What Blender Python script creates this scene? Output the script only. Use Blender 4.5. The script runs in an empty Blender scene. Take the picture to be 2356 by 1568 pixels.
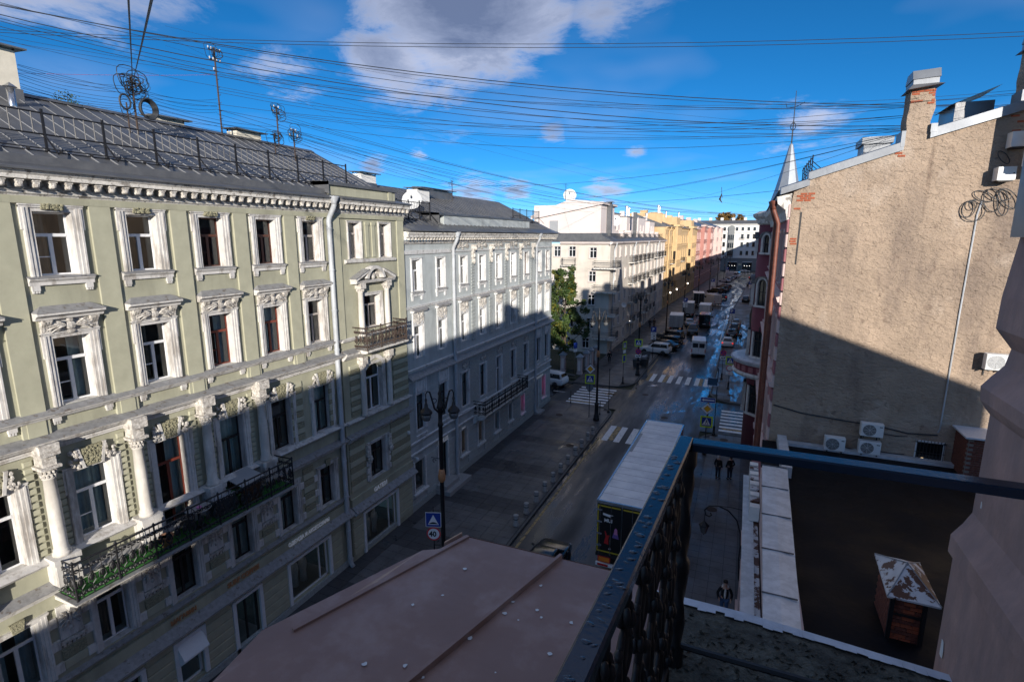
import bpy, math, random
from mathutils import Vector, Matrix
R = math.radians
random.seed(7)
scene = bpy.context.scene
COL = scene.collection

# ------------------------------------------------------------------ camera
EYE = (0.0, 0.0, 17.0)
cam = bpy.data.cameras.new('Camera')
cam.sensor_width = 36.0
cam.lens = 36.0 * 1226.0 / 2356.0
cam.clip_start = 0.05
cam.clip_end = 6000
camo = bpy.data.objects.new('Camera', cam)
camo.location = EYE
camo.rotation_euler = (R(90 - 11.0), 0, R(23.65))
COL.objects.link(camo)
scene.camera = camo

# ------------------------------------------------------------------ sun and sky
SUN_AZ, SUN_EL = 28.0, 13.2          # azimuth measured from -Y towards +X
sdir = Vector((math.sin(R(SUN_AZ)) * math.cos(R(SUN_EL)), -math.cos(R(SUN_AZ)) * math.cos(R(SUN_EL)), math.sin(R(SUN_EL))))
sun = bpy.data.lights.new('Sun', 'SUN')
sun.energy = 3.05
sun.angle = R(0.53)
sun.color = (1.0, 0.925, 0.83)
suno = bpy.data.objects.new('Sun', sun)
suno.location = (60, -110, 60)
suno.rotation_euler = sdir.to_track_quat('Z', 'Y').to_euler()
COL.objects.link(suno)

world = bpy.data.worlds.new('World')
scene.world = world
world.use_nodes = True
wn, wl = world.node_tree.nodes, world.node_tree.links
wn.clear()
def WN(t, **k):
    n = wn.new(t)
    for a, b in k.items():
        setattr(n, a, b)
    return n
sky = WN('ShaderNodeTexSky', sky_type='NISHITA')
sky.sun_disc = False
sky.sun_elevation = R(SUN_EL)
sky.sun_rotation = math.atan2(sdir.x, sdir.y)
sky.altitude = 30
sky.air_density = 0.5
sky.dust_density = 0.0
sky.ozone_density = 8.0
hs = WN('ShaderNodeHueSaturation')
hs.inputs['Hue'].default_value = 0.5
hs.inputs['Saturation'].default_value = 1.06
hs.inputs['Value'].default_value = 1.0
wl.new(sky.outputs[0], hs.inputs['Color'])
bl = WN('ShaderNodeVectorMath', operation='MULTIPLY')
bl.inputs[1].default_value = (1.62, 0.86, 0.60)
wl.new(hs.outputs[0], bl.inputs[0])
tc = WN('ShaderNodeTexCoord')
# cumulus: wisps everywhere on the dome, thicker banks around the directions in CLOUDS
sep = WN('ShaderNodeSeparateXYZ')
wl.new(tc.outputs['Generated'], sep.inputs[0])
def wmath(op, a, b=None, clamp=False):
    m = WN('ShaderNodeMath', operation=op)
    m.use_clamp = clamp
    for i, q in enumerate((a, b)):
        if q is None:
            continue
        if isinstance(q, (int, float)):
            m.inputs[i].default_value = q
        else:
            wl.new(q, m.inputs[i])
    return m.outputs[0]
zz = wmath('ADD', wmath('MAXIMUM', sep.outputs[2], 0.0), 0.10)
comb = WN('ShaderNodeCombineXYZ')
wl.new(wmath('DIVIDE', sep.outputs[0], zz), comb.inputs[0])
wl.new(wmath('DIVIDE', sep.outputs[1], zz), comb.inputs[1])
def wnoise(scale, detail, rough, loc, dist=0.0):
    mp = WN('ShaderNodeMapping')
    mp.inputs['Location'].default_value = loc
    wl.new(comb.outputs[0], mp.inputs[0])
    n = WN('ShaderNodeTexNoise')
    n.inputs['Scale'].default_value = scale
    n.inputs['Detail'].default_value = detail
    n.inputs['Roughness'].default_value = rough
    n.inputs['Distortion'].default_value = dist
    wl.new(mp.outputs[0], n.inputs['Vector'])
    return n.outputs[0]
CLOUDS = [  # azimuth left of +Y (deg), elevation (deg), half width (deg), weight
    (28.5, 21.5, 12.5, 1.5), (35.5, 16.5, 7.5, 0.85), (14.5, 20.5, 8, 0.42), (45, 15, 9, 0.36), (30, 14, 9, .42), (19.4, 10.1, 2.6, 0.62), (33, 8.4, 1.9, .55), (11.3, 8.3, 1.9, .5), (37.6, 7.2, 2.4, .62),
    (28, 4.3, 4.6, .70), (23.2, 4.9, 3.0, .66), (14, 4.6, 3.6, .66), (-4.0, 9.5, 7, .45), (25, 50, 24, 1.3), (80, 42, 24, 1.3), (-40, 48, 24, 1.2), (66, 24, 18, 1.1), (-55, 22, 22, 1.1), (110, 20, 22, 1.2), (-110, 30, 24, 1.2), (165, 24, 22, 1.2), (-160, 40, 20, 1.1), (135, 52, 22, 1.2), (-90, 66, 26, 1.3), (30, 80, 26, 1.2)]  # the wide banks outside the view are added to brighten the shade
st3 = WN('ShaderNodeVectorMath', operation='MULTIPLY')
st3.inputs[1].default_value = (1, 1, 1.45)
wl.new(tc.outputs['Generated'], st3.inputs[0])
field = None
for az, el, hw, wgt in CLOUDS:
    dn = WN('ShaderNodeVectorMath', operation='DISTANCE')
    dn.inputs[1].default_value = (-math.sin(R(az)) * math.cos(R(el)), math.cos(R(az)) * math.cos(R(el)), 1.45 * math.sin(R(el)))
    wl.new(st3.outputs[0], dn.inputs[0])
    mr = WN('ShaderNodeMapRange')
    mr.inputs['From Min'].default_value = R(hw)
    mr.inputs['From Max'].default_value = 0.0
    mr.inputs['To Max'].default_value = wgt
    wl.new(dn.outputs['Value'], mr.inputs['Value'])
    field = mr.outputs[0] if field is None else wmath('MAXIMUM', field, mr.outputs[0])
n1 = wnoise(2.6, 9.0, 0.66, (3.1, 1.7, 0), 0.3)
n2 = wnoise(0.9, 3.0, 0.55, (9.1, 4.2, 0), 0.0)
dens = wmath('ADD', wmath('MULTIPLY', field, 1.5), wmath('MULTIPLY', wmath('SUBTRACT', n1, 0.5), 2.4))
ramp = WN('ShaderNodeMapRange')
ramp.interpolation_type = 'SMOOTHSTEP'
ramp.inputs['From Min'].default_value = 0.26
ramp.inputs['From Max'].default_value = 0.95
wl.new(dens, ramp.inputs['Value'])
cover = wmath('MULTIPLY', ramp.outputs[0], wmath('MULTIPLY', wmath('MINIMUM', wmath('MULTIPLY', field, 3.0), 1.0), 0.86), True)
# thin high haze wisps
wisp = WN('ShaderNodeMapRange')
wisp.inputs['From Min'].default_value = 0.50
wisp.inputs['From Max'].default_value = 0.80
wisp.inputs["To Max"].default_value = 0.20
wl.new(n2, wisp.inputs['Value'])
cover = wmath('MAXIMUM', cover, wisp.outputs[0], True)
# thick parts of a cloud are its shaded undersides
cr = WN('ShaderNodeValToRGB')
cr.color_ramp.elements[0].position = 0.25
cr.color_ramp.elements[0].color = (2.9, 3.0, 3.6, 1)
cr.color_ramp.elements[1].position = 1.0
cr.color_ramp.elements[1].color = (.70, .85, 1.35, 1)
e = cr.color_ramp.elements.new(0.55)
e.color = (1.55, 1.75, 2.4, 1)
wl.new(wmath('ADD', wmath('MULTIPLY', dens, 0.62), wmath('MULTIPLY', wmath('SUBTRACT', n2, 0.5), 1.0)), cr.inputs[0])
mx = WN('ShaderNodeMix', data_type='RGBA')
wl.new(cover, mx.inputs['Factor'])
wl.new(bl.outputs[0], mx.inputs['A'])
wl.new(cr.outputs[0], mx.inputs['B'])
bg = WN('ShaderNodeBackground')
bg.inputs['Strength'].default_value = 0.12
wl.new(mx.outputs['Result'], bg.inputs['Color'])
world.cycles.sampling_method = 'MANUAL'
world.cycles.sample_map_resolution = 512
wo = WN('ShaderNodeOutputWorld')
wl.new(bg.outputs[0], wo.inputs[0])

vs = scene.view_settings
vs.view_transform = 'Standard'
vs.look = 'None'
vs.gamma = 1.0
vs.exposure = 1.05
vs.use_curve_mapping = False
scene.render.engine = 'CYCLES'
scene.cycles.max_bounces = 4
scene.cycles.diffuse_bounces = 3
scene.cycles.transparent_max_bounces = 6
scene.cycles.glossy_bounces = 2

# ------------------------------------------------------------------ materials
MATS = {}
def mat(name, col, rough=0.8, var=0.12, scale=3.0, metal=0.0, bump=0.0, bscale=40.0, spec=0.5, dirt=None, dirtamt=0.0, dscale=1.2, streak=False, rvar=0.0, dthr=0.5, dwid=0.16, ry=1.0):
    m = bpy.data.materials.new(name)
    m.use_nodes = True
    nt = m.node_tree
    N, L = nt.nodes, nt.links
    b = N['Principled BSDF']
    b.inputs['Roughness'].default_value = rough
    b.inputs['Metallic'].default_value = metal
    b.inputs['Specular IOR Level'].default_value = spec
    geo = N.new('ShaderNodeNewGeometry')
    def noise(s, det=4.0, zs=1.0, rg=0.6):
        mp = N.new('ShaderNodeMapping')
        mp.inputs['Scale'].default_value = (s, s * ry, s * zs)
        L.new(geo.outputs['Position'], mp.inputs[0])
        t = N.new('ShaderNodeTexNoise')
        t.inputs['Scale'].default_value = 1.0
        t.inputs['Detail'].default_value = det
        t.inputs['Roughness'].default_value = rg
        L.new(mp.outputs[0], t.inputs['Vector'])
        return t.outputs[0]
    c = None
    if var > 0:
        mr = N.new('ShaderNodeMapRange')
        mr.inputs['From Min'].default_value = 0.3
        mr.inputs['From Max'].default_value = 0.7
        mr.inputs['To Min'].default_value = 1 - var
        mr.inputs['To Max'].default_value = 1 + var
        L.new(noise(scale), mr.inputs['Value'])
        mul = N.new('ShaderNodeVectorMath')
        mul.operation = 'SCALE'
        mul.inputs[0].default_value = col
        L.new(mr.outputs[0], mul.inputs['Scale'])
        c = mul.outputs[0]
    if dirt:
        mr = N.new('ShaderNodeMapRange')
        mr.inputs['From Min'].default_value = dthr - dwid / 2
        mr.inputs['From Max'].default_value = dthr + dwid / 2
        mr.inputs['To Max'].default_value = dirtamt
        L.new(noise(dscale, 6.0, 0.22 if streak else 1.0, 0.68), mr.inputs['Value'])
        mx = N.new('ShaderNodeMix')
        mx.data_type = 'RGBA'
        L.new(mr.outputs[0], mx.inputs['Factor'])
        if c is not None:
            L.new(c, mx.inputs['A'])
        else:
            mx.inputs['A'].default_value = (*col, 1)
        mx.inputs['B'].default_value = (*dirt, 1)
        c = mx.outputs['Result']
    if c is not None:
        L.new(c, b.inputs['Base Color'])
    else:
        b.inputs['Base Color'].default_value = (*col, 1)
    if rvar > 0:
        mr = N.new('ShaderNodeMapRange')
        mr.inputs['From Min'].default_value = 0.35
        mr.inputs['From Max'].default_value = 0.65
        mr.inputs['To Min'].default_value = max(0.03, rough - rvar)
        mr.inputs['To Max'].default_value = min(1, rough + rvar)
        L.new(noise(0.5, 5.0), mr.inputs['Value'])
        L.new(mr.outputs[0], b.inputs['Roughness'])
    if bump > 0:
        bp = N.new('ShaderNodeBump')
        bp.inputs['Strength'].default_value = 1.0
        bp.inputs['Distance'].default_value = bump
        L.new(noise(bscale, 3.0), bp.inputs['Height'])
        L.new(bp.outputs[0], b.inputs['Normal'])
    MATS[name] = m
    return m
def glass_mat(name, tint=(0.8, 0.9, 0.9), ior=1.5, rough=.015):
    m = bpy.data.materials.new(name)
    m.use_nodes = True
    N, L = m.node_tree.nodes, m.node_tree.links
    N.clear()
    o = N.new('ShaderNodeOutputMaterial')
    mx = N.new('ShaderNodeMixShader')
    tr = N.new('ShaderNodeBsdfTransparent')
    tr.inputs[0].default_value = (*tint, 1)
    gl = N.new('ShaderNodeBsdfGlossy')
    gl.inputs['Roughness'].default_value = rough
    fr = N.new('ShaderNodeFresnel')
    fr.inputs[0].default_value = ior
    ml = N.new('ShaderNodeMath')
    ml.operation = 'MULTIPLY'
    ml.use_clamp = True
    ml.inputs[1].default_value = 1.8
    L.new(fr.outputs[0], ml.inputs[0])
    L.new(ml.outputs[0], mx.inputs[0])
    L.new(tr.outputs[0], mx.inputs[1])
    L.new(gl.outputs[0], mx.inputs[2])
    L.new(mx.outputs[0], o.inputs[0])
    MATS[name] = m
def emit_mat(name, col, s):
    m = bpy.data.materials.new(name)
    m.use_nodes = True
    b = m.node_tree.nodes['Principled BSDF']
    b.inputs['Base Color'].default_value = (*col, 1)
    b.inputs['Emission Color'].default_value = (*col, 1)
    b.inputs['Emission Strength'].default_value = s
    MATS[name] = m
M = MATS
mat('green', (0.39, 0.385, 0.285), 0.9, 0.10, 1.3, bump=0.004, bscale=30, dirt=(0.24, 0.235, 0.175), dirtamt=0.55, dscale=1.0, streak=True, dthr=.54, dwid=.22)
mat('green_lt', (0.42, 0.413, 0.305), 0.9, 0.08, 2.5, bump=0.003, bscale=40)
mat('rough_stone', (0.30, 0.285, 0.19), 0.95, 0.35, 22, bump=0.05, bscale=28)
mat('trim', (0.63, 0.612, 0.58), 0.8, 0.10, 5, bump=0.004, bscale=25, dirt=(0.30, 0.27, 0.235), dirtamt=0.75, dscale=3.2, streak=True, dthr=.56, dwid=.14)
mat('trim_worn', (0.66, 0.635, 0.585), 0.85, 0.16, 8, bump=0.012, bscale=20, dirt=(0.17, 0.15, 0.13), dirtamt=0.8, dscale=4.5, dthr=.56, dwid=.08)
mat('column', (0.66, 0.63, 0.58), 0.8, 0.12, 3, dirt=(0.42, 0.39, 0.34), dirtamt=0.6, dscale=2.0, streak=True)
mat('ledge_metal', (0.27, 0.268, 0.268), 0.55, 0.22, 6, bump=0.006, bscale=9, dirt=(0.12, 0.085, 0.06), dirtamt=0.7, dscale=5, dthr=.60, dwid=.06)
mat('roof_metal', (0.115, 0.118, 0.125), 0.42, 0.16, 1.2, metal=0.25, bump=0.006, bscale=3, dirt=(0.19, 0.19, 0.19), dirtamt=0.35, dscale=2.0, rvar=.12)
mat('roof_metal_lt', (0.20, 0.215, 0.235), 0.45, 0.10, 2, metal=0.3, bump=0.004, bscale=4, rvar=.1)
mat('iron', (0.012, 0.012, 0.014), 0.5, 0.2, 20)
mat('iron_rust', (0.05, 0.033, 0.025), 0.8, 0.35, 25)
mat('pipe', (0.50, 0.53, 0.56), 0.5, 0.08, 3, metal=.1, dirt=(.3, .3, .3), dirtamt=.5, dscale=4, streak=True)
mat('pipe_brown', (0.19, 0.062, 0.038), 0.55, 0.15, 3, dirt=(.10, .035, .025), dirtamt=.5, dscale=5)
mat('grey', (0.42, 0.455, 0.455), 0.9, 0.09, 1.4, bump=0.004, bscale=30, dirt=(0.24, 0.26, 0.26), dirtamt=0.45, dscale=1.1, streak=True, dthr=.57)
mat('grey_stone', (0.36, 0.385, 0.375), 0.95, 0.25, 14, bump=0.03, bscale=22)
mat('grey_trim', (0.66, 0.66, 0.65), 0.8, 0.10, 5, dirt=(0.30, 0.29, 0.27), dirtamt=0.65, dscale=3.4, streak=True, dthr=.58, dwid=.12)
mat('orn', (0.58, 0.55, 0.50), 0.9, 0.35, 9, bump=0.012, bscale=25, dirt=(0.22, 0.19, 0.16), dirtamt=0.75, dscale=7, dthr=.55)
mat('cream', (0.63, 0.58, 0.51), 0.9, 0.05, .7, dirt=(.44, .39, .33), dirtamt=.4, dscale=.8, streak=True)
mat('cream_pink', (0.68, 0.60, 0.565), 0.9, 0.05, .7)
mat('yellow', (0.60, 0.43, 0.24), 0.9, 0.09, .6, dirt=(.45, .28, .12), dirtamt=.35, dscale=.8, streak=True)
mat('yellow_lt', (0.66, 0.47, 0.25), 0.9, 0.08, .8)
mat('pink', (0.42, 0.20, 0.17), 0.9, 0.10, .6)
mat('pink_lt', (0.62, 0.47, 0.43), 0.9, 0.08, .8)
mat('mauve', (0.28, 0.23, 0.24), 0.9, 0.08, .8)
mat('endwhite', (0.66, 0.65, 0.62), 0.9, 0.05, .3)
mat('endgrey', (0.21, 0.22, 0.22), 0.9, 0.05, .3)
mat('maroon', (0.175, 0.042, 0.058), 0.85, 0.10, 1.2)
mat('maroon_lt', (0.31, 0.125, 0.135), 0.85, 0.12, 2.0)
mat('pier_pink', (0.45, 0.29, 0.245), 0.92, 0.16, 5.0, bump=0.004, bscale=28, dirt=(0.27, 0.20, 0.19), dirtamt=0.7, dscale=4.0, streak=True, dthr=.55, dwid=.2)
mat('brick', (0.33, 0.085, 0.038), 0.9, 0.28, 14, bump=0.008, bscale=40)
mat('brick_dark', (0.15, 0.05, 0.033), 0.95, 0.35, 12, bump=0.008, bscale=40)
mat('mortar', (0.22, 0.19, 0.165), 0.95, 0.2, 10, bump=.01, bscale=30)
mat('tar', (0.005, 0.0058, 0.0085), 0.6, 0.3, 2.0, spec=.12, bump=.01, bscale=6, dirt=(0.012, 0.012, 0.014), dirtamt=0.6, dscale=.5, dthr=.6, rvar=.2)
mat('coping', (0.60, 0.63, 0.66), 0.5, 0.07, 2.0, metal=.2, dirt=(.30, .32, .34), dirtamt=.4, dscale=2.5)
mat('rusty', (0.50, 0.51, 0.53), 0.55, 0.1, 4, metal=.1, dirt=(0.085, 0.032, 0.015), dirtamt=1.0, dscale=2.6, dthr=.52, dwid=.03)
mat('brownroof', (0.29, 0.172, 0.135), 0.45, 0.16, 1.6, bump=0.012, bscale=3, dirt=(0.40, 0.28, 0.24), dirtamt=0.6, dscale=3.2, rvar=.12, dthr=.56, dwid=.14)
mat('droppings', (0.75, 0.75, 0.73), 0.8, 0.1, 30)
mat('rail_paint', (0.006, 0.020, 0.042), 0.20, 0.1, 8, spec=.7, bump=.0007, bscale=70)
mat('moss', (0.105, 0.108, 0.09), 0.97, 0.45, 14, bump=0.02, bscale=30, dirt=(0.05, 0.05, 0.043), dirtamt=0.8, dscale=9)
mat('edge_white', (0.56, 0.60, 0.66), 0.5, 0.14, 12, bump=.004, bscale=30)
mat('asphalt', (0.020, 0.0225, 0.028), 0.40, 0.22, .6, spec=.65, bump=0.003, bscale=45, dirt=(0.036, 0.038, 0.043), dirtamt=0.7, dscale=.30, rvar=0.30, dthr=.5, dwid=.3, ry=.16)
mat('slab', (0.135, 0.135, 0.138), 0.55, 0.16, 1.6, bump=0.003, bscale=30, dirt=(0.085, 0.083, 0.083), dirtamt=0.6, dscale=.7, rvar=.2)
mat('slab_dark', (0.066, 0.066, 0.070), 0.45, 0.18, 1.6, bump=0.003, bscale=30, rvar=.2)
mat('joint', (0.035, 0.035, 0.036), 0.8, 0.2, 3)
mat('kerb', (0.10, 0.098, 0.095), 0.7, 0.15, 3)
mat('paint', (0.74, 0.75, 0.76), 0.7, 0.10, 4, dirt=(0.14, 0.14, 0.145), dirtamt=0.7, dscale=3.5, dthr=.62, dwid=.12)
mat('paint_yellow', (0.42, 0.30, 0.13), 0.7, 0.15, 4, dirt=(0.06, 0.055, 0.05), dirtamt=0.9, dscale=3.0, dthr=.52, dwid=.1)
mat('granite', (0.34, 0.335, 0.33), 0.75, 0.2, 20)
mat('soil', (0.035, 0.04, 0.022), 0.98, 0.4, 2, bump=.03, bscale=8)
mat('frame_white', (0.74, 0.75, 0.76), 0.5, 0.04, 6)
mat('frame_brown', (0.085, 0.028, 0.018), 0.5, 0.15, 6)
mat('frame_red', (0.17, 0.035, 0.02), 0.5, 0.15, 6)
mat('frame_wood', (0.38, 0.34, 0.31), 0.6, 0.2, 9)
mat('frame_dark', (0.02, 0.018, 0.018), 0.5, 0.1, 6)
glass_mat('glass')
glass_mat('puddle', (.72, .73, .75), 1.33, .2)
def break_up(m):
    N, L = m.node_tree.nodes, m.node_tree.links
    ml = [n for n in N if n.type == 'MATH'][0]
    mx = [n for n in N if n.type == 'MIX_SHADER'][0]
    geo = N.new('ShaderNodeNewGeometry')
    mp = N.new('ShaderNodeMapping')
    mp.inputs['Scale'].default_value = (1.1, .22, 1)
    t = N.new('ShaderNodeTexNoise')
    t.inputs['Scale'].default_value = 1.0
    t.inputs['Detail'].default_value = 6
    t.inputs['Roughness'].default_value = .65
    mr = N.new('ShaderNodeMapRange')
    mr.inputs['From Min'].default_value, mr.inputs['From Max'].default_value = .44, .66
    mu = N.new('ShaderNodeMath')
    mu.operation = 'MULTIPLY'
    L.new(geo.outputs['Position'], mp.inputs[0])
    L.new(mp.outputs[0], t.inputs['Vector'])
    L.new(t.outputs[0], mr.inputs['Value'])
    L.new(ml.outputs[0], mu.inputs[0])
    L.new(mr.outputs[0], mu.inputs[1])
    L.new(mu.outputs[0], mx.inputs[0])
    [n for n in N if n.type == 'BSDF_TRANSPARENT'][0].inputs[0].default_value = (1, 1, 1, 1)
break_up(MATS['puddle'])
mat('pane_dark', (0.012, 0.015, 0.018), 0.05, 0.0, spec=0.8)
mat('room', (0.26, 0.235, 0.20), 0.95, 0.1, 1)
mat('reveal', (0.62, 0.66, 0.64), 0.8, 0.06, 3)
mat('curtain', (0.62, 0.66, 0.64), 0.95, 0.10, 3)
mat('curtain_brown', (0.24, 0.20, 0.17), 0.95, 0.10, 3)
mat('whitewash', (0.74, 0.735, 0.71), 0.9, 0.08, 4)
mat('chim_cream', (0.66, 0.61, 0.50), 0.9, 0.08, 4)
mat('porcelain', (0.5, 0.5, 0.49), 0.5, 0.03, 10)
mat('wire', (0.022, 0.026, 0.032), 0.6, 0)
mat('wire_red', (0.45, 0.05, 0.05), 0.6, 0)
mat('rubber', (0.012, 0.012, 0.013), 0.7, 0.1, 10)
mat('chrome', (0.55, 0.56, 0.58), 0.25, 0.05, 5, metal=.9)
mat('plastic_white', (0.70, 0.71, 0.70), 0.5, 0.04, 5)
mat('fan_dark', (0.05, 0.055, 0.06), 0.6, 0.1, 5)
mat('car_white', (0.66, 0.67, 0.68), 0.25, 0.03, 3, spec=.6)
mat('car_black', (0.009, 0.010, 0.012), 0.18, 0.05, 3, spec=.7)
mat('car_grey', (0.085, 0.09, 0.10), 0.22, 0.05, 3, spec=.6, metal=.3)
mat('car_silver', (0.36, 0.38, 0.40), 0.25, 0.05, 3, metal=.5)
mat('car_blue', (0.03, 0.055, 0.11), 0.2, 0.05, 3, spec=.6)
mat('car_glass', (0.008, 0.011, 0.014), 0.05, 0, spec=.8)
mat('box_white', (0.60, 0.60, 0.61), 0.55, 0.07, 1.5, dirt=(.42, .41, .40), dirtamt=.4, dscale=1.5)
mat('box_grey', (0.32, 0.33, 0.34), 0.55, 0.08, 1.5)
mat('trailer_roof', (0.86, 0.87, 0.88), 0.5, 0.05, 1.0, dirt=(.60, .61, .64), dirtamt=.6, dscale=.7)
mat('door_black', (0.006, 0.006, 0.007), 0.35, 0.1, 4)
mat('tape_yellow', (0.55, 0.42, 0.03), 0.5, 0.06, 8)
mat('orange', (0.80, 0.22, 0.02), 0.5, 0.08, 8)
mat('red', (0.50, 0.02, 0.02), 0.5, 0.1, 8)
mat('pinkprint', (0.62, 0.22, 0.42), 0.6, 0.2, 20)
mat('violet', (0.18, 0.10, 0.32), 0.6, 0.2, 20)
emit_mat('tail_red', (0.9, 0.03, 0.02), .8)
emit_mat('lamp_warm', (1.0, 0.72, 0.42), 1.3)
emit_mat('lamp_white', (1.0, 0.93, 0.82), 2.2)
emit_mat('neon_pink', (1.0, 0.06, 0.42), .6)
emit_mat('lettering', (0.80, 0.82, 0.85), 0.03)
mat('sign_lime', (0.60, 0.80, 0.02), 0.45, 0.02, 5)
mat('sign_blue', (0.015, 0.05, 0.30), 0.4, 0.03, 5)
mat('sign_white', (0.78, 0.79, 0.80), 0.45, 0.02, 5)
mat('sign_yellow', (0.80, 0.40, 0.01), 0.45, 0.03, 5)
mat('sign_red', (0.60, 0.03, 0.04), 0.45, 0.03, 5)
mat('sign_black', (0.01, 0.01, 0.012), 0.5, 0)
mat('sign_back', (0.22, 0.24, 0.26), 0.5, 0.05, 5, metal=.4)
mat('solar', (0.006, 0.010, 0.025), 0.12, 0.05, 5, spec=.8)
mat('copper_letter', (0.42, 0.20, 0.09), 0.5, 0.2, 20)
mat('wood_dark', (0.07, 0.035, 0.02), 0.7, 0.25, 10)
mat('pot', (0.33, 0.17, 0.10), 0.8, 0.1, 8)
mat('turf', (0.028, 0.15, 0.022), 0.95, 0.3, 18, bump=.01, bscale=60)
mat('leaf_pot', (0.04, 0.10, 0.025), 0.7, 0.3, 14)
mat('bark', (0.06, 0.045, 0.035), 0.95, 0.25, 8, bump=.02, bscale=12)
mat('pillar_pink', (0.52, 0.40, 0.38), 0.9, 0.08, 3)
mat('pillar_cap', (0.25, 0.29, 0.33), 0.6, 0.08, 3)
mat('skin', (0.50, 0.30, 0.22), 0.6, 0.05, 10)
mat('cloth_black', (0.010, 0.010, 0.012), 0.9, 0.2, 15)
mat('cloth_navy', (0.018, 0.022, 0.035), 0.9, 0.2, 15)
mat('cloth_denim', (0.055, 0.10, 0.19), 0.9, 0.2, 15)
mat('cloth_white', (0.60, 0.58, 0.55), 0.9, 0.15, 15)
mat('hair_dark', (0.015, 0.010, 0.008), 0.7, 0.2, 20)
mat('bin_grey', (0.05, 0.055, 0.06), 0.6, 0.15, 6)
mat('bin_bag', (0.28, 0.30, 0.33), 0.5, 0.25, 6)
mat('spire', (0.36, 0.39, 0.42), 0.38, 0.10, 1.5, metal=.5)
mat('lantern_glass', (.10, .105, .11), .2, .05, 5)
mat('seam', (.21, .215, .225), .5, .1, 3)
mat('water', (0.004, 0.016, 0.036), 0.05, 0, spec=.9)

def stucco_mat():
    m = mat('stucco', (0.40, 0.305, 0.225), 0.95, 0.16, .8, dirt=(0.27, 0.21, 0.16), dirtamt=0.55, dscale=.35, dthr=.55, dwid=.3)
    N, L = m.node_tree.nodes, m.node_tree.links
    b = N['Principled BSDF']
    geo = N.new('ShaderNodeNewGeometry')
    prev = None
    for s, dist, det, st in ((0.7, .16, 3.0, 1.), (6.0, 0.085, 5.0, 1.0), (17.0, 0.045, 4.0, 1.0)):
        t = N.new('ShaderNodeTexNoise')
        t.inputs['Scale'].default_value = s
        t.inputs['Detail'].default_value = det
        t.inputs['Distortion'].default_value = 0.6
        mp = N.new('ShaderNodeMapping')
        mp.inputs['Rotation'].default_value = (0, 0.5, 0)
        mp.inputs['Scale'].default_value = (0.75, 1.0, 1.3)
        L.new(geo.outputs['Position'], mp.inputs[0])
        L.new(mp.outputs[0], t.inputs['Vector'])
        bp = N.new('ShaderNodeBump')
        bp.inputs['Strength'].default_value = st
        bp.inputs['Distance'].default_value = dist
        L.new(t.outputs[0], bp.inputs['Height'])
        if prev:
            L.new(prev.outputs[0], bp.inputs['Normal'])
        prev = bp
    L.new(prev.outputs[0], b.inputs['Normal'])
    # damp streaks, pale patched render, cracks
    src = b.inputs['Base Color'].links[0].from_socket
    for sc, zs, det, lo, hi, amt, col in ((.55, .30, 6.0, .51, .66, .75, (.20, .155, .125)), (.42, .8, 7.0, .56, .66, .6, (.50, .41, .33)), (2.2, .9, 8.0, .60, .63, .45, (.17, .12, .09)), (1.6, .12, 5.0, .62, .72, .5, (.16, .11, .08))):
        mp = N.new('ShaderNodeMapping')
        mp.inputs['Scale'].default_value = (sc, sc, sc * zs)
        mp.inputs['Location'].default_value = (sc * 7, 3, sc)
        L.new(geo.outputs['Position'], mp.inputs[0])
        t = N.new('ShaderNodeTexNoise')
        t.inputs['Scale'].default_value = 1.0
        t.inputs['Detail'].default_value = det
        t.inputs['Roughness'].default_value = .65
        L.new(mp.outputs[0], t.inputs['Vector'])
        mr = N.new('ShaderNodeMapRange')
        mr.inputs['From Min'].default_value, mr.inputs['From Max'].default_value, mr.inputs['To Max'].default_value = lo, hi, amt
        L.new(t.outputs[0], mr.inputs['Value'])
        mx = N.new('ShaderNodeMix')
        mx.data_type = 'RGBA'
        L.new(mr.outputs[0], mx.inputs['Factor'])
        L.new(src, mx.inputs['A'])
        mx.inputs['B'].default_value = (*col, 1)
        src = mx.outputs['Result']
    L.new(src, b.inputs['Base Color'])
stucco_mat()
def leaf_mat(name, lo, hi, z0, z1, accent, az0, az1, amt):
    m = mat(name, lo, 0.6, 0.0)
    N, L = m.node_tree.nodes, m.node_tree.links
    b = N['Principled BSDF']
    geo = N.new('ShaderNodeNewGeometry')
    t = N.new('ShaderNodeTexNoise')
    t.inputs['Scale'].default_value = 1.1
    t.inputs['Detail'].default_value = 4
    L.new(geo.outputs['Position'], t.inputs['Vector'])
    mx = N.new('ShaderNodeMix')
    mx.data_type = 'RGBA'
    mx.inputs['A'].default_value = (*lo, 1)
    mx.inputs['B'].default_value = (*hi, 1)
    L.new(t.outputs[0], mx.inputs['Factor'])
    rnd = N.new('ShaderNodeTexNoise')
    rnd.inputs['Scale'].default_value = 0.75
    rnd.inputs['Detail'].default_value = 6
    rnd.inputs['Roughness'].default_value = .75
    L.new(geo.outputs['Position'], rnd.inputs['Vector'])
    mr = N.new('ShaderNodeMapRange')
    mr.inputs['From Min'].default_value = az0
    mr.inputs['From Max'].default_value = az1
    mr.inputs['To Max'].default_value = amt
    L.new(rnd.outputs[0], mr.inputs['Value'])
    m2 = N.new('ShaderNodeMix')
    m2.data_type = 'RGBA'
    L.new(mr.outputs[0], m2.inputs['Factor'])
    L.new(mx.outputs['Result'], m2.inputs['A'])
    m2.inputs['B'].default_value = (*accent, 1)
    L.new(m2.outputs['Result'], b.inputs['Base Color'])
    return m
leaf_mat('leaf', (0.022, 0.048, 0.012), (0.06, 0.105, 0.02), 0, 1, (0.30, 0.23, 0.02), .53, .66, .8)
leaf_mat('leaf_autumn', (0.14, 0.085, 0.02), (0.22, 0.12, 0.025), 0, 1, (0.28, 0.15, .02), .5, .6, .6)

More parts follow.
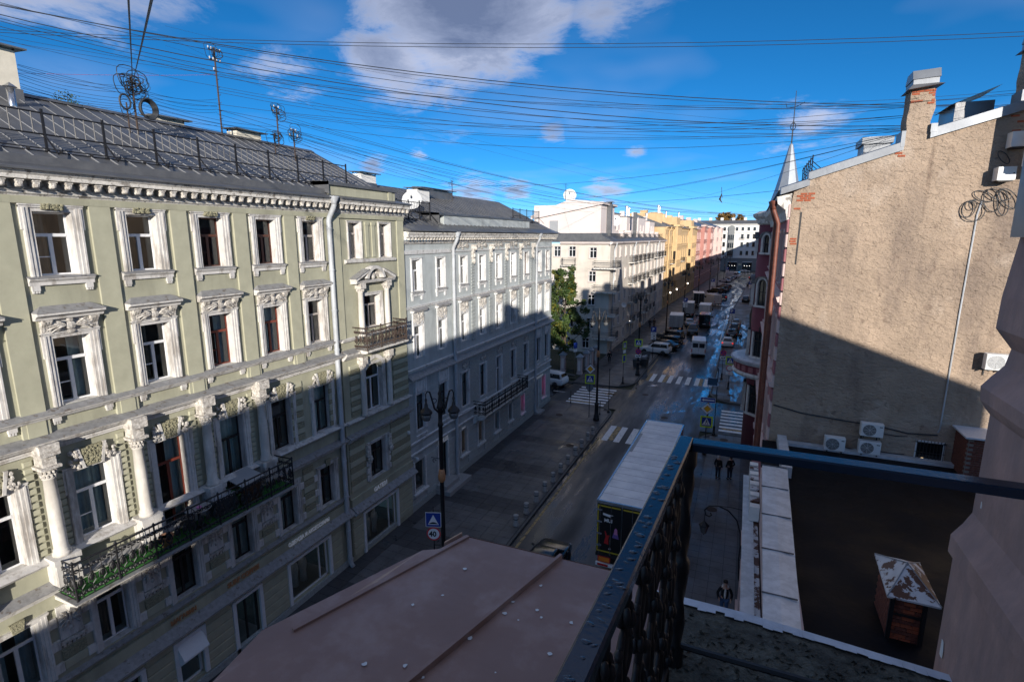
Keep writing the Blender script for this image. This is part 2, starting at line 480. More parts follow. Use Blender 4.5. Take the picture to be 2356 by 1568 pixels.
# ------------------------------------------------------------------ mesh helpers
class MB:
    def __init__(s):
        s.v, s.f = [], []
    def add(s, vs, fs):
        n = len(s.v)
        s.v.extend(vs)
        s.f.extend(tuple(i + n for i in f) for f in fs)
        return s
    def box(s, x0, x1, y0, y1, z0, z1):
        return s.add([(x0, y0, z0), (x1, y0, z0), (x1, y1, z0), (x0, y1, z0), (x0, y0, z1), (x1, y0, z1), (x1, y1, z1), (x0, y1, z1)],
                     [(0, 3, 2, 1), (4, 5, 6, 7), (0, 1, 5, 4), (1, 2, 6, 5), (2, 3, 7, 6), (3, 0, 4, 7)])
    def fb(s, u0, u1, o0, o1, z0, z1):          # facade box: u along, o outward (local -y)
        return s.box(u0, u1, -o1, -o0, z0, z1)
    def bev(s, x0, x1, y0, y1, z0, z1, b):      # box whose -y face is chamfered
        b2 = b
        v = [(x0, y1, z0), (x1, y1, z0), (x1, y1, z1), (x0, y1, z1), (x0, y0 + b, z0), (x1, y0 + b, z0), (x1, y0 + b, z1), (x0, y0 + b, z1),
             (x0 + b2, y0, z0 + b2), (x1 - b2, y0, z0 + b2), (x1 - b2, y0, z1 - b2), (x0 + b2, y0, z1 - b2)]
        return s.add(v, [(0, 1, 5, 4), (1, 2, 6, 5), (2, 3, 7, 6), (3, 0, 4, 7), (4, 5, 9, 8), (5, 6, 10, 9), (6, 7, 11, 10), (7, 4, 8, 11), (8, 9, 10, 11), (3, 2, 1, 0)])
    def quad(s, *p):
        return s.add(list(p), [tuple(range(len(p)))])
    def prof(s, pts, u0, u1):                    # closed profile (o, z) swept along u
        n = len(pts)
        v = [(u0, -o, z) for o, z in pts] + [(u1, -o, z) for o, z in pts]
        f = [(i, (i + 1) % n, n + (i + 1) % n, n + i) for i in range(n)]
        f += [tuple(range(n - 1, -1, -1)), tuple(range(n, 2 * n))]
        return s.add(v, f)
    def ext(s, pts, o0, o1):                     # closed outline (u, z) extruded outward
        n = len(pts)
        v = [(u, -o0, z) for u, z in pts] + [(u, -o1, z) for u, z in pts]
        f = [(i, (i + 1) % n, n + (i + 1) % n, n + i) for i in range(n)]
        f += [tuple(range(n - 1, -1, -1)), tuple(range(n, 2 * n))]
        return s.add(v, f)
    def flat(s, pts, z0, z1):                    # closed outline (x, y) extruded in z
        n = len(pts)
        v = [(x, y, z0) for x, y in pts] + [(x, y, z1) for x, y in pts]
        f = [(i, (i + 1) % n, n + (i + 1) % n, n + i) for i in range(n)]
        f += [tuple(range(n - 1, -1, -1)), tuple(range(n, 2 * n))]
        return s.add(v, f)
    def tube(s, path, r, n=6, cap=True):
        P = [Vector(p) for p in path]
        rs = r if isinstance(r, (list, tuple)) else [r] * len(P)
        rings = []
        up = None
        for i, p in enumerate(P):
            d = (P[min(i + 1, len(P) - 1)] - P[max(i - 1, 0)])
            if d.length < 1e-9:
                d = Vector((0, 0, 1))
            d.normalize()
            if up is None:
                up = Vector((0, 0, 1)) if abs(d.z) < 0.9 else Vector((1, 0, 0))
            a = d.cross(up)
            if a.length < 1e-6:
                a = d.orthogonal()
            a.normalize()
            b = a.cross(d)
            up = b
            rings.append([tuple(p + (a * math.cos(2 * math.pi * k / n) + b * math.sin(2 * math.pi * k / n)) * rs[i]) for k in range(n)])
        v = [q for g in rings for q in g]
        f = []
        for i in range(len(P) - 1):
            for k in range(n):
                f.append((i * n + k, i * n + (k + 1) % n, (i + 1) * n + (k + 1) % n, (i + 1) * n + k))
        if cap:
            f.append(tuple(range(n - 1, -1, -1)))
            f.append(tuple(range((len(P) - 1) * n, len(P) * n)))
        return s.add(v, f)
    def lathe(s, prof, c=(0, 0, 0), n=12, a0=0.0, a1=2 * math.pi):
        full = abs(a1 - a0 - 2 * math.pi) < 1e-6
        m = n if full else n + 1
        v = []
        for r, z in prof:
            for k in range(m):
                a = a0 + (a1 - a0) * k / n
                v.append((c[0] + r * math.cos(a), c[1] + r * math.sin(a), c[2] + z))
        f = []
        for i in range(len(prof) - 1):
            for k in range(n):
                f.append((i * m + k, i * m + (k + 1) % m, (i + 1) * m + (k + 1) % m, (i + 1) * m + k))
        if full:
            if prof[0][0] > 1e-4:
                f.append(tuple(range(m - 1, -1, -1)))
            if prof[-1][0] > 1e-4:
                f.append(tuple(range((len(prof) - 1) * m, len(prof) * m)))
        return s.add(v, f)
    def ball(s, c, rx, ry, rz, n=8, m=5, rot=None):
        v = []
        for i in range(m + 1):
            t = math.pi * i / m
            for k in range(n):
                a = 2 * math.pi * k / n
                q = Vector((rx * math.sin(t) * math.cos(a), ry * math.sin(t) * math.sin(a), rz * math.cos(t)))
                if rot:
                    q = rot @ q
                v.append(tuple(q + Vector(c)))
        f = []
        for i in range(m):
            for k in range(n):
                f.append((i * n + k, (i + 1) * n + k, (i + 1) * n + (k + 1) % n, i * n + (k + 1) % n))
        return s.add(v, f)
    def mesh(s, name, m, smooth=False, off=None):
        me = bpy.data.meshes.new(name)
        v = s.v if off is None else [(a - off[0], b - off[1], c - off[2]) for a, b, c in s.v]
        me.from_pydata(v, [], s.f)
        me.materials.append(MATS[m] if isinstance(m, str) else m)
        if smooth:
            me.polygons.foreach_set('use_smooth', [True] * len(me.polygons))
        me.update()
        return me

def link(name, data, parent=None, loc=(0, 0, 0), rot=(0, 0, 0), scale=None):
    o = bpy.data.objects.new(name, data)
    COL.objects.link(o)
    o.location = loc
    o.rotation_euler = rot
    if scale:
        o.scale = scale
    if parent:
        o.parent = parent
    return o
def part(name, mb, m, parent, loc=(0, 0, 0), rot=(0, 0, 0), smooth=False, off=None, stuff=False):
    o = link(name, mb.mesh(name, m, smooth, off), parent, loc, rot)
    if stuff:
        o['kind'] = 'stuff'
    return o
def tag(o, label, cat, group=None):
    o['label'] = label
    o['category'] = cat
    if group:
        o['group'] = group
    return o
def thing(name, label, cat, loc=(0, 0, 0), rz=0.0, group=None):
    return tag(link(name, None, None, loc, (0, 0, rz)), label, cat, group)
def single(name, mb, m, label, cat, loc=(0, 0, 0), rot=(0, 0, 0), group=None, smooth=False):
    return tag(link(name, mb.mesh(name, m, smooth), None, loc, rot), label, cat, group)
def structure(name, mb, m):
    o = link(name, mb.mesh(name, m))
    o['kind'] = 'structure'
    return o
KIDS = {}
def kids(o):
    return list(o.children)
def dup(o, parent=None, loc=None, rot=None):
    c = o.copy()
    COL.objects.link(c)
    c.parent = parent
    if loc is not None:
        c.location = loc
    if rot is not None:
        c.rotation_euler = rot
    for k in kids(o):
        dup(k, c)
    return c
def text(name, s, size, m, parent, loc, rot=(R(90), 0, 0), ext=0.015, align='LEFT', xs=1.0, shear=0.0, bold=0.0):
    cu = bpy.data.curves.new(name, 'FONT')
    cu.body = s
    cu.size = size
    cu.extrude = ext
    cu.align_x = align
    cu.shear = shear
    cu.offset = bold
    cu.resolution_u = 2
    t = bpy.data.objects.new('tmp', cu)
    COL.objects.link(t)
    bpy.context.view_layer.update()
    me = bpy.data.meshes.new_from_object(t.evaluated_get(bpy.context.evaluated_depsgraph_get()))
    bpy.data.objects.remove(t)
    me.name = name
    me.materials.clear()
    me.materials.append(MATS[m])
    return link(name, me, parent, loc, rot, (xs, 1, 1))
def wall(mb, u0, u1, z0, z1, holes, depth=0.22, o=0.0):
    us = sorted({u0, u1, *[h[0] for h in holes], *[h[1] for h in holes]})
    zs = sorted({z0, z1, *[h[2] for h in holes], *[h[3] for h in holes]})
    us = [u for u in us if u0 <= u <= u1]
    zs = [z for z in zs if z0 <= z <= z1]
    for i in range(len(us) - 1):
        j = 0
        while j < len(zs) - 1:
            def inside(jj):
                a, b = (us[i] + us[i + 1]) / 2, (zs[jj] + zs[jj + 1]) / 2
                return any(h[0] < a < h[1] and h[2] < b < h[3] for h in holes)
            if inside(j):
                j += 1
                continue
            k = j
            while k + 1 < len(zs) - 1 and not inside(k + 1):
                k += 1
            mb.quad((us[i], -o, zs[j]), (us[i + 1], -o, zs[j]), (us[i + 1], -o, zs[k + 1]), (us[i], -o, zs[k + 1]))
            j = k + 1
    for a, b, c, d in holes:
        y0, y1 = -o, -o + depth
        mb.quad((a, y0, c), (a, y1, c), (a, y1, d), (a, y0, d))
        mb.quad((b, y0, d), (b, y1, d), (b, y1, c), (b, y0, c))
        mb.quad((a, y0, d), (a, y1, d), (b, y1, d), (b, y0, d))
        mb.quad((a, y0, c), (b, y0, c), (b, y1, c), (a, y1, c))
    return mb

# ------------------------------------------------------------------ windows
def arc_pts(c, r, a0, a1, n):
    return [(c[0] + r * math.cos(a0 + (a1 - a0) * i / n), c[1] + r * math.sin(a0 + (a1 - a0) * i / n)) for i in range(n + 1)]
_fr = {}
def glazing(root, W, Hh, fm='frame_white', depth=0.19, transom=0.66, extra=False, curtain=None, deep=True):
    key = (round(W, 2), round(Hh, 2), fm, depth, transom, extra, curtain, deep)
    if key not in _fr:
        w = W / 2
        t = 0.055
        f = MB()
        o0, o1 = -depth - .05, -depth + .01
        zt = Hh * transom
        f.fb(-w, -w + t, o0, o1, 0, Hh).fb(w - t, w, o0, o1, 0, Hh).fb(-w + t, w - t, o0, o1, Hh - t, Hh).fb(-w + t, w - t, o0, o1, 0, t)
        f.fb(-w + t, w - t, o0, o1 + .008, zt - .045, zt + .045)
        f.fb(-.05, .05, o0, o1 + .006, t, zt - .045)
        if extra:
            f.fb(-w + t, -.05, o0, o1 - .005, zt * .45, zt * .45 + .03)
        panes = []
        for (a, b, c, d) in ((-w + t, w - t, zt + .045, Hh - t), (-w + t, -.05, t, zt - .045), (.05, w - t, t, zt - .045)):
            p = MB().quad((a, depth + .02, c), (b, depth + .02, c), (b, depth + .02, d), (a, depth + .02, d))
            panes.append(p.mesh('pane', 'glass'))
        rm = MB()
        b0, b1, b2 = depth + .055, depth + .40, depth + 1.5
        rv = MB()
        rv.quad((-w, b0, 0), (-w, b1, 0), (-w, b1, Hh), (-w, b0, Hh)).quad((w, b0, Hh), (w, b1, Hh), (w, b1, 0), (w, b0, 0))
        rv.quad((-w, b0, Hh), (-w, b1, Hh), (w, b1, Hh), (w, b0, Hh)).quad((-w, b0, 0.02), (w, b0, 0.02), (w, b1, 0.02), (-w, b1, 0.02))
        e = .22
        rm.quad((-w - e, b1, -.2), (-w - e, b2, -.2), (-w - e, b2, Hh + .1), (-w - e, b1, Hh + .1)).quad((w + e, b1, Hh + .1), (w + e, b2, Hh + .1), (w + e, b2, -.2), (w + e, b1, -.2))
        rm.quad((-w - e, b2, -.2), (w + e, b2, -.2), (w + e, b2, Hh + .1), (-w - e, b2, Hh + .1)).quad((-w - e, b1, Hh + .1), (w + e, b1, Hh + .1), (w + e, b2, Hh + .1), (-w - e, b2, Hh + .1)).quad((-w - e, b2, -.2), (w + e, b2, -.2), (w + e, b1, -.2), (-w - e, b1, -.2))
        cm = None
        if curtain:
            cmb = MB()
            spans = {'both': [(-w, -w * .35), (w * .3, w)], 'left': [(-w, w * .1)], 'full': [(-w, w)], 'right': [(0, w)]}[curtain]
            for a, b in spans:
                n = max(6, int((b - a) / .035))
                pr = [(a + (b - a) * i / n, depth + .34 + .03 * math.sin(i * 1.35) + .012 * math.sin(i * 3.1)) for i in range(n + 1)]
                k = len(cmb.v)
                cmb.v += [(x, y, .03) for x, y in pr] + [(x, y, Hh - .03) for x, y in pr]
                cmb.f += [(k + i, k + i + 1, k + n + 2 + i, k + n + 1 + i) for i in range(n)]
            cm = cmb.mesh('curtain', 'curtain' if curtain != 'left' else 'curtain_brown')
        _fr[key] = (f.mesh('frame', fm), panes, rm.mesh('room', 'room'), rv.mesh('inner_reveal', 'reveal'), cm)
    fme, panes, rme, rv, cm = _fr[key]
    link('frame', fme, root)
    for p in panes:
        link('pane', p, root)
    if deep:
        link('room', rme, root)
        link('inner_reveal', rv, root)
    if cm:
        link('curtain', cm, root)
def casing(mb, W, Hh, cw=.27, ear=True, top=True, o=.07, rev=.22):
    w = W / 2
    t = .012
    mb.fb(-w, -w + t, -rev, .0, 0, Hh).fb(w - t, w, -rev, .0, 0, Hh).fb(-w + t, w - t, -rev, .0, Hh - t, Hh).fb(-w + t, w - t, -rev, .0, 0, t)
    ez = Hh * .72
    for s in (-1, 1):
        a, b = sorted((s * w, s * (w + cw)))
        mb.fb(a, b, 0, o * .55, 0, Hh)
        a, b = sorted((s * (w + cw * .35), s * (w + cw * .98)))
        mb.fb(a, b, 0, o, 0, Hh + cw * .4)
        a, b = sorted((s * (w + cw * .72), s * (w + cw * .93)))
        mb.fb(a, b, o, o + .02, 0, Hh + cw * .4)
        if ear:
            a, b = sorted((s * (w + cw * .7), s * (w + cw * 1.18)))
            mb.fb(a, b, 0, o * .9, ez, Hh + cw * .62)
    if top:
        mb.fb(-w - cw * .34, w + cw * .34, 0, o * .55 - .002, Hh, Hh + cw * .4)
        mb.fb(-w - cw * 1.18, w + cw * 1.18, 0, o + .001, Hh + cw * .4, Hh + cw * .75)
        mb.fb(-w - cw * 1.22, w + cw * 1.22, 0, o + .03, Hh + cw * .62, Hh + cw * .77)
def sill(mb, W, z=0.0, p=.17, apron=.30, legs=True, lead=True):
    w = W / 2
    mb.prof([(0, z - .02), (p - .03, z - .05), (p - .03, z - .09), (p - .06, z - .12), (p * .45, z - .16), (p * .45, z - .16 - apron * .3), (0, z - .16 - apron * .3)], -w, w)
    if legs:
        for s in (-1, 1):
            a, b = sorted((s * (w - .05), s * (w - .24)))
            mb.fb(a, b, 0, p * .44, z - .16 - apron * .78, z - .159 - apron * .3)
            for k in range(3):
                aa = a + .015 + k * .06
                mb.fb(aa, aa + .04, 0, p * .36, z - .16 - apron, z - .161 - apron * .78)
def leafy(mb, w, h, o, n=5, seed=1):
    """acanthus spray: boss in the middle, curled leaves to both sides"""
    rr = random.Random(seed)
    mb.ball((0, -o, 0), w * .13, .055, h * .26, 8, 5)
    mb.ball((0, -o - .01, h * .40), w * .09, .045, h * .15, 6, 4)
    mb.ball((0, -o, -h * .38), w * .12, .04, h * .12, 6, 4)
    for s in (-1, 1):
        for i in range(n):
            a = -0.7 + 1.5 * i / (n - 1)
            L = w * (.44 - .10 * abs(a))
            pth = []
            for k in range(5):
                t = k / 4
                pth.append((s * (w * .10 + L * t * math.cos(a * (1 - .3 * t))), -o - .015 - .03 * math.sin(t * 3.1), h * .45 * math.sin(a) * t * 1.2 + h * .10 * math.sin(t * 3.1)))
            mb.tube(pth, [.018, .034, .038, .03, .014], 4)
        mb.ball((s * w * .44, -o, -h * .12), .045, .035, .05, 6, 4)
        mb.ball((s * w * .42, -o, h * .25), .035, .03, .04, 6, 4)
def hood(root, W, cw, Hh, tm, om, ledge, o=.07, h=.62, p=.34, seed=1, wide=.30, panel=True):
    """entablature on consoles with a carved panel and a sloping metal cap"""
    w = W / 2 + cw * .9
    mb = MB()
    zb = Hh + cw * .78
    mb.fb(-w, w, 0, o * .5, zb, zb + h * .62)
    mb.prof([(0, zb + h * .58), (o + .10, zb + h * .58), (o + .12, zb + h * .68), (p - .09, zb + h * .76), (p - .02, zb + h * .80), (p - .02, zb + h * .90), (0, zb + h * .93)], -w - wide * .55, w + wide * .55)
    part('hood', mb, tm, root)
    for s in (-1, 1):
        c = MB()
        a, b = sorted((s * (w - .22), s * (w + .02)))
        c.prof([(0, zb - .04), (.09, zb - .02), (.11, zb + h * .25), (.20, zb + h * .45), (.22, zb + h * .57), (0, zb + h * .57)], a, b)
        for k in range(3):
            aa = a + .03 + k * .07
            c.prof([(.0, zb), (.105, zb + .02), (.125, zb + h * .25), (.215, zb + h * .44), (.235, zb + h * .5), (.0, zb + h * .5)], aa, aa + .045)
        part('console', c, om, root)
    if panel:
        c = MB()
        leafy(c, W + cw, h * .72, o + .03, 5, seed)
        part('carved_panel', c, om, root, (0, 0, zb + h * .22))
    c = MB()
    c.add([(-w - wide * .58, -p, zb + h * .905), (w + wide * .58, -p, zb + h * .905), (w + wide * .58, 0, zb + h * .945), (-w - wide * .58, 0, zb + h * .945), (-w + .06, 0, zb + h * 1.19), (w - .06, 0, zb + h * 1.19), (-w - wide * .58, -p, zb + h * .93), (w + wide * .58, -p, zb + h * .93)],
          [(6, 7, 5, 4), (0, 1, 7, 6), (0, 6, 4, 3), (1, 2, 5, 7), (0, 3, 2, 1)])
    part('cap_flashing', c, ledge, root)
def blocks(parent, u0, u1, z0, z1, n, m, o0=0.0, o1=.05, gap=.02, b=.015, name='stone_block', cache={}, half=False):
    hh = (z1 - z0) / n
    for i in range(n):
        key = (round(u1 - u0, 3), round(hh, 3), m, o0, o1, gap, b)
        if key not in cache:
            cache[key] = MB().bev(0, u1 - u0, -o1, -o0, gap / 2, hh - gap / 2, b).mesh(name, m)
        if half and i % 2:
            continue
        link(name, cache[key], parent, (u0, 0, z0 + i * hh))
def modillions(parent, u0, u1, step, z, m, o0, o1, w=.12, h=.16, skip=()):
    me = MB()
    me.prof([(o0, 0), (o0 + .05, -h * .35), (o1 - .08, -h * .9), (o1 - .02, -h * .6), (o1, -h * .15), (o1, h * .1), (o0, h * .1)], -w / 2, w / 2)
    me.ball((0, -o1 + .03, -h * .52), w * .62, .05, h * .36, 8, 4)
    me.ball((0, -o0 - .04, -h * .5), w * .45, .05, h * .35, 6, 4)
    me.fb(-w * .72, w * .72, o0, o1 + .015, h * .1, h * .32)
    d = me.mesh('modillion', m)
    n = int((u1 - u0) / step)
    for i in range(n + 1):
        u = u0 + (u1 - u0) * i / n
        if any(a < u < b for a, b in skip):
            continue
        link('modillion', d, parent, (u, 0, z))
def drainpipe(parent, u, ztop, zbot, r=.11, m='pipe', oh=.55, os=.16, name='drainpipe', elbow=.9):
    mb = MB()
    mb.tube([(u, -oh, ztop - .02), (u, -oh, ztop - .30), (u, -oh + .04, ztop - .42), (u - .0, -os - .05, ztop - elbow), (u, -os, ztop - elbow - .15), (u, -os, zbot + .35), (u, -os - .04, zbot + .15), (u, -os - .2, zbot)], r, 10)
    o = part(name, mb, m, parent, smooth=True)
    c = MB().lathe([(r * 1.05, -.32), (r * 1.1, -.2), (r * 2.0, 0), (r * 2.05, .04), (r * 1.9, .04)], (u, -oh, ztop), 10)
    part('hopper', c, m, o, smooth=True)
    z = ztop - elbow - .5
    while z > zbot + .6:
        part('clamp', MB().lathe([(r * 1.0, 0), (r * 1.18, .0), (r * 1.18, .045), (r * 1.0, .045)], (u, -os, z), 10), m, o)
        z -= 1.9
    return o

# ------------------------------------------------------------------ ground, road, pavements
def bent(y):                      # the far half of the street swings a little to the right
    return 0.0 if y < 130 else (y - 130) * 0.039
g = MB().quad((-400, -200, -.10), (400, -200, -.10), (400, 900, -.10), (-400, 900, -.10))
structure('ground', g, 'soil')
rd = MB()
ys = [-60, 130, 170, 210, 250, 282]
for a, b in zip(ys, ys[1:]):
    rd.quad((-11.0 + bent(a), a, 0), (-2.75 + bent(a), a, 0), (-2.75 + bent(b), b, 0), (-11.0 + bent(b), b, 0))
rd.quad((-90, 51.2, 0), (-11.0, 51.2, 0), (-11.0, 58.9, 0), (-90, 58.9, 0))
rd.quad((-2.75, 48.2, 0), (60, 48.2, 0), (60, 57.6, 0), (-2.75, 57.6, 0))
rd.quad((-11.0 + bent(282), 282, 0), (-90, 282, 0), (-90, 297, 0), (90, 297, 0), (90, 282, 0), (-2.75 + bent(282), 282, 0))
structure('road', rd, 'asphalt')

def rcorner(cx, cy, r, a0, a1, n=8):
    return [(cx + r * math.cos(R(a0 + (a1 - a0) * i / n)), cy + r * math.sin(R(a0 + (a1 - a0) * i / n))) for i in range(n + 1)]
def pavement(name, pts, z=.115):
    mb = MB().flat(pts, -.05, z)
    o = structure(name, mb, 'joint')
    return o
# near left, far left, near right, far right
nl = [(-18, -60), (-11.15, -60)] + rcorner(-13.4, 49.0, 2.25, 0, 90) + [(-18, 51.25), (-60, 51.25), (-60, 50.6), (-18, 50.6)]
pv1 = pavement('pavement', nl)
fl = [(-18, 59.15), (-14.4, 59.15)] + rcorner(-14.4, 62.4, 3.25, -90, 0)[1:] + [(-11.15, 130), (-11.15 + bent(282), 282), (-18 + bent(282), 282), (-18, 130)]
pv2 = pavement('pavement', fl)
nr = [(-2.6, -60), (1.4, -60), (1.4, 47.9), (0.2, 47.9)] + rcorner(-.2, 45.5, 2.4, 90, 180)
pv3 = pavement('pavement', nr)
fr = [(-2.6, 282 - 152)] + [(-2.6, 61.0)] + rcorner(0.6, 61.0, 3.2, 180, 270)[1:] + [(1.3, 57.8), (1.3, 130), (1.3 + bent(282), 282), (-2.6 + bent(282), 282)]
pv4 = pavement('pavement', fr)
pv5 = pavement('pavement', [(-90, 297.3), (90, 297.3), (90, 300.5), (-90, 300.5)])
def kerbline(par, pts, z=.135):
    for (x0, y0), (x1, y1) in zip(pts, pts[1:]):
        d = Vector((x1 - x0, y1 - y0))
        L = d.length
        if L < .01:
            continue
        n = max(1, int(L / 2.2))
        nv = Vector((-d.y, d.x)) / L * .075
        for i in range(n):
            a = Vector((x0, y0)) + d * (i / n) + d / L * .006
            b = Vector((x0, y0)) + d * ((i + 1) / n) - d / L * .006
            m = MB().flat([tuple(a + nv), tuple(a - nv), tuple(b - nv), tuple(b + nv)], -.03, z)
            part('kerbstone', m, 'kerb', par)
kerbline(pv1, [(-11.08, 10), (-11.08, 49.0)])
kerbline(pv1, rcorner(-13.4, 49.0, 2.32, 0, 90, 6) + [(-20, 51.32)])
kerbline(pv2, [(-24, 59.08), (-14.4, 59.08)] + rcorner(-14.4, 62.4, 3.32, -90, 0, 8) + [(-11.08, 96)])
kerbline(pv3, [(-2.67, 20), (-2.67, 45.5)] + rcorner(-.2, 45.5, 2.47, 180, 90, 6))
kerbline(pv4, rcorner(.6, 61.0, 3.27, 270, 180, 6) + [(-2.67, 96)])
fk = MB()
for a, b in zip((96, 130, 170, 210, 250), (130, 170, 210, 250, 280)):
    for x in (-11.08, -2.67):
        fk.flat([(x - .075 + bent(a), a), (x + .075 + bent(a), a), (x + .075 + bent(b), b), (x - .075 + bent(b), b)], -.03, .135)
part('kerb_run', fk, 'kerb', pv2, stuff=True)
# paving slabs: the nearest are single parts, the rest one part
def slabs(par, x0, x1, y0, y1, sx, sy, limit, inside, dark):
    cache = {}
    cells = []
    nx, ny = int(round((x1 - x0) / sx)), int(round((y1 - y0) / sy))
    sx, sy = (x1 - x0) / nx, (y1 - y0) / ny
    for j in range(ny):
        for i in range(nx):
            cx, cy = x0 + (i + .5) * sx, y0 + (j + .5) * sy
            if inside(cx, cy):
                cells.append((cx * cx + cy * cy, cx, cy, dark(cx, cy)))
    cells.sort()
    rest = {True: MB(), False: MB()}
    h = .008
    for n, (d, cx, cy, dk) in enumerate(cells):
        t = .135 + random.uniform(-.002, .002)
        if n < limit:
            if dk not in cache:
                cache[dk] = MB().box(-sx / 2 + h, sx / 2 - h, -sy / 2 + h, sy / 2 - h, -.03, 0).mesh('paving_slab', 'slab_dark' if dk else 'slab')
            link('paving_slab', cache[dk], par, (cx, cy, t))
        else:
            rest[dk].box(cx - sx / 2 + h, cx + sx / 2 - h, cy - sy / 2 + h, cy + sy / 2 - h, .10, t)
    for dk in rest:
        if rest[dk].f:
            part('paving_slabs', rest[dk], 'slab_dark' if dk else 'slab', par, stuff=True)
slabs(pv1, -17.9, -11.2, 13.0, 51.2, .84, .62, 260, lambda x, y: y < 48.8 or math.hypot(x + 13.4, y - 49.0) < 2.1 or x < -13.4, lambda x, y: (y % 5.6) < 1.5 or x < -16.9)
slabs(pv2, -17.9, -11.25, 59.3, 128, 1.3, .9, 60, lambda x, y: (y > 62.4 or x < -14.4 or math.hypot(x + 14.4, y - 62.4) < 3.0), lambda x, y: x < -15.6)
slabs(pv3, -2.5, 1.3, 14.0, 47.6, .62, .62, 240, lambda x, y: y < 45.4 or x > -.2 or math.hypot(x + .2, y - 45.5) < 2.2, lambda x, y: x > .8 or (x < -1.95))
slabs(pv4, -2.5, 1.25, 58.0, 128, .66, .8, 60, lambda x, y: (y > 61.0 or x > .6 or math.hypot(x - .6, y - 61.0) < 2.9), lambda x, y: x > .7 or x < -1.9)
fp = MB()
for a, b in zip((128, 170, 210, 250), (170, 210, 250, 281)):
    for x0, x1 in ((-17.9, -11.25), (-2.5, 1.25)):
        fp.flat([(x0 + bent(a), a), (x1 + bent(a), a), (x1 + bent(b), b), (x0 + bent(b), b)], .10, .134)
part('far_paving', fp, 'slab', pv4, stuff=True)
# standing water
def puddle(par, x0, y0, x1, y1, w, z, seed):
    rr = random.Random(seed)
    n = 14
    d = Vector((x1 - x0, y1 - y0))
    nv = Vector((-d.y, d.x)).normalized()
    L, Rr = [], []
    for i in range(n + 1):
        t = i / n
        c = Vector((x0, y0)) + d * t
        k = math.sin(math.pi * min(1, max(0, .06 + .88 * t))) ** .6
        L.append(c + nv * w * k * rr.uniform(.5, 1.1))
        Rr.append(c - nv * w * k * rr.uniform(.5, 1.1))
    part('puddle', MB().add([(p.x, p.y, z) for p in L + Rr[::-1]], [tuple(range(2 * n + 2))]), 'puddle', par)
for k, q in enumerate(((-.25, 58.4, .1, 76, .85), (-.3, 80, .2, 118, .9), (-17.2, 36.5, -15.6, 37.4, .35), (-13.0, 39.0, -12.2, 40.4, .3), (-16.4, 29.5, -15.2, 30.5, .4))):
    puddle(pv4 if q[1] > 55 else pv1, *q, .1405, k)
for k, q in enumerate(((-3.4, 68.5, -3.3, 88, .5), (-3.6, 90, -3.2, 128, .9), (-5.4, 88, -5.0, 150, .45), (-7.0, 118, -5.6, 165, .5), (-4.6, 56, -2.9, 62.5, .7), (-3.4, 130, -1.2, 190, 1.1), (-9.6, 61.2, -8.4, 62.2, .4), (-6.5, 52.0, -4.6, 53.6, .4))):
    puddle(bpy.data.objects['road'], *q, .0075, 20 + k)
# road markings, 4 mm above the road
roado = bpy.data.objects['road']
def mark(pts, m='paint', z=.004, name='road_marking'):
    part(name, MB().quad(*[(x, y, z) for x, y in pts]), m, roado)
for i in range(7):                                       # near crossing
    x = -10.35 + i * 1.03
    mark([(x, 42.6), (x + .52, 42.6), (x + .52, 46.45), (x, 46.45)])
mark([(-9.83, 42.7), (-9.37, 42.7), (-9.37, 46.4), (-9.83, 46.4)], 'paint_yellow')
for i in range(7):                                       # far crossing
    x = -9.85 + i * 1.03
    mark([(x, 63.6), (x + .50, 63.6), (x + .50, 67.3), (x, 67.3)])
mark([(-10.3, 63.6), (-9.9, 63.6), (-9.9, 67.3), (-10.3, 67.3)], 'paint_yellow')
mark([(-8.3, 63.7), (-7.9, 63.7), (-7.9, 67.2), (-8.3, 67.2)], 'paint_yellow')
mark([(-4.2, 63.7), (-3.8, 63.7), (-3.8, 67.2), (-4.2, 67.2)], 'paint_yellow')
for i in range(7):                                       # crossing of the left side street
    y = 51.7 + i * .98
    mark([(-16.5, y), (-12.45, y), (-12.45, y + .47), (-16.5, y + .47)], 'paint')
mark([(-16.4, 52.25), (-13.9, 52.25), (-13.9, 52.6), (-16.4, 52.6)], 'paint_yellow')
for i in range(7):                                       # crossing of the right side street
    y = 48.9 + i * .98
    mark([(-1.25, y), (2.9, y), (2.9, y + .47), (-1.25, y + .47)])
mark([(-1.0, 49.45), (2.0, 49.45), (2.0, 49.8), (-1.0, 49.8)], 'paint_yellow')
mark([(-10.72, 22), (-10.56, 22), (-10.56, 43.0), (-10.72, 43.0)], 'paint_yellow')
mark([(-10.75, 67.8), (-10.6, 67.8), (-10.6, 76), (-10.75, 76)], 'paint_yellow')
mark([(-19.0, 55.0), (-17.6, 55.0), (-17.6, 55.12), (-19.0, 55.12)])
for k in range(12):
    y = 80 + k * 2.75
    mark([(-11.0, y), (-8.9, y + 1.2), (-8.9, y + 1.33), (-11.0, y + .13)])
mark([(-3.3, 90), (-3.18, 90), (-3.18, 128), (-3.3, 128)])
for i in range(8):
    x = -8.6 + bent(278) + i * 1.2
    mark([(x, 277.2), (x + .6, 277.2), (x + .6, 281), (x, 281)])
mh = MB().lathe([(.0, .006), (.26, .006), (.30, .004), (.34, .004), (.34, -.01)], (0, 0, 0), 16)
mhm = mh.mesh('manhole_cover', 'iron_rust')
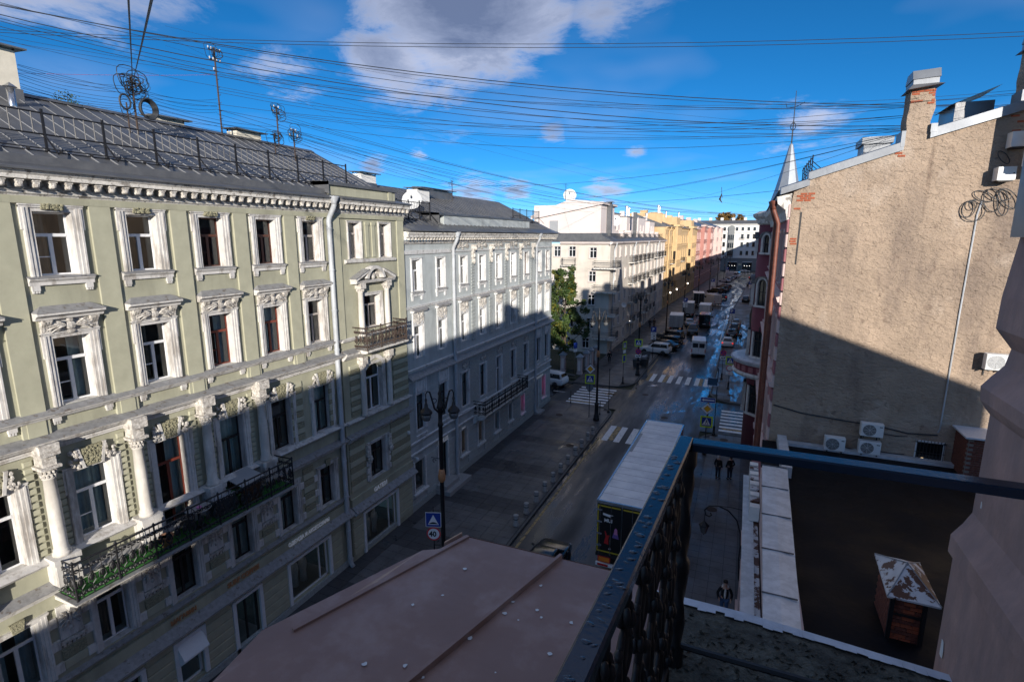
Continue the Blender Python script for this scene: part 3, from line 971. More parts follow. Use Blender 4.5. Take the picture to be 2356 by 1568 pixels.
for i, (x, y, z, lab) in enumerate([(-9.2, 57.6, .004, 'round iron manhole cover in the crossroads near the left corner'), (-3.0, 55.0, .004, 'round iron manhole cover in the crossroads near the right crossing'), (-6.2, 50.6, .004, 'round iron manhole cover in the middle of the crossroads'),
        (-12.3, 40.0, .14, 'round manhole cover in the left pavement beside the bollards'), (-.9, 33.5, .14, 'round manhole cover in the right pavement below the balcony'), (-.6, 60.6, .14, 'round manhole cover in the wet far right pavement'), (-15.6, 47.0, .14, 'round manhole cover in the pavement by the grey house corner'), (-.7, 46.4, .14, 'oval-looking manhole cover at the near right pavement corner')]):
    tag(link('manhole_cover', mhm, None, (x, y, z)), lab, 'manhole cover', 'manhole covers')
lv = MB()
rr = random.Random(5)
for i in range(140):
    a, r_ = rr.uniform(0, 6.28), abs(rr.gauss(0, .38))
    x, y, z = -12.7 + r_ * math.cos(a), 56.3 + r_ * .8 * math.sin(a), .006 + max(0, .10 - r_ * .12) * rr.random()
    b = rr.uniform(0, 6.28)
    lv.quad(*[(x + .06 * math.cos(b + k * 1.57), y + .06 * math.sin(b + k * 1.57), z + rr.uniform(0, .03)) for k in range(4)])
o = link('leaf_litter', lv.mesh('leaf_litter', 'leaf_autumn'))
o['kind'] = 'stuff'
tag(o, 'small heap of brown fallen leaves on the left crossing', 'leaves')

# ------------------------------------------------------------------ green house
YC = 14.0
green = thing('green_building', 'pale green five-storey house with white trim, columns and long iron balcony', 'building', (-18, YC, 0), R(90))
D = lambda y: y - YC
CU = {k: 8.88 + 2.437 * k for k in range(-2, 5)}
rw = random.Random(3)
holes, ris = [], []
for k, c in CU.items():
    c = D(c)
    holes += [(c - .47, c + .47, 15.93, 17.70), (c - .475, c + .475, 12.2, 14.17), (c - .47, c + .47, 4.05, 6.1)]
    holes.append((c - .52, c + .52, 6.88 if k in (1, 2) else 7.88, 10.13))
SHOP = [(13.05, 14.2, .12, 2.42, 'door'), (10.62, 11.55, .56, 2.42, 'awn'), (15.9, 18.35, .45, 2.42, 'shop'), (7.3, 9.3, .12, 2.35, 'arch'), (4.0, 6.2, .5, 2.4, 'shop')]
for a, b, c, d, _ in SHOP:
    holes.append((D(a), D(b), c, d))
w1 = wall(MB(), D(2.6), D(20.0), .1, 18.1, holes, .30)
part('wall', w1, 'green', green)
RO = .12                                   # the bay with the gable windows stands a little proud
ris = [(D(21.0), D(21.8), 15.95, 17.70), (D(23.4), D(24.2), 15.95, 17.70), (D(21.88), D(23.17), 12.35, 14.05), (D(21.7), D(23.1), 7.85, 10.4), (D(21.75), D(23.1), 4.0, 6.05), (D(21.0), D(23.85), .2, 2.42)]
w2 = wall(MB(), D(20.0), D(25.5), .1, 18.1, ris, .30, RO)
w2.quad((D(20), 0, .1), (D(20), -RO, .1), (D(20), -RO, 18.1), (D(20), 0, 18.1))
w2.quad((D(25.5), -RO, .1), (D(25.5), 12, .1), (D(25.5), 12, 18.1), (D(25.5), -RO, 18.1))
part('bay_wall', w2, 'green', green)
part('plinth', MB().fb(D(2.6), D(25.52), -.1, .10, 0, .42), 'grey_stone', green)
# top floor and fourth floor pilaster strips
for k in range(-2, 5):
    u = D(CU[k] + 1.22)
    if k == 4:
        continue
    part('pilaster', MB().fb(u - .29, u + .29, 0, .075, 12.1, 17.9), 'green_lt', green)
    part('pedestal', MB().fb(u - .33, u + .33, 0, .10, 11.5, 11.93).fb(u - .22, u + .22, .10, .13, 11.5, 11.93), 'green_lt', green)
part('pilaster', MB().fb(D(19.75), D(20.35), 0, RO + .06, 12.1, 17.9), 'green_lt', green)
part('pilaster', MB().fb(D(24.9), D(25.5), RO, RO + .06, 12.1, 17.9), 'green_lt', green)
part('frieze', MB().fb(D(2.6), D(19.99), 0, .085, 17.9, 18.1).fb(D(20.0), D(25.52), RO, RO + .085, 17.9, 18.1), 'green', green)
def cornice(u0, u1, o=0.0):
    mb = MB()
    mb.prof([(o, 18.07), (o + .07, 18.07), (o + .09, 18.12), (o + .15, 18.17), (o + .15, 18.2), (o + .19, 18.26), (o, 18.27)], u0, u1)
    mb.prof([(o, 18.28), (o + .08, 18.28), (o + .08, 18.50), (o + .46, 18.52), (o + .46, 18.62), (o + .50, 18.66), (o + .56, 18.74), (o, 18.80)], u0, u1)
    part('cornice', mb, 'trim_worn', green)
    modillions(green, u0 + .2, u1 - .12, .372, 18.44, 'orn', o + .08, o + .43)
cornice(D(2.6), D(19.9))
cornice(D(20.0), D(25.62), RO)
# windows
FR5 = {0: ('frame_white', True), 1: ('frame_white', False), 2: ('frame_brown', True), 3: ('frame_brown', False), 4: ('frame_wood', False)}
FR4 = {0: ('frame_white', True), 1: ('frame_white', True), 2: ('frame_red', True), 3: ('frame_red', False), 4: ('frame_wood', False)}
CUR = [None, 'left', None, 'left', 'right', 'both', 'full', 'both', 'left', 'right']
for k, c in CU.items():
    u = D(c)
    # top floor
    mb = MB()
    casing(mb, .94, 1.77, .25, rev=.30)
    o = part('window', mb, 'trim', green, (u, 0, 15.93))
    fm, ex = FR5.get(k, ('frame_white', False))
    glazing(o, .94, 1.77, fm, .27, .64, ex, CUR[(k * 3 + 1) % 4])
    s_ = MB()
    sill(s_, 1.62)
    so = part('sill', s_, 'trim', o)
    part('sill_flashing', MB().prof([(0, .012), (.165, -.03), (.165, -.052), (0, -.02)], -.83, .83), 'ledge_metal', o)
    if k != 3:
        kb = MB()
        for i in range(24):
            kb.ball((rw.uniform(-.24, .24), -.10 - rw.uniform(0, .03), 1.90 + rw.uniform(-.07, .07)), .05, .035, .035, 6, 4)
        kb.fb(-.27, .27, .05, .11, 1.82, 1.98)
        part('keystone', kb, 'rough_stone', o)
    # fourth floor
    mb = MB()
    casing(mb, .95, 1.97, .23, rev=.30)
    o = part('window', mb, 'trim', green, (u, 0, 12.2))
    fm, ex = FR4.get(k, ('frame_white', False))
    glazing(o, .95, 1.97, fm, .27, .66, ex, ['both', 'left', 'both', 'right', 'left', 'full', 'both'][k % 7])
    hood(o, .95, .25, 1.97, 'trim', 'orn', 'ledge_metal', seed=k)
    ap = MB()
    ap.prof([(0, -.13), (.10, -.13), (.10, -.30), (0, -.30)], -.82, .82)
    for s in (-1, 1):
        a, b = sorted((s * .60, s * .80))
        ap.fb(a, b, 0, .098, -.42, -.301)
        for q in range(3):
            ap.fb(a + .015 + q * .06, a + .055 + q * .06, 0, .08, -.5, -.421)
    part('apron', ap, 'trim', o)
    # third floor, behind the columns
    zb = 6.88 if k in (1, 2) else 7.88
    hh = 10.13 - zb
    mb = MB()
    casing(mb, 1.04, hh, .24, True, True, .08, .30)
    o = part('balcony_door' if k in (1, 2) else 'window', mb, 'trim', green, (u, 0, zb))
    glazing(o, 1.04, hh, {1: 'frame_red', 2: 'frame_dark', 3: 'frame_dark', 4: 'frame_dark'}.get(k, 'frame_white'), .27, .72 if k in (1, 2) else .66, k == 0, ['full', 'both', 'full', None, 'right', 'left', 'left'][k % 7])
    kb = MB().ext([(-.22, hh + .06), (.22, hh + .06), (.33, hh + .68), (-.33, hh + .68)], .06, .12)
    for i in range(46):
        t = rw.random()
        kb.ball((rw.uniform(-1, 1) * (.2 + .1 * t), -.13, hh + .1 + t * .54), .045, .03, .04, 5, 4)
    part('keystone', kb, 'rough_stone', o)
    kf = MB()
    for s in (-1, 1):
        pts = [(s * .21, hh + .05), (s * .29, hh + .05), (s * .42, hh + .69), (s * .33, hh + .69)]
        kf.ext(pts if s > 0 else pts[::-1], .05, .15)
    part('keystone_border', kf, 'trim', o)
    for s in (-1, 1):
        lf = MB()
        for i in range(16):
            lf.ball((s * (.50 + rw.uniform(-.12, .12)), -.10 - rw.uniform(0, .05), hh + .36 + rw.uniform(-.26, .26)), rw.uniform(.04, .08), .05, rw.uniform(.04, .08), 6, 4)
        part('carved_spray', lf, 'orn', o)
    # second floor
    mb = MB()
    casing(mb, .94, 2.05, .22, False, True, .07, .30)
    o = part('window', mb, 'trim', green, (u, 0, 4.05))
    glazing(o, .94, 2.05, 'frame_white' if k in (-1, 0) else 'frame_dark', .27, .72, False, [None, 'both', 'left', None, 'full', 'right', 'left'][(k + 2) % 7])
    part('keystone', MB().ext([(-.12, 2.10), (.12, 2.10), (.17, 2.42), (-.17, 2.42)], .06, .13), 'rough_stone', o)
# bands
u0, u1 = D(2.6), D(19.95)
part('string_course', MB().prof([(0, 11.93), (.15, 11.93), (.19, 11.99), (.24, 12.03), (.24, 12.07), (0, 12.09)], u0, u1).prof([(RO, 11.93), (RO + .12, 11.93), (RO + .19, 12.05), (RO, 12.09)], D(20.0), D(25.52)), 'trim', green)
part('ledge_flashing', MB().prof([(0, 12.19), (.27, 12.085), (.27, 12.065), (0, 12.10)], u0, u1), 'ledge_metal', green)
part('entablature', MB().prof([(0, 11.02), (.10, 11.02), (.10, 11.10), (.16, 11.10), (.16, 11.18), (.32, 11.24), (.36, 11.30), (.40, 11.34), (.40, 11.38), (0, 11.40)], u0, u1).prof([(RO, 11.02), (RO + .10, 11.02), (RO + .32, 11.24), (RO + .38, 11.38), (RO, 11.40)], D(20.0), D(25.52)), 'trim', green)
part('ledge_flashing', MB().prof([(0, 11.52), (.43, 11.405), (.43, 11.375), (0, 11.41)], u0, u1).prof([(RO, 11.52), (RO + .41, 11.405), (RO + .41, 11.375), (RO, 11.41)], D(19.97), D(25.54)), 'ledge_metal', green)
cm = MB().lathe([(.20, 0), (.23, 0), (.23, .10), (.19, .13), (.205, .19), (.175, .22), (.175, .9), (.17, 1.6), (.148, 2.34), (.17, 2.36), (.17, 2.40), (.15, 2.42), (.16, 2.62), (.21, 2.70)], (0, 0, 0), 18).mesh('column', 'column', True)
cap = MB()
for i in range(12):
    a = i * math.pi / 6
    cap.ball((.17 * math.cos(a), .17 * math.sin(a), 2.46), .035, .035, .05, 5, 4)
    cap.ball((.19 * math.cos(a + .26), .19 * math.sin(a + .26), 2.58), .035, .035, .05, 5, 4)
cap.fb(-.25, .25, -.25, .25, 2.68, 2.76)
cap.fb(-.17, .17, -.25, .17, 2.76, 3.08)
cap.fb(-.24, .24, -.25, .30, 3.08, 3.42)
capm = cap.mesh('capital', 'orn')
for k in range(-2, 4):
    if k in (3,):
        continue
    u = D(CU[k] + 1.22) if k < 3 else 0
    c = link('column', cm, green, (u, -.27, 7.92))
    link('capital', capm, c)
    part('column_pedestal', MB().fb(u - .30, u + .30, 0, .52, 7.06, 7.74).fb(u - .34, u + .34, 0, .56, 7.74, 7.92), 'trim', green)
    for s in (-1, 1):
        blocks(green, u + s * .33 - .11, u + s * .33 + .11, 7.95, 10.9, 14, 'green_lt', 0, .06, .05, .02)
for a, b in ((16.72, 17.40), (19.05, 19.42), (20.45, 21.20), (24.0, 25.45)):
    off = RO if a > 20 else 0
    for i in range(10):
        part('stone_block', MB().bev(D(a), D(b), -off - .07, -off, 8.0 + i * .27, 8.24 + i * .27, .02), 'green_lt' if i % 2 else 'rough_stone', green)
part('sill_course', MB().prof([(0, 7.70), (.20, 7.70), (.26, 7.76), (.30, 7.80), (0, 7.90)], u0, u1).prof([(RO, 7.70), (RO + .20, 7.70), (RO + .30, 7.80), (RO, 7.85)], D(20.0), D(25.52)), 'trim', green)
part('ledge_flashing', MB().prof([(0, 7.12), (.36, 6.99), (.36, 6.96), (0, 7.0)], u0, u1).prof([(RO, 7.12), (RO + .34, 6.99), (RO + .34, 6.96), (RO, 7.0)], D(19.97), D(25.54)), 'ledge_metal', green)
part('string_course', MB().prof([(0, 6.72), (.12, 6.72), (.16, 6.82), (.30, 6.90), (.33, 6.955), (0, 6.99)], u0, u1).prof([(RO, 6.72), (RO + .12, 6.72), (RO + .30, 6.90), (RO, 6.99)], D(20.0), D(25.52)), 'trim', green)
# second-floor piers: quoins, carved panels
for k in range(-2, 4):
    u = D(CU[k] + 1.22)
    for s in (-1, 1):
        for i in range(3):
            part('quoin', MB().bev(u + s * .46 - .14, u + s * .46 + .14, -.075, 0, 4.15 + i * .75, 4.46 + i * .75, .015), 'trim', green)
    if k < 3:
        pn = part('panel', MB().fb(u - .30, u + .30, 0, .06, 5.15, 6.25), 'trim', green)
        lf = MB()
        leafy(lf, .55, .8, .07, 5, k)
        part('carved_spray', lf, 'orn', pn, (u, 0, 5.72))
        part('panel_fringe', MB().fb(u - .34, u + .34, 0, .11, 5.02, 5.12), 'orn', pn)
        for q in range(5):
            part('panel_tooth', MB().prof([(0, 4.9), (.06, 4.9), (.09, 5.02), (0, 5.02)], u - .28 + q * .125, u - .20 + q * .125), 'orn', pn)
        part('stone_block', MB().bev(u - .32, u + .32, -.05, 0, 4.15, 4.45, .02), 'green_lt', green)
        part('stone_block', MB().bev(u - .32, u + .32, -.07, 0, 4.50, 4.80, .02), 'rough_stone', green)
    else:
        for i in range(8):
            part('stone_block', MB().bev(u - .33, u + .33, -.06, 0, 4.1 + i * .31, 4.38 + i * .31, .02), 'rough_stone' if i % 2 else 'green_lt', green)
for a, b in ((20.1, 21.3), (23.55, 25.45)):
    for i in range(8):
        part('stone_block', MB().bev(D(a), D(b), -RO - .06, -RO, 4.0 + i * .335, 4.31 + i * .335, .02), 'rough_stone' if i % 2 else 'green_lt', green)
part('fascia', MB().fb(D(2.6), D(19.95), 0, .12, 3.26, 3.66).fb(D(20.0), D(25.52), RO, RO + .12, 3.26, 3.66), 'green', green)
part('ledge_flashing', MB().prof([(.0, 3.98), (.20, 3.92), (.20, 3.88), (0, 3.9)], D(2.6), D(19.95)).prof([(.0, 3.26), (.12, 3.26), (.46, 2.99), (.46, 2.95), (0, 3.0)], D(2.6), D(19.95)).prof([(RO, 3.26), (RO + .12, 3.26), (RO + .46, 2.99), (RO + .46, 2.95), (RO, 3.0)], D(19.97), D(25.54)), 'ledge_metal', green)
part('drip_edge', MB().prof([(0, 2.80), (.30, 2.80), (.40, 2.88), (.44, 2.945), (0, 2.99)], D(2.6), D(19.95)).prof([(RO, 2.80), (RO + .30, 2.80), (RO + .44, 2.945), (RO, 2.99)], D(20.0), D(25.52)), 'frame_white', green)
# ground floor rustication
for a, b in ((3.0, 3.9), (6.35, 7.2), (9.5, 10.5), (11.7, 12.9), (14.35, 15.75), (18.5, 19.3), (20.05, 20.9), (24.0, 25.45)):
    off = RO if a > 20 else 0
    for i in range(6):
        part('stone_block', MB().bev(D(a), D(b), -off - .06, -off, .45 + i * .385, .81 + i * .385, .03), 'green_lt', green)
# shop fronts
for a, b, c, d, kind in SHOP + [(21.0, 23.85, .2, 2.42, 'gate')]:
    off = RO if kind == 'gate' else 0
    W, hh, uc = b - a, d - c, D((a + b) / 2)
    fr = MB()
    t = .07
    dp = .16 - off
    fm = 'frame_dark' if kind in ('door', 'arch') else 'frame_white'
    fr.fb(-W / 2, -W / 2 + t, -dp - .05, -dp + .03, 0, hh).fb(W / 2 - t, W / 2, -dp - .05, -dp + .03, 0, hh).fb(-W / 2, W / 2, -dp - .05, -dp + .03, hh - t, hh).fb(-W / 2, W / 2, -dp - .05, -dp + .03, 0, t)
    if kind in ('shop', 'gate'):
        fr.fb(W * .28, W * .28 + .06, -dp - .05, -dp + .03, t, hh - t)
    if kind in ('door', 'arch'):
        fr.fb(-.03, .03, -dp - .05, -dp + .03, t, hh - t)
    o = part('door' if kind in ('door', 'arch') else 'shop_window', fr, fm, green, (uc, 0, c))
    part('pane', MB().quad((-W / 2, dp, 0), (W / 2, dp, 0), (W / 2, dp, hh), (-W / 2, dp, hh)), 'glass', o)
    rm = MB().quad((-W / 2 - .4, dp + 1.8, -.1), (W / 2 + .4, dp + 1.8, -.1), (W / 2 + .4, dp + 1.8, hh + .2), (-W / 2 - .4, dp + 1.8, hh + .2)).quad((-W / 2 - .4, .3, -.1), (W / 2 + .4, .3, -.1), (W / 2 + .4, dp + 1.8, -.1), (-W / 2 - .4, dp + 1.8, -.1)).quad((-W / 2 - .4, .3, hh + .2), (-W / 2 - .4, dp + 1.8, hh + .2), (W / 2 + .4, dp + 1.8, hh + .2), (W / 2 + .4, .3, hh + .2))
    part('room', rm, 'room', o)
    if kind in ('shop', 'gate'):
        for q in range(5):
            x = -W * .4 + q * W * .19
            part('display_lamp', MB().ball((x, dp + .8, hh - .25), .05, .05, .05, 6, 4), 'lamp_warm', o)
        dm = MB()
        for q in range(3):
            x = -W * .3 + q * W * .22
            dm.lathe([(.16, 0), (.14, .5), (.2, .9), (.17, 1.15), (.06, 1.2), (.08, 1.3), (.06, 1.45), (0, 1.5)], (x, dp + .7, 0), 8)
        part('display_figure', dm, 'cloth_white', o, smooth=True)
    if kind == 'awn':
        part('awning_box', MB().prof([(0, .92), (.40, 1.25), (.40, 1.31), (0, 1.9)], -W / 2 - .03, W / 2 + .03), 'frame_white', o)
    cs = MB()
    for s in (-1, 1):
        x0, x1 = sorted((s * W / 2, s * (W / 2 + .16)))
        cs.fb(x0, x1, off, off + .10, -.02, hh + .12)
    cs.fb(-W / 2, W / 2, off, off + .09, hh, hh + .12)
    part('casing', cs, 'frame_white', o)
# the bay's own windows
for a, b, c, d in ris[:5]:
    W, hh, uc = b - a, d - c, (a + b) / 2
    mb = MB()
    casing(mb, W, hh, .13 if W < 1 else .22, False, True, .06, .29)
    o = part('window', mb, 'trim', green, (uc, -RO, c))
    glazing(o, W, hh, 'frame_wood' if c > 11 else 'frame_white' if c > 7 else 'frame_dark', .28, .70, False, 'both' if c > 15 else None)
    if c < 7:
        for s in (-1, 1):
            hd = MB()
            x = s * (W / 2 + .24)
            hd.fb(x - .13, x + .13, 0, .16, 1.5, 2.15)
            hd.ball((x, -.2, 1.35), .13, .13, .17, 8, 6)
            for q in range(7):
                hd.ball((x + .13 * math.cos(q), -.2, 1.35 + .17 * math.sin(q)), .06, .08, .06, 5, 4)
            part('carved_mask', hd, 'orn', o)
            for q in range(3):
                part('quoin', MB().bev(x - .14, x + .14, -.07, 0, .1 + q * .42, .38 + q * .42, .015), 'trim', o)
for u in (D(22.35), D(22.85)):
    part('pilaster', MB().fb(u - .12, u + .12, RO, RO + .05, 16.0, 17.6).fb(u - .15, u + .15, RO, RO + .08, 17.6, 17.75), 'green_lt', green)
part('sill_course', MB().prof([(RO, 15.93), (RO + .17, 15.88), (RO + .15, 15.78), (RO, 15.72)], D(20.6), D(24.6)), 'trim', green)
for zb, zt, us in ((12.05, 14.35, (21.45, 23.60)), (7.85, 10.5, (21.30, 23.50))):
    for y in us:
        c = part('column', MB().lathe([(.18, 0), (.18, .1), (.14, .14), (.15, 1.0), (.13, zt - zb - .1), (.17, zt - zb)], (D(y), -RO - .16, zb), 14), 'column', green, smooth=True)
        cp = MB()
        for i in range(10):
            a = i * math.pi / 5
            cp.ball((D(y) + .16 * math.cos(a), -RO - .16 + .16 * math.sin(a), zt + .05), .05, .05, .09, 5, 4)
        cp.fb(D(y) - .2, D(y) + .2, RO, RO + .38, zt + .12, zt + .5)
        part('capital', cp, 'orn', c)
pd = part('pediment', MB().prof([(RO, 14.72), (RO + .36, 14.74), (RO + .42, 14.84), (RO, 14.88)], D(20.95), D(24.1)), 'trim', green)
for s in (-1, 1):
    uc = D(22.52)
    pts = [(uc + s * 1.58, 14.86), (uc + s * .62, 15.28), (uc + s * .62, 15.40), (uc + s * 1.62, 14.97)]
    part('raking_cornice', MB().ext(pts if s < 0 else pts[::-1], RO, RO + .42), 'trim', pd)
    pts = [(uc + s * 1.66, 14.975), (uc + s * .60, 15.415), (uc + s * .60, 15.44), (uc + s * 1.68, 15.0)]
    part('cap_flashing', MB().ext(pts if s < 0 else pts[::-1], RO, RO + .46), 'ledge_metal', pd)
ar = arc_pts((D(22.52), 14.80), .78, R(12), R(168), 10)
ai = arc_pts((D(22.52), 14.80), .62, R(168), R(12), 10)
part('arch_cornice', MB().ext(ar + ai, RO + .02, RO + .40), 'trim', pd)
lf = MB()
leafy(lf, 1.3, .62, .08, 6, 9)
lf.ball((0, -.16, -.02), .17, .08, .2, 10, 6)
part('carved_shield', lf, 'orn', pd, (D(22.52), -RO, 15.08))
arc = MB().ext(arc_pts((D(22.4), 9.95), .95, R(20), R(160), 10) + arc_pts((D(22.4), 9.95), .75, R(160), R(20), 10), RO, RO + .10)
part('arch_casing', arc, 'trim', green)
part('awning_spandrel', MB().ext([(D(21.7), 10.42), (D(21.7), 10.25)] + arc_pts((D(22.4), 9.55), .85, R(145), R(35), 8) + [(D(23.1), 10.25), (D(23.1), 10.42)], -.1, RO - .01), 'green', green)
# roof
def roofprof(u0, u1, name, pts):
    part(name, MB().prof(pts, u0, u1), 'roof_metal', green)
roofprof(D(2.6), D(20.0), 'roof', [(.64, 18.79), (.64, 18.74), (0, 18.70), (-12.0, 18.70), (-12.0, 18.85), (-6.2, 22.0), (-.42, 19.16), (-.42, 19.10), (-.25, 18.98)])
roofprof(D(20.0), D(25.66), 'roof', [(.74, 18.79), (.74, 18.74), (0, 18.70), (-12.0, 18.70), (-12.0, 18.85), (-6.2, 22.0), (-.42, 19.16), (-.25, 18.98)])
part('gutter_upstand', MB().prof([(-.30, 18.98), (-.26, 18.98), (-.26, 19.22), (-.30, 19.22)], D(2.6), D(20.0)), 'roof_metal', green)
sm = MB()
sm.add([(0, .50, 19.20), (.02, .50, 19.20), (.02, 6.15, 21.96), (0, 6.15, 21.96), (0, .50, 19.235), (.02, .50, 19.235), (.02, 6.15, 21.995), (0, 6.15, 21.995)], [(0, 3, 2, 1), (4, 5, 6, 7), (0, 1, 5, 4), (1, 2, 6, 5), (2, 3, 7, 6), (3, 0, 4, 7)])
smm = sm.mesh('roof_seam', 'seam')
u = D(2.8)
while u < D(25.5):
    link('roof_seam', smm, green, (u, 0, 0))
    u += .56
part('ridge_cap', MB().prof([(-6.5, 21.86), (-6.2, 22.06), (-5.9, 21.90), (-6.2, 22.02)], D(2.6), D(25.6)), 'roof_metal', green)
part('attic_wall', MB().fb(D(20.15), D(25.25), -.9, -.12, 18.9, 19.40).fb(D(24.6), D(24.9), -.12, -.06, 18.9, 19.40), 'green', green)
part('attic_coping', MB().prof([(.0, 19.55), (.0, 19.40), (-1.1, 19.40), (-1.1, 19.62)], D(20.0), D(25.4)).add([(D(20.0), .0, 18.98), (D(20.0), 0, 19.55), (D(20.0), 1.6, 19.62), (D(20.0), 1.6, 19.5)], [(0, 1, 2, 3)]), 'roof_metal', green)
drainpipe(green, D(19.62), 18.78, .15, .12, oh=.58, os=.2)
# signs on the fascia
text('shop_lettering', 'GATE31', .34, 'lettering', green, (D(21.75), -RO - .135, 3.34), bold=.01)
text('shop_lettering', 'ОДЕЖДА И АКСЕССУАРЫ', .25, 'lettering', green, (D(15.85), -.135, 3.36), xs=.80, bold=.006)
text('shop_lettering', 'SURF COFFEE', .27, 'copper_letter', green, (D(12.75), -.135, 3.36), xs=.93, bold=.012)
text('shop_lettering', 'МАГАЗИН', .22, 'copper_letter', green, (D(10.45), -.135, 3.38), xs=.9, bold=.01)
# iron railings
def scroll(mb, cx, cz, r, s, y, t=.021, turns=1.4):
    n = 14
    mb.tube([(cx + s * (r * (1 - .62 * i / n)) * math.cos(turns * 6.28 * i / n), y, cz + (r * (1 - .62 * i / n)) * math.sin(turns * 6.28 * i / n)) for i in range(n + 1)], t, 4)
def rail_panel(L, h, name='railing_panel', m='iron'):
    mb = MB()
    n = max(1, round(L / .30))
    w = L / n
    for i in range(n):
        x = (i + .5) * w
        mb.tube([(x, 0, .04), (x, 0, h * .30)], .012, 4)
        mb.tube([(x, 0, h * .62), (x, 0, h)], .012, 4)
        for s in (-1, 1):
            scroll(mb, x + s * w * .25, h * .80, w * .22, s, 0)
            scroll(mb, x + s * w * .25, h * .16, w * .22, s, 0)
            mb.tube([(x, 0, h * .28), (x + s * w * .34, -.01, h * .38), (x + s * w * .30, 0, h * .50), (x, 0, h * .62)], .02, 4)
        mb.ball((x, 0, h * .46), .07, .03, .11, 6, 4)
        mb.ball((x, 0, h * .60), .07, .02, .05, 6, 4)
    return mb.mesh(name, m)
def balcony(parent, u0, u1, z, p, h, m='iron', slab='trim_worn', o=0.0, bracket=None, mod=1.2, turf=False, name='balcony'):
    root = part(name, MB().prof([(o, z - .16), (o + p * .8, z - .14), (o + p - .04, z - .10), (o + p, z - .05), (o + p, z), (o, z + .04)], u0, u1), slab, parent)
    n = max(1, round((u1 - u0 - .1) / mod))
    L = (u1 - u0 - .12) / n
    pm = rail_panel(L, h - .04, m=m)
    for i in range(n):
        link('railing_panel', pm, root, (u0 + .06 + i * L, -o - p + .08, z + .02))
    ps = rail_panel(p - .12, h - .04, m=m)
    for x in (u0 + .06, u1 - .06):
        link('railing_panel', ps, root, (x, -o - .06, z + .02), (0, 0, R(-90)))
    hr = MB()
    hr.tube([(u0 + .06, -o, z + h), (u0 + .06, -o - p + .08, z + h), (u1 - .06, -o - p + .08, z + h), (u1 - .06, -o, z + h)], .03, 6)
    hr.tube([(u0 + .06, -o, z + .07), (u0 + .06, -o - p + .08, z + .07), (u1 - .06, -o - p + .08, z + .07), (u1 - .06, -o, z + .07)], .018, 4)
    part('handrail', hr, m, root)
    for i in range(n + 1):
        part('railing_post', MB().lathe([(.035, 0), (.03, h * .3), (.045, h * .4), (.028, h * .5), (.03, h), (.05, h + .05), (.0, h + .12)], (u0 + .06 + i * L, -o - p + .08, z), 6), m, root)
    return root
gb = balcony(green, D(7.42), D(15.62), 6.66, 1.15, 1.2, turf=True)
part('slab_flashing', MB().prof([(.0, 6.75), (1.2, 6.685), (1.2, 6.66), (0, 6.71)], D(7.36), D(15.68)), 'ledge_metal', gb)
part('green_matting', MB().fb(D(7.5), D(15.5), .10, 1.06, 6.70, 6.78), 'turf', gb)
for y in (7.75, 10.1, 12.5, 14.9):
    c = MB().prof([(0, 5.95), (.16, 5.95), (.30, 6.20), (.75, 6.35), (.9, 6.46), (.9, 6.51), (0, 6.51)], D(y) - .14, D(y) + .14)
    part('console', c, 'trim_worn', gb)
rb = balcony(green, D(20.85), D(24.35), 11.42, .95, 1.15, m='iron_rust', o=RO)

# ------------------------------------------------------------------ grey house
YG = 38.0
greyb = thing('grey_building', 'blue-grey four-storey house with carved window hoods and iron balcony on the corner', 'building', (-18, YG, 0), R(90))
D = lambda y: y - YG
GC = [26.9, 29.65, 32.65, 35.5, 38.4, 41.3, 44.2, 47.45, 49.7]
holes = []
for i, y in enumerate(GC):
    u = D(y)
    holes += [(u - .41, u + .41, 13.82, 15.69), (u - .43, u + .43, 9.78, 11.86), (u - .47, u + .47, 5.15 if i < 2 or i > 6 else (4.1 if i == 4 else 4.95), 7.48)]
GG = [(25.95, 27.1, 1.3, 3.2, 'w'), (28.75, 29.95, .75, 3.3, 'door'), (31.85, 32.75, 1.5, 3.28, 'lit'), (34.55, 35.45, 1.4, 3.05, 'lit'), (37.5, 38.3, 1.35, 2.8, 'w'), (40.25, 41.0, 1.35, 2.8, 'w'), (43.0, 43.8, 1.2, 2.8, 'pink'), (46.4, 47.3, .4, 3.2, 'door'), (48.4, 49.35, 1.2, 3.3, 'pink')]
for a, b, c, d, _ in GG:
    holes.append((D(a), D(b), c, d))
wm = wall(MB(), D(25.55), D(51.0), .1, 16.75, holes)
wm.quad((D(51.0), 0, .1), (D(51.0), 14, .1), (D(51.0), 14, 16.75), (D(51.0), 0, 16.75))
part('wall', wm, 'grey', greyb)
part('plinth', MB().fb(D(25.55), D(51.05), -.1, .07, 0, .5), 'grey_stone', greyb)
part('cornice', MB().prof([(0, 16.62), (.07, 16.62), (.14, 16.72), (.18, 16.80), (0, 16.82)], D(25.55), D(51.1)).prof([(0, 16.83), (.08, 16.83), (.08, 16.98), (.44, 17.0), (.44, 17.10), (.52, 17.22), (.52, 17.28), (0, 17.34)], D(25.55), D(51.4)), 'trim_worn', greyb)
modillions(greyb, D(25.8), D(51.2), .33, 16.94, 'orn', .08, .40, .11, .13)
part('string_course', MB().prof([(0, 16.02), (.08, 16.02), (.11, 16.12), (.14, 16.24), (0, 16.26)], D(25.55), D(30.9)), 'grey_trim', greyb)
part('string_course', MB().prof([(0, 16.04), (.07, 16.04), (.10, 16.12), (0, 16.14)], D(31.4), D(51.05)), 'grey_trim', greyb)
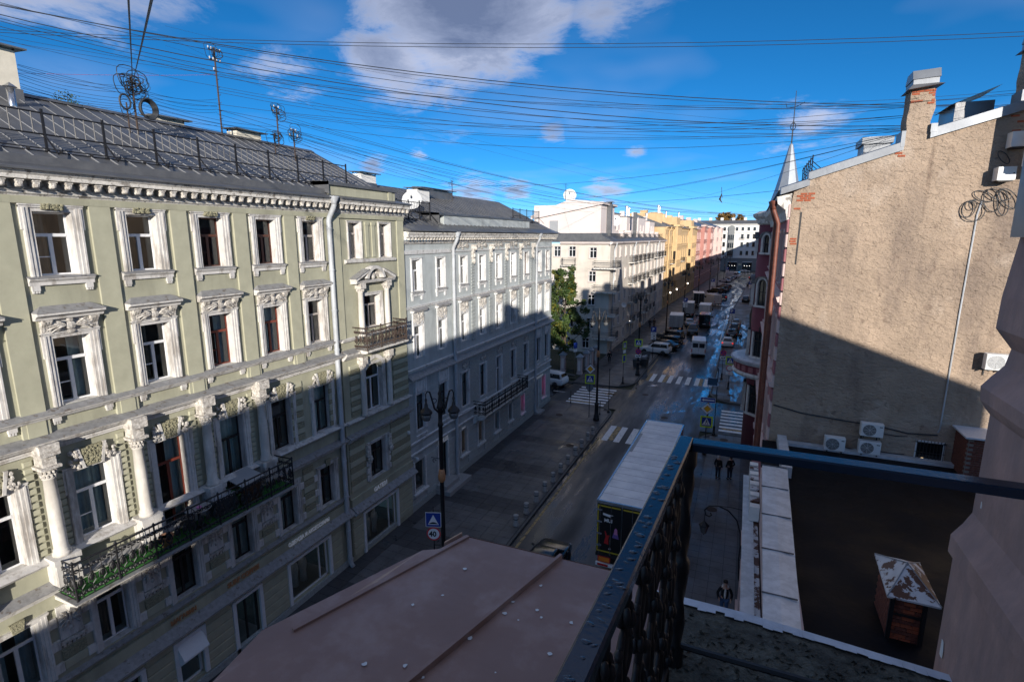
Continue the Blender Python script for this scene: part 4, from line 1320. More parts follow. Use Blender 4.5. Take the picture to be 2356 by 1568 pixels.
# carved frieze of garlands with long brackets
gl = MB()
leafy(gl, 1.7, .5, .05, 6, 3)
glm = gl.mesh('carved_garland', 'orn')
bk = MB().prof([(0, -.05), (.10, 0), (.13, .5), (.22, .9), (.40, 1.12), (.40, 1.22), (0, 1.22)], -.12, .12)
bk.ball((0, -.16, .05), .12, .1, .22, 8, 5)
bk.ball((0, -.18, .45), .10, .09, .16, 8, 5)
bk.ball((0, -.30, .95), .12, .12, .14, 8, 5)
bkm = bk.mesh('bracket', 'orn')
for y in (34.05, 36.95, 39.85, 42.75, 45.65):
    link('bracket', bkm, greyb, (D(y), 0, 15.28))
for y in (32.6, 35.5, 38.4, 41.3, 44.2):
    link('carved_garland', glm, greyb, (D(y), 0, 16.40))
for i, y in enumerate(GC):
    u = D(y)
    rst = 2 <= i <= 6
    mb = MB()
    casing(mb, .82, 1.87, .17, False, True, .06)
    o = part('window', mb, 'grey_trim', greyb, (u, 0, 13.82))
    glazing(o, .82, 1.87, 'frame_brown' if i in (6, 8) else 'frame_white', .20, .66, False, [None, 'right', 'both', 'left', 'right', None, 'both', None, 'right'][i])
    s_ = MB()
    sill(s_, 1.28, apron=.36)
    part('sill', s_, 'grey_trim', o)
    part('sill_flashing', MB().prof([(0, .012), (.18, -.03), (.18, -.052), (0, -.02)], -.66, .66), 'ledge_metal', o)
    mb = MB()
    casing(mb, .86, 2.08, .18, False, False, .06)
    o = part('window', mb, 'grey_trim', greyb, (u, 0, 9.78))
    glazing(o, .86, 2.08, 'frame_white', .20, .66, False, ['both', 'full', 'right', 'both', 'left', 'right', None, 'both', None][i])
    hd = MB()
    leafy(hd, 1.25, .8, .07, 6, i)
    for q in range(10):
        a = q * .63
        hd.ball((.34 * math.cos(a), -.09, .30 * math.sin(a)), .07, .05, .07, 6, 4)
    part('carved_panel', hd, 'orn', o, (0, 0, 2.46))
    pl = MB().ext([(-.60, 2.10), (-.45, 1.98), (.45, 1.98), (.60, 2.10), (.60, 2.82), (-.60, 2.82)], 0, .06)
    pl.prof([(0, 2.80), (.20, 2.82), (.30, 2.92), (0, 2.94)], -.74, .74)
    part('hood', pl, 'grey_trim', o)
    part('cap_flashing', MB().prof([(0, 3.16), (.33, 2.965), (.33, 2.94), (0, 2.95)], -.78, .78), 'ledge_metal', o)
    zb = 5.15 if i < 2 or i > 6 else (4.1 if i == 4 else 4.95)
    hh = 7.48 - zb
    mb = MB()
    casing(mb, .94, hh, .17, False, True, .06)
    o = part('balcony_door' if i == 4 else 'window', mb, 'grey_trim', greyb, (u, 0, zb))
    glazing(o, .94, hh, 'frame_dark' if i != 4 else 'frame_white', .20, .70, False, ['left', None, 'full', 'both', None, None, 'both', None, None][i])
    if rst:
        hd = MB()
        leafy(hd, .9, .62, .06, 5, i + 4)
        part('carved_panel', hd, 'orn', o, (0, 0, hh + .52))
    else:
        part('panel', MB().fb(-.5, .5, 0, .05, hh + .2, hh + .85).fb(-.62, -.5, 0, .10, hh + .05, hh + .95).fb(.5, .62, 0, .10, hh + .05, hh + .95), 'grey_trim', o)
    ap = MB().prof([(0, -.42), (.07, -.42), (.09, -.30), (.13, -.27), (0, -.25)], -.6, .6)
    part('apron', ap, 'grey_trim', o)
# rusticated strips between the windows
for y in (31.35, 34.05, 36.95, 39.85, 42.75, 45.55, 50.6):
    z = 13.2
    for k in range(12):
        part('stone_block', MB().bev(D(y) - .24, D(y) + .24, -.06, 0, 13.0 + k * .21, 13.15 + k * .21, .02), 'grey_stone', greyb)
    for k in range(11):
        part('stone_block', MB().bev(D(y) - .27, D(y) + .27, -.06, 0, 9.6 + k * .27, 9.82 + k * .27, .02), 'grey_stone', greyb)
for a, b in ((33.3, 34.8), (36.15, 37.7), (39.05, 40.6), (41.95, 43.5), (44.9, 46.2)):
    for k in range(9):
        part('stone_block', MB().bev(D(a), D(b), -.045, 0, 5.0 + k * .36, 5.33 + k * .36, .02), 'grey_stone', greyb)
for a, b in ((27.6, 28.95), (30.2, 31.2)):
    for k in range(9):
        part('stone_block', MB().bev(D(a), D(b), -.035, 0, 5.0 + k * .30, 5.27 + k * .30, .015), 'grey', greyb)
for a, b in ((27.3, 28.6), (30.15, 31.7), (32.95, 34.4), (35.6, 37.35), (38.45, 40.1), (41.15, 42.85), (43.95, 46.25), (49.5, 50.95), (47.45, 48.25), (25.6, 25.85)):
    for k in range(7):
        part('stone_block', MB().bev(D(a), D(b), -.045, 0, .52 + k * .395, .89 + k * .395, .02), 'grey_stone' if 35 < a < 46 else 'grey', greyb)
for z0, flash in ((12.95, False), (9.15, False), (8.55, True), (4.55, False), (3.85, False)):
    part('string_course', MB().prof([(0, z0 - .12), (.08, z0 - .12), (.12, z0 - .03), (.16, z0 + .03), (0, z0 + .05)], D(25.55), D(51.05)), 'grey_trim', greyb)
    if flash:
        part('ledge_flashing', MB().prof([(0, z0 + .36), (.38, z0 + .09), (.38, z0 + .06), (0, z0 + .06)], D(25.6), D(51.2)), 'ledge_metal', greyb)
for a, b, c, d, kind in GG:
    W, hh, uc = b - a, d - c, D((a + b) / 2)
    cs = MB()
    for s in (-1, 1):
        x0, x1 = sorted((s * W / 2, s * (W / 2 + .13)))
        cs.fb(x0, x1, 0, .09, -.05, hh + .10)
    if kind != 'door':
        cs.prof([(0, -.05), (.22, -.09), (.20, -.22), (.09, -.28), (0, -.28)], -W / 2 - .22, W / 2 + .22)
    o = part('door' if kind == 'door' else 'shop_window', cs, 'grey_trim', greyb, (uc, 0, c))
    fr = MB().fb(-W / 2, -W / 2 + .06, -.2, -.12, 0, hh).fb(W / 2 - .06, W / 2, -.2, -.12, 0, hh).fb(-W / 2, W / 2, -.2, -.12, hh - .06, hh).fb(-W / 2, W / 2, -.2, -.12, 0, .06)
    part('frame', fr, 'frame_dark' if kind == 'door' else 'frame_wood', o)
    part('pane', MB().quad((-W / 2, .16, 0), (W / 2, .16, 0), (W / 2, .16, hh), (-W / 2, .16, hh)), 'glass', o)
    rm = MB()
    e = .3
    rm.quad((-W / 2 - e, 1.5, -.2), (W / 2 + e, 1.5, -.2), (W / 2 + e, 1.5, hh + .1), (-W / 2 - e, 1.5, hh + .1)).quad((-W / 2 - e, .25, -.2), (W / 2 + e, .25, -.2), (W / 2 + e, 1.5, -.2), (-W / 2 - e, 1.5, -.2)).quad((-W / 2 - e, .25, -.2), (-W / 2 - e, 1.5, -.2), (-W / 2 - e, 1.5, hh + .1), (-W / 2 - e, .25, hh + .1)).quad((W / 2 + e, .25, -.2), (W / 2 + e, 1.5, -.2), (W / 2 + e, 1.5, hh + .1), (W / 2 + e, .25, hh + .1))
    part('room', rm, 'room', o)
    if kind == 'lit':
        for q in range(5):
            part('display_lamp', MB().ball((-.2 + .1 * q, .6 + .1 * (q % 2), hh - .25 - .33 * q), .045, .045, .045, 6, 4), 'lamp_warm', o)
        part('display_board', MB().fb(-W / 2 + .1, -.02, -.34, -.30, .1, .55), 'red', o)
        part('shelf', MB().fb(-W / 2, W / 2, -1.3, -.9, .5, .54).fb(-W / 2, W / 2, -1.3, -.9, 1.0, 1.04), 'wood_dark', o)
    if kind == 'pink':
        part('neon_panel', MB().fb(-W / 2 + .08, .1, -.5, -.45, .35, hh - .25), 'neon_pink', o)
part('doorstep', MB().fb(D(28.3), D(31.3), .05, 1.15, .1, .42).fb(D(28.4), D(30.2), .05, .8, .42, .72), 'granite', greyb)
part('doorstep', MB().fb(D(46.2), D(47.6), .05, .7, .1, .3), 'granite', greyb)
drainpipe(greyb, D(31.05), 17.30, .2, .12, oh=.52, os=.18)
drainpipe(greyb, D(46.35), 17.30, .2, .11, oh=.52, os=.18)
# roof
part('roof', MB().prof([(.66, 17.40), (.66, 17.35), (0, 17.30), (-12, 17.3), (-12, 17.5), (-6.2, 20.6), (-.3, 17.72)], D(25.56), D(51.8)), 'roof_metal', greyb)
sm = MB().add([(0, .3, 17.73), (.028, .3, 17.73), (.028, 6.15, 20.56), (0, 6.15, 20.56), (0, .3, 17.775), (.028, .3, 17.775), (.028, 6.15, 20.605), (0, 6.15, 20.605)], [(0, 3, 2, 1), (4, 5, 6, 7), (0, 1, 5, 4), (1, 2, 6, 5), (2, 3, 7, 6), (3, 0, 4, 7)])
smm = sm.mesh('roof_seam', 'roof_metal')
u = D(25.8)
while u < D(51.5):
    link('roof_seam', smm, greyb, (u, 0, 0))
    u += .6
part('attic_wall', MB().fb(D(31.1), D(46.2), -2.2, -.5, 17.6, 18.42), 'grey', greyb)
part('attic_coping', MB().prof([(-.42, 18.55), (-.42, 18.42), (-2.6, 18.42), (-2.6, 18.75)], D(30.4), D(46.5)).add([(D(30.4), .42, 17.75), (D(30.4), .42, 18.55), (D(30.4), 2.6, 18.75), (D(30.4), 2.6, 18.4)], [(0, 1, 2, 3)]), 'roof_metal', greyb)
part('fire_wall', MB().box(D(25.56), D(26.35), -.30, .9, 16.85, 17.36), 'whitewash', greyb)
gbal = balcony(greyb, D(33.75), D(42.3), 3.96, 1.1, 1.05)
for y in (33.95, 36.6, 39.3, 42.1):
    part('console', MB().prof([(0, 3.25), (.2, 3.25), (.35, 3.5), (.9, 3.66), (.98, 3.75), (.98, 3.80), (0, 3.80)], D(y) - .14, D(y) + .14), 'grey_trim', gbal)
text('shop_lettering', 'MOLLIS', .42, 'lettering', greyb, (D(28.75), -.07, 3.42), xs=.92, bold=.012)
text('shop_lettering', 'умысл', .2, 'lettering', greyb, (D(32.0), -.05, 3.40), xs=.8)
text('shop_lettering', 'ЦЕНТРАЛЬНЫЙ БАР', .30, 'lettering', greyb, (D(46.2), -.06, 3.42), xs=.85)
def bracket_sign(parent, u, z):
    mb = MB()
    mb.tube([(u, 0, z - .3), (u, -.02, z + .35)], .025, 5)
    mb.tube([(u, 0, z), (u, -1.0, z)], .02, 5)
    for r_ in (.14, .09):
        mb.tube([(u, -.25 - r_ * math.cos(a * .6), z - .2 + r_ * math.sin(a * .6)) for a in range(9)], .013, 4)
    part('sign_bracket', mb, 'iron', parent)
bracket_sign(greyb, D(27.9), 2.9)
for y, z in ((25.2, 5.6), (26.0, 3.6)):
    cmr = MB().fb(D(y) - .03, D(y) + .03, 0, .2, z, z + .06)
    cmr.ball((D(y), -.24, z - .05), .10, .10, .12, 8, 6)
    part('security_camera', cmr, 'plastic_white', greyb if y > 25.6 else greyb)

# ------------------------------------------------------------------ farther houses: one light window proto per size
_fw = {}
def far_window(parent, u, z, W, Hh, cas, fm='frame_white', o=0.0, cw=.12, arch=False, name='window', lit=None):
    key = (W, Hh, cas, fm, cw, arch)
    if key not in _fw:
        w = W / 2
        c = MB()
        for s in (-1, 1):
            a, b = sorted((s * w, s * (w + cw)))
            c.fb(a, b, -.02, .07, 0, Hh)
        c.fb(-w - cw, w + cw, -.02, .08, Hh, Hh + cw)
        c.prof([(0, -.14), (.06, -.14), (.16, -.04), (.16, 0), (0, .02)], -w - cw, w + cw)
        f = MB()
        t = .06
        f.fb(-w, -w + t, -.2, -.1, 0, Hh).fb(w - t, w, -.2, -.1, 0, Hh).fb(-w, w, -.2, -.1, Hh - t, Hh).fb(-w, w, -.2, -.1, 0, t).fb(-.04, .04, -.2, -.09, t, Hh - t).fb(-w + t, w - t, -.2, -.095, Hh * .66, Hh * .66 + .06)
        p = MB().quad((-w, .15, 0), (w, .15, 0), (w, .15, Hh), (-w, .15, Hh))
        _fw[key] = (c.mesh(name, cas), f.mesh('frame', fm), p.mesh('pane', 'pane_dark'))
    c, f, p = _fw[key]
    r_ = link(name, c, parent, (u, -o, z))
    link('frame', f, r_)
    if lit:
        link('pane', p, r_).material_slots[0].link
    else:
        link('pane', p, r_)
    return r_
def simple_balcony(parent, u0, u1, z, p, h=1.0, m='iron', slab='trim_worn', step=.14):
    r_ = part('balcony', MB().prof([(0, z - .22), (p * .9, z - .14), (p, z - .12), (p, z), (0, z)], u0, u1), slab, parent)
    mb = MB()
    for zz in (z + .08, z + h * .72, z + h):
        mb.tube([(u0 + .04, 0, zz), (u0 + .04, -p + .04, zz), (u1 - .04, -p + .04, zz), (u1 - .04, 0, zz)], .02, 4, False)
    n = int((u1 - u0) / step)
    for i in range(n + 1):
        x = u0 + .04 + (u1 - u0 - .08) * i / n
        mb.tube([(x, -p + .04, z), (x, -p + .04, z + h)], .011, 3, False)
    n = int(p / step)
    for i in range(1, n):
        for x in (u0 + .04, u1 - .04):
            mb.tube([(x, -p * i / n, z), (x, -p * i / n, z + h)], .011, 3, False)
    part('railing', mb, m, r_)
    return r_

# cream house with corner balconies; long side to the street, short side to the garden
YCR = 76.0
cream = thing('cream_building', 'plain cream five-storey corner house with stacked iron balconies behind the tree', 'building', (-18, YCR, 0), R(90))
D = lambda y: y - YCR
cols = [79.3, 82.6, 86.6, 90.6, 94.6, 98.9, 103.2, 107.5, 111.8, 116.2, 120.6, 125.0, 128.6]
rows = [(14.1, 1.55), (10.65, 1.55), (7.25, 1.5), (3.75, 1.55), (.9, 1.6)]
holes = []
for y in cols:
    for z, h in rows:
        holes.append((D(y) - .5, D(y) + .5, z, z + h))
wm = wall(MB(), D(76), D(130), 0, 16.05, holes, .22)
part('wall', wm, 'cream', cream)
for y in cols:
    for z, h in rows:
        far_window(cream, D(y), z, 1.0, h, 'cream_pink', 'frame_white', cw=.10)
eh = []
EX = [(-20.5, 14.06), (-23.65, 14.2), (-25.95, 14.2), (-20.55, 10.65), (-23.7, 10.65), (-26, 10.65), (-20.6, 7.24), (-23.7, 7.24), (-26, 7.24), (-20.7, 3.78), (-23.8, 3.78), (-26, 3.78), (-21.3, .75), (-24.2, .75)]
# children of the house in its own frame: end wall lies in local x = 0, facing local -x
ew = wall(MB(), -30, -18, 0, 16.05, [(x - .52, x + .52, z, z + 1.5) for x, z in EX], .22)
me = ew.mesh('end_wall', 'cream')
o = link('end_wall', me, cream, (0, -18, 0), (0, 0, R(-90)))
for x, z in EX:
    far_window(o, x, z, 1.04, 1.5, 'cream_pink', 'frame_white', cw=.07)
for z in (16.05,):
    part('cornice', MB().prof([(0, z - .12), (.1, z - .12), (.42, z + .1), (.48, z + .3), (0, z + .34)], D(75.5), D(130.2)), 'cream_pink', cream)
    o2 = part('end_cornice', MB().prof([(0, z - .12), (.1, z - .12), (.42, z + .1), (.48, z + .3), (0, z + .34)], -25.4, -17.9), 'cream_pink', o)
part('roof_edge', MB().prof([(.3, 16.40), (.3, 16.46), (-1.2, 17.25), (-1.2, 17.6), (-12, 17.6), (-12, 16.40)], D(75.6), D(130)), 'roof_metal', cream)
for y in range(88, 130, 6):
    part('roof_pier', MB().fb(D(y) - .4, D(y) + .4, -1.5, -.75, 16.5, 18.0).fb(D(y) - .48, D(y) + .48, -1.6, -.65, 18.0, 18.12), 'cream_pink', cream)
pen = part('penthouse', MB().box(D(76.3), D(84.5), 1.6, 11.8, 16.3, 21.6), 'cream_pink', cream)
part('penthouse_roof', MB().add([(D(75.9), 1.2, 21.6), (D(84.8), 1.2, 21.6), (D(84.8), 12.2, 19.6), (D(75.9), 12.2, 19.6), (D(75.9), 1.2, 21.9), (D(75.9), 6.2, 22.35), (D(84.8), 6.2, 22.35), (D(84.8), 1.2, 21.9), (D(75.9), 12.2, 20.1), (D(84.8), 12.2, 20.1)], [(4, 7, 6, 5), (5, 6, 9, 8), (0, 4, 5, 8, 3), (1, 2, 9, 6, 7), (0, 1, 7, 4)]), 'cream_pink', pen)
part('shutter', MB().box(D(76.24), D(76.3), 8.0, 9.3, 17.3, 19.4), 'box_grey', pen)
for a, b, z, dd in ((87.5, 95, 20.9, 3.0), (98, 107, 20.6, 2.4), (110, 118, 20.9, 2.6), (121, 127.5, 20.4, 2.2)):
    q_ = part('stair_tower', MB().box(D(a), D(b), dd, dd + 7, 16.4, z), 'cream_pink', cream)
    part('coping', MB().box(D(a) - .15, D(b) + .15, dd - .15, dd + 7.1, z, z + .15), 'roof_metal_lt', q_)
    for q in (.3, .7):
        far_window(q_, D(a) + (b - a) * q, 18.2, .75, 1.2, 'cream_pink', 'frame_dark', o=-dd, cw=.06)
    part('porthole', MB().box(D(a) - .02, D(a) + .1, dd + 2, dd + 3, 18.3, 19.4), 'pane_dark', q_)
    part('chimney', MB().box(D(a) + 2, D(a) + 2.7, dd + 1.0, dd + 1.8, z, z + 1.1), 'cream_pink', q_)
ck = part('flue', MB().box(D(79.6), D(80.3), .9, 1.55, 16.6, 21.8), 'roof_metal', cream)
part('flue_cap', MB().box(D(79.3), D(80.6), .7, 1.75, 22.05, 22.1).box(D(79.6), D(79.7), 1, 1.4, 21.8, 22.05).box(D(80.2), D(80.3), 1, 1.4, 21.8, 22.05), 'roof_metal', ck)
part('flue', MB().box(D(99.0), D(99.5), .9, 1.5, 16.6, 21.4), 'roof_metal', cream)
rf = MB()
for i in range(20):
    y = 76.5 + i * .55
    rf.tube([(D(y), .3, 16.55), (D(y), .3, 17.5)], .018, 4)
rf.tube([(D(76.5), .3, 17.5), (D(87), .3, 17.5)], .025, 4)
rf.tube([(D(76.5), .3, 17.1), (D(87), .3, 17.1)], .02, 4)
for i in range(20, 96):
    y = 76.5 + i * .55
    rf.tube([(D(y), .5, 16.8), (D(y), .5, 17.7)], .018, 3)
rf.tube([(D(87), .5, 17.7), (D(129), .5, 17.7)], .025, 4)
part('roof_railing', rf, 'iron', cream)
for z in (12.72, 9.3, 5.9, 2.5):
    r_ = part('balcony', MB().box(-1.05, 1.55, -1.25, 2.15, z - .2, z), 'trim_worn', cream)
    rb_ = MB()
    path = [(1.5, 0), (1.5, -1.2), (-.6, -1.2), (-1.0, -.8), (-1.0, 2.1)]
    for q in (.1, .68, .95):
        rb_.tube([(x, y, z + q) for x, y in path] + ([(0, 2.1, z + q)]), .022, 4)
    for (xa, ya), (xb, yb) in zip(path, path[1:]):
        n = max(1, int(math.hypot(xb - xa, yb - ya) / .15))
        for i in range(n):
            x, y = xa + (xb - xa) * i / n, ya + (yb - ya) * i / n
            rb_.tube([(x, y, z), (x, y, z + .95)], .012, 3)
    part('railing', rb_, 'iron', r_)
simple_balcony(o, -25.05, -23.0, 13.0, .9, 1.0)
for i, y in enumerate(cols[3:12]):
    for j, z in enumerate((12.95, 9.5, 6.2, 2.95)):
        if (i + j) % 7 == 5 or (j > 1 and i > 5):
            continue
        simple_balcony(cream, D(y) - 1.25, D(y) + 1.25, z, 1.0, 1.0)
for y in (78.0, 92.6, 105.3, 118.4):
    drainpipe(cream, D(y), 16.2, .2, .10, oh=.45, os=.12)
part('shop_front', MB().fb(D(88), D(128), 0, .06, 2.65, 2.95), 'cream_pink', cream)
for y in (90.6, 96.0, 101.2, 106.4, 111.6):
    part('wall_lamp', MB().ball((D(y), -.3, 2.9), .09, .09, .12, 8, 5), 'lamp_white' if y in (90.6,) else 'plastic_white', cream)

def row_house(name, label, cat, y0, y1, x0, x1, eave, rows, ncol, wm, cm, fm='frame_white', roof=3.0, W=1.1, cwid=.2, cornz=.8, base=None):
    ang = math.atan2(y1 - y0, x1 - x0)
    L = math.hypot(x1 - x0, y1 - y0)
    root = thing(name, label, cat, (x0, y0, 0), ang)
    st = L / ncol
    holes, pos = [], []
    for i in range(ncol):
        for z, h in rows:
            u = (i + .5) * st
            holes.append((u - W / 2, u + W / 2, z, z + h))
            pos.append((u, z, h))
    m = wall(MB(), 0, L, 0, eave, holes, .2)
    m.quad((L, 0, 0), (L, 14, 0), (L, 14, eave), (L, 0, eave)).quad((0, 14, 0), (0, 0, 0), (0, 0, eave), (0, 14, eave))
    part('wall', m, wm, root)
    for u, z, h in pos:
        far_window(root, u, z, W, h, cm, fm, cw=cwid)
    part('cornice', MB().prof([(0, eave - cornz), (.12, eave - cornz), (.15, eave - cornz * .4), (.55, eave - .12), (.62, eave), (0, eave + .05)], -.1, L + .1), cm, root)
    part('roof', MB().prof([(.65, eave + .1), (.65, eave + .04), (0, eave), (-14, eave), (-14, eave + .1), (-7, eave + roof)], -.1, L + .1), 'roof_metal', root)
    for z in base or ():
        part('string_course', MB().prof([(0, z), (.14, z), (.2, z + .16), (0, z + .24)], 0, L), cm, root)
    return root, L
X = lambda y: -18 + bent(y)
yel, L = row_house('yellow_building', 'ochre-yellow corniced house past the cream one on the left', 'building', 130.2, 186, X(130.2), X(186), 19.4, [(15.4, 2.0), (11.4, 2.3), (7.3, 2.3), (3.6, 1.9), (.6, 2.2)], 15, 'yellow', 'yellow_lt', 'frame_brown', W=1.15, base=(14.6, 10.5, 6.3, 3.0))
for u, w in ((10.5, 6.5), (37, 6.0)):
    bay = part('bay', MB().ext([(u, 6.2), (u + w, 6.2), (u + w, 19.6), (u, 19.6)], 0, 1.1), 'yellow', yel)
    for q in range(3):
        for z, h in ((15.4, 2.0), (11.4, 2.3), (7.3, 2.2)):
            far_window(bay, u + w * (q + .5) / 3, z, 1.0, h, 'yellow_lt', 'frame_brown', o=1.1)
    part('bay_cornice', MB().fb(u - .2, u + w + .2, 0, 1.5, 19.6, 20.1), 'yellow_lt', bay)
    for z in (10.6, 14.6):
        part('string_course', MB().fb(u - .05, u + w + .05, 0, 1.2, z, z + .2), 'yellow_lt', bay)
    sw = MB()                                      # the bay's side window towards the near crossroads
    for z, h in ((11.6, 2.0), (7.5, 2.0)):
        sw.box(u - .03, u + .1, -.85, -.25, z, z + h)
    part('side_window', sw, 'pane_dark', bay)
    part('roof_turret', MB().box(u + .6, u + w - .6, -.6, 3, 20.1, 21.9), 'yellow', bay)
for q in range(5):
    u = 2 + q * 11.5
    part('chimney', MB().box(u, u + 1.2, 5.0, 6.6, 19.5, 23.2).box(u - .1, u + 1.3, 4.9, 6.7, 23.2, 23.35), 'yellow_lt', yel)
attic = part('fire_wall', MB().ext([(.0, 19.5), (0, 22.6), (.35, 22.6), (.35, 19.5)], -9, -1.0), 'yellow', yel)
for u in (4, 9.6, 17.8, 36.4, 43.6):
    drainpipe(yel, u, 19.4, .2, .12, m='yellow_lt', oh=.6, os=.14)
for u, z in ((7.5, 10.6), (24, 10.6), (27, 6.4), (46, 6.4)):
    simple_balcony(yel, u, u + 2.6, z, .9, 1.0)
part('flower_box', MB().fb(1.0, 3.2, .9, 1.2, 6.6, 6.9), 'wood_dark', simple_balcony(yel, .8, 3.4, 6.4, 1.1, .9))
for i in range(26):
    rr_ = random.Random(i)
    part('potted_leaves', MB().ball((1.1 + rr_.random() * 2, -1.05, 7.0 + rr_.random() * .3), .16, .16, .16, 5, 4), 'leaf_pot', yel) if i < 12 else None
for u in (8, 18, 38):
    part('wall_lamp', MB().ball((u, -.5, 3.4), .2, .2, .22, 8, 6), 'lamp_white', yel)
pnk, L = row_house('pink_building', 'salmon-pink house with white trim past the yellow one', 'building', 186.2, 236, X(186.2), X(236), 20.4, [(16.4, 2.0), (12.6, 2.2), (8.6, 2.2), (4.6, 2.2), (.7, 2.4)], 14, 'pink', 'pink_lt', 'frame_white', W=1.1, base=(15.6, 11.7, 7.7, 3.8))
for u in (10, 30):
    bay = part('bay', MB().fb(u, u + 5, 0, 1.2, 7.6, 20.6), 'pink', pnk)
    for q in range(3):
        for z in (16.4, 12.6, 8.6):
            far_window(bay, u + 5 * (q + .5) / 3, z, 1.0, 2.1, 'pink_lt', o=1.2)
    part('bay_cornice', MB().fb(u - .2, u + 5.2, 0, 1.5, 20.6, 21.1), 'pink_lt', bay)
for u in (2, 20, 38):
    simple_balcony(pnk, u, u + 3, 7.8, 1.0, 1.0)
    part('chimney', MB().box(u, u + 1.4, 5, 6.5, 20.4, 24.0), 'pink_lt', pnk)
pal, L = row_house('pale_building', 'mauve-grey house at the far left end of the street', 'building', 236.2, 281, X(236.2), X(281), 21.0, [(17, 2.0), (13.2, 2.2), (9.2, 2.2), (5.2, 2.2), (.9, 2.6)], 12, 'mauve', 'pink_lt', 'frame_dark', W=1.2, base=(16.2, 12.2, 8.2, 4.4))
for u in (4, 24):
    bay = part('bay', MB().fb(u, u + 6, 0, 1.2, 8.0, 21.2), 'pink_lt', pal)
    for q in range(3):
        for z in (17, 13.2, 9.2):
            far_window(bay, u + 6 * (q + .5) / 3, z, 1.1, 2.1, 'pink_lt', o=1.2)
# white house across the end of the street
endb = thing('white_building', 'white many-windowed house closing the end of the street, dark shop floors', 'building', (-40, 300.6, 0), 0)
holes, pos = [], []
for i in range(24):
    u = 3.2 + i * 2.75 + (0 if i < 10 else .3)
    for z, h in ((20.3, 1.7), (16.3, 2.3), (12.2, 2.3), (8.0, 2.2)):
        if 10 <= i <= 11 and z < 20:
            continue
        holes.append((u - .6, u + .6, z, z + h))
        pos.append((u, z, h))
part('wall', wall(MB(), 0, 70, 6.6, 23.6, holes, .2), 'endwhite', endb)
part('shop_wall', wall(MB(), 0, 70, 0, 6.6, [(u0, u0 + 4.4, .3, 4.4) for u0 in (20, 30.5, 37.6, 44, 52)] + [(35.6, 37.0, .1, 3.6)], .3), 'endgrey', endb)
for u0 in (20, 30.5, 37.6, 44, 52):
    sw = part('shop_window', MB().fb(u0 - .1, u0 + 4.5, 0, .25, 4.4, 4.7), 'endwhite', endb)
    part('pane', MB().quad((u0, .2, .3), (u0 + 4.4, .2, .3), (u0 + 4.4, .2, 4.4), (u0, .2, 4.4)), 'pane_dark', sw)
    for q in range(3):
        part('display_lamp', MB().ball((u0 + 1 + q * 1.2, .1, 2.6), .12, .1, .12, 6, 4), 'lamp_white', sw)
for u, z, h in pos:
    far_window(endb, u, z, 1.2, h, 'endwhite', 'frame_dark')
part('cornice', MB().prof([(0, 22.9), (.15, 22.9), (.6, 23.4), (.7, 23.6), (0, 23.7)], 0, 70).prof([(0, 19.2), (.3, 19.3), (.35, 19.5), (0, 19.6)], 0, 70).prof([(0, 6.4), (.3, 6.5), (.35, 6.7), (0, 6.8)], 0, 70), 'endwhite', endb)
part('mansard', MB().prof([(.5, 23.7), (.5, 23.75), (-3, 25.6), (-12, 25.6), (-12, 23.7)], 0, 70), 'roof_metal', endb)
bw = part('bay_window', MB().fb(29.9, 32.7, 0, .9, 6.8, 21.0).ext([(29.7, 21.0), (32.9, 21.0), (32.6, 22.4), (31.3, 23.0), (30.0, 22.4)], 0, 1.0), 'endgrey', endb)
for z in (7.6, 11.6, 15.6):
    for u in (30.35, 31.3, 32.25):
        part('pane', MB().fb(u - .38, u + .38, .85, .93, z, z + 2.6), 'pane_dark', bw)
for i in (12, 15):
    simple_balcony(endb, 3.5 + i * 2.75 - 1.2, 3.5 + i * 2.75 + 1.2, 16.1, .9, 1.0)
for i in range(12):
    part('chimney', MB().box(3 + i * 5.6, 4.4 + i * 5.6, 4, 5.2, 25.6, 27.0), 'endwhite', endb)

# ------------------------------------------------------------------ right-hand side: houses beyond the crossroads (mostly hidden)
rt, L = row_house('terracotta_building', 'plain house on the right beyond the crossroads, hidden behind the corner turret', 'building', 152, 58.6, 1.35 + bent(152), 1.35, 16.6, [(12.6, 2.1), (8.8, 2.1), (5.0, 2.1), (.9, 2.4)], 26, 'yellow', 'yellow_lt', W=1.2)
for u in (8, 22, 37, 52, 66, 80, 88):
    part('chimney', MB().box(u, u + 1.3, 1.0, 2.4, 16.5, 19.4), 'yellow_lt', rt)
rt2, L = row_house('ochre_building', 'plain far house on the right, hidden behind the corner turret', 'building', 281, 152.4, 1.35 + bent(281), 1.35 + bent(152.4), 18.0, [(13.6, 2.1), (9.6, 2.1), (5.4, 2.1), (.9, 2.4)], 30, 'pink_lt', 'yellow_lt', W=1.2)

# ------------------------------------------------------------------ maroon house with the bare gable
mar = thing('maroon_building', 'maroon house with rough bare tan gable wall, chimneys and corner turret', 'building', (1.45, 25, 0), 0)
D = lambda x: x - 1.45
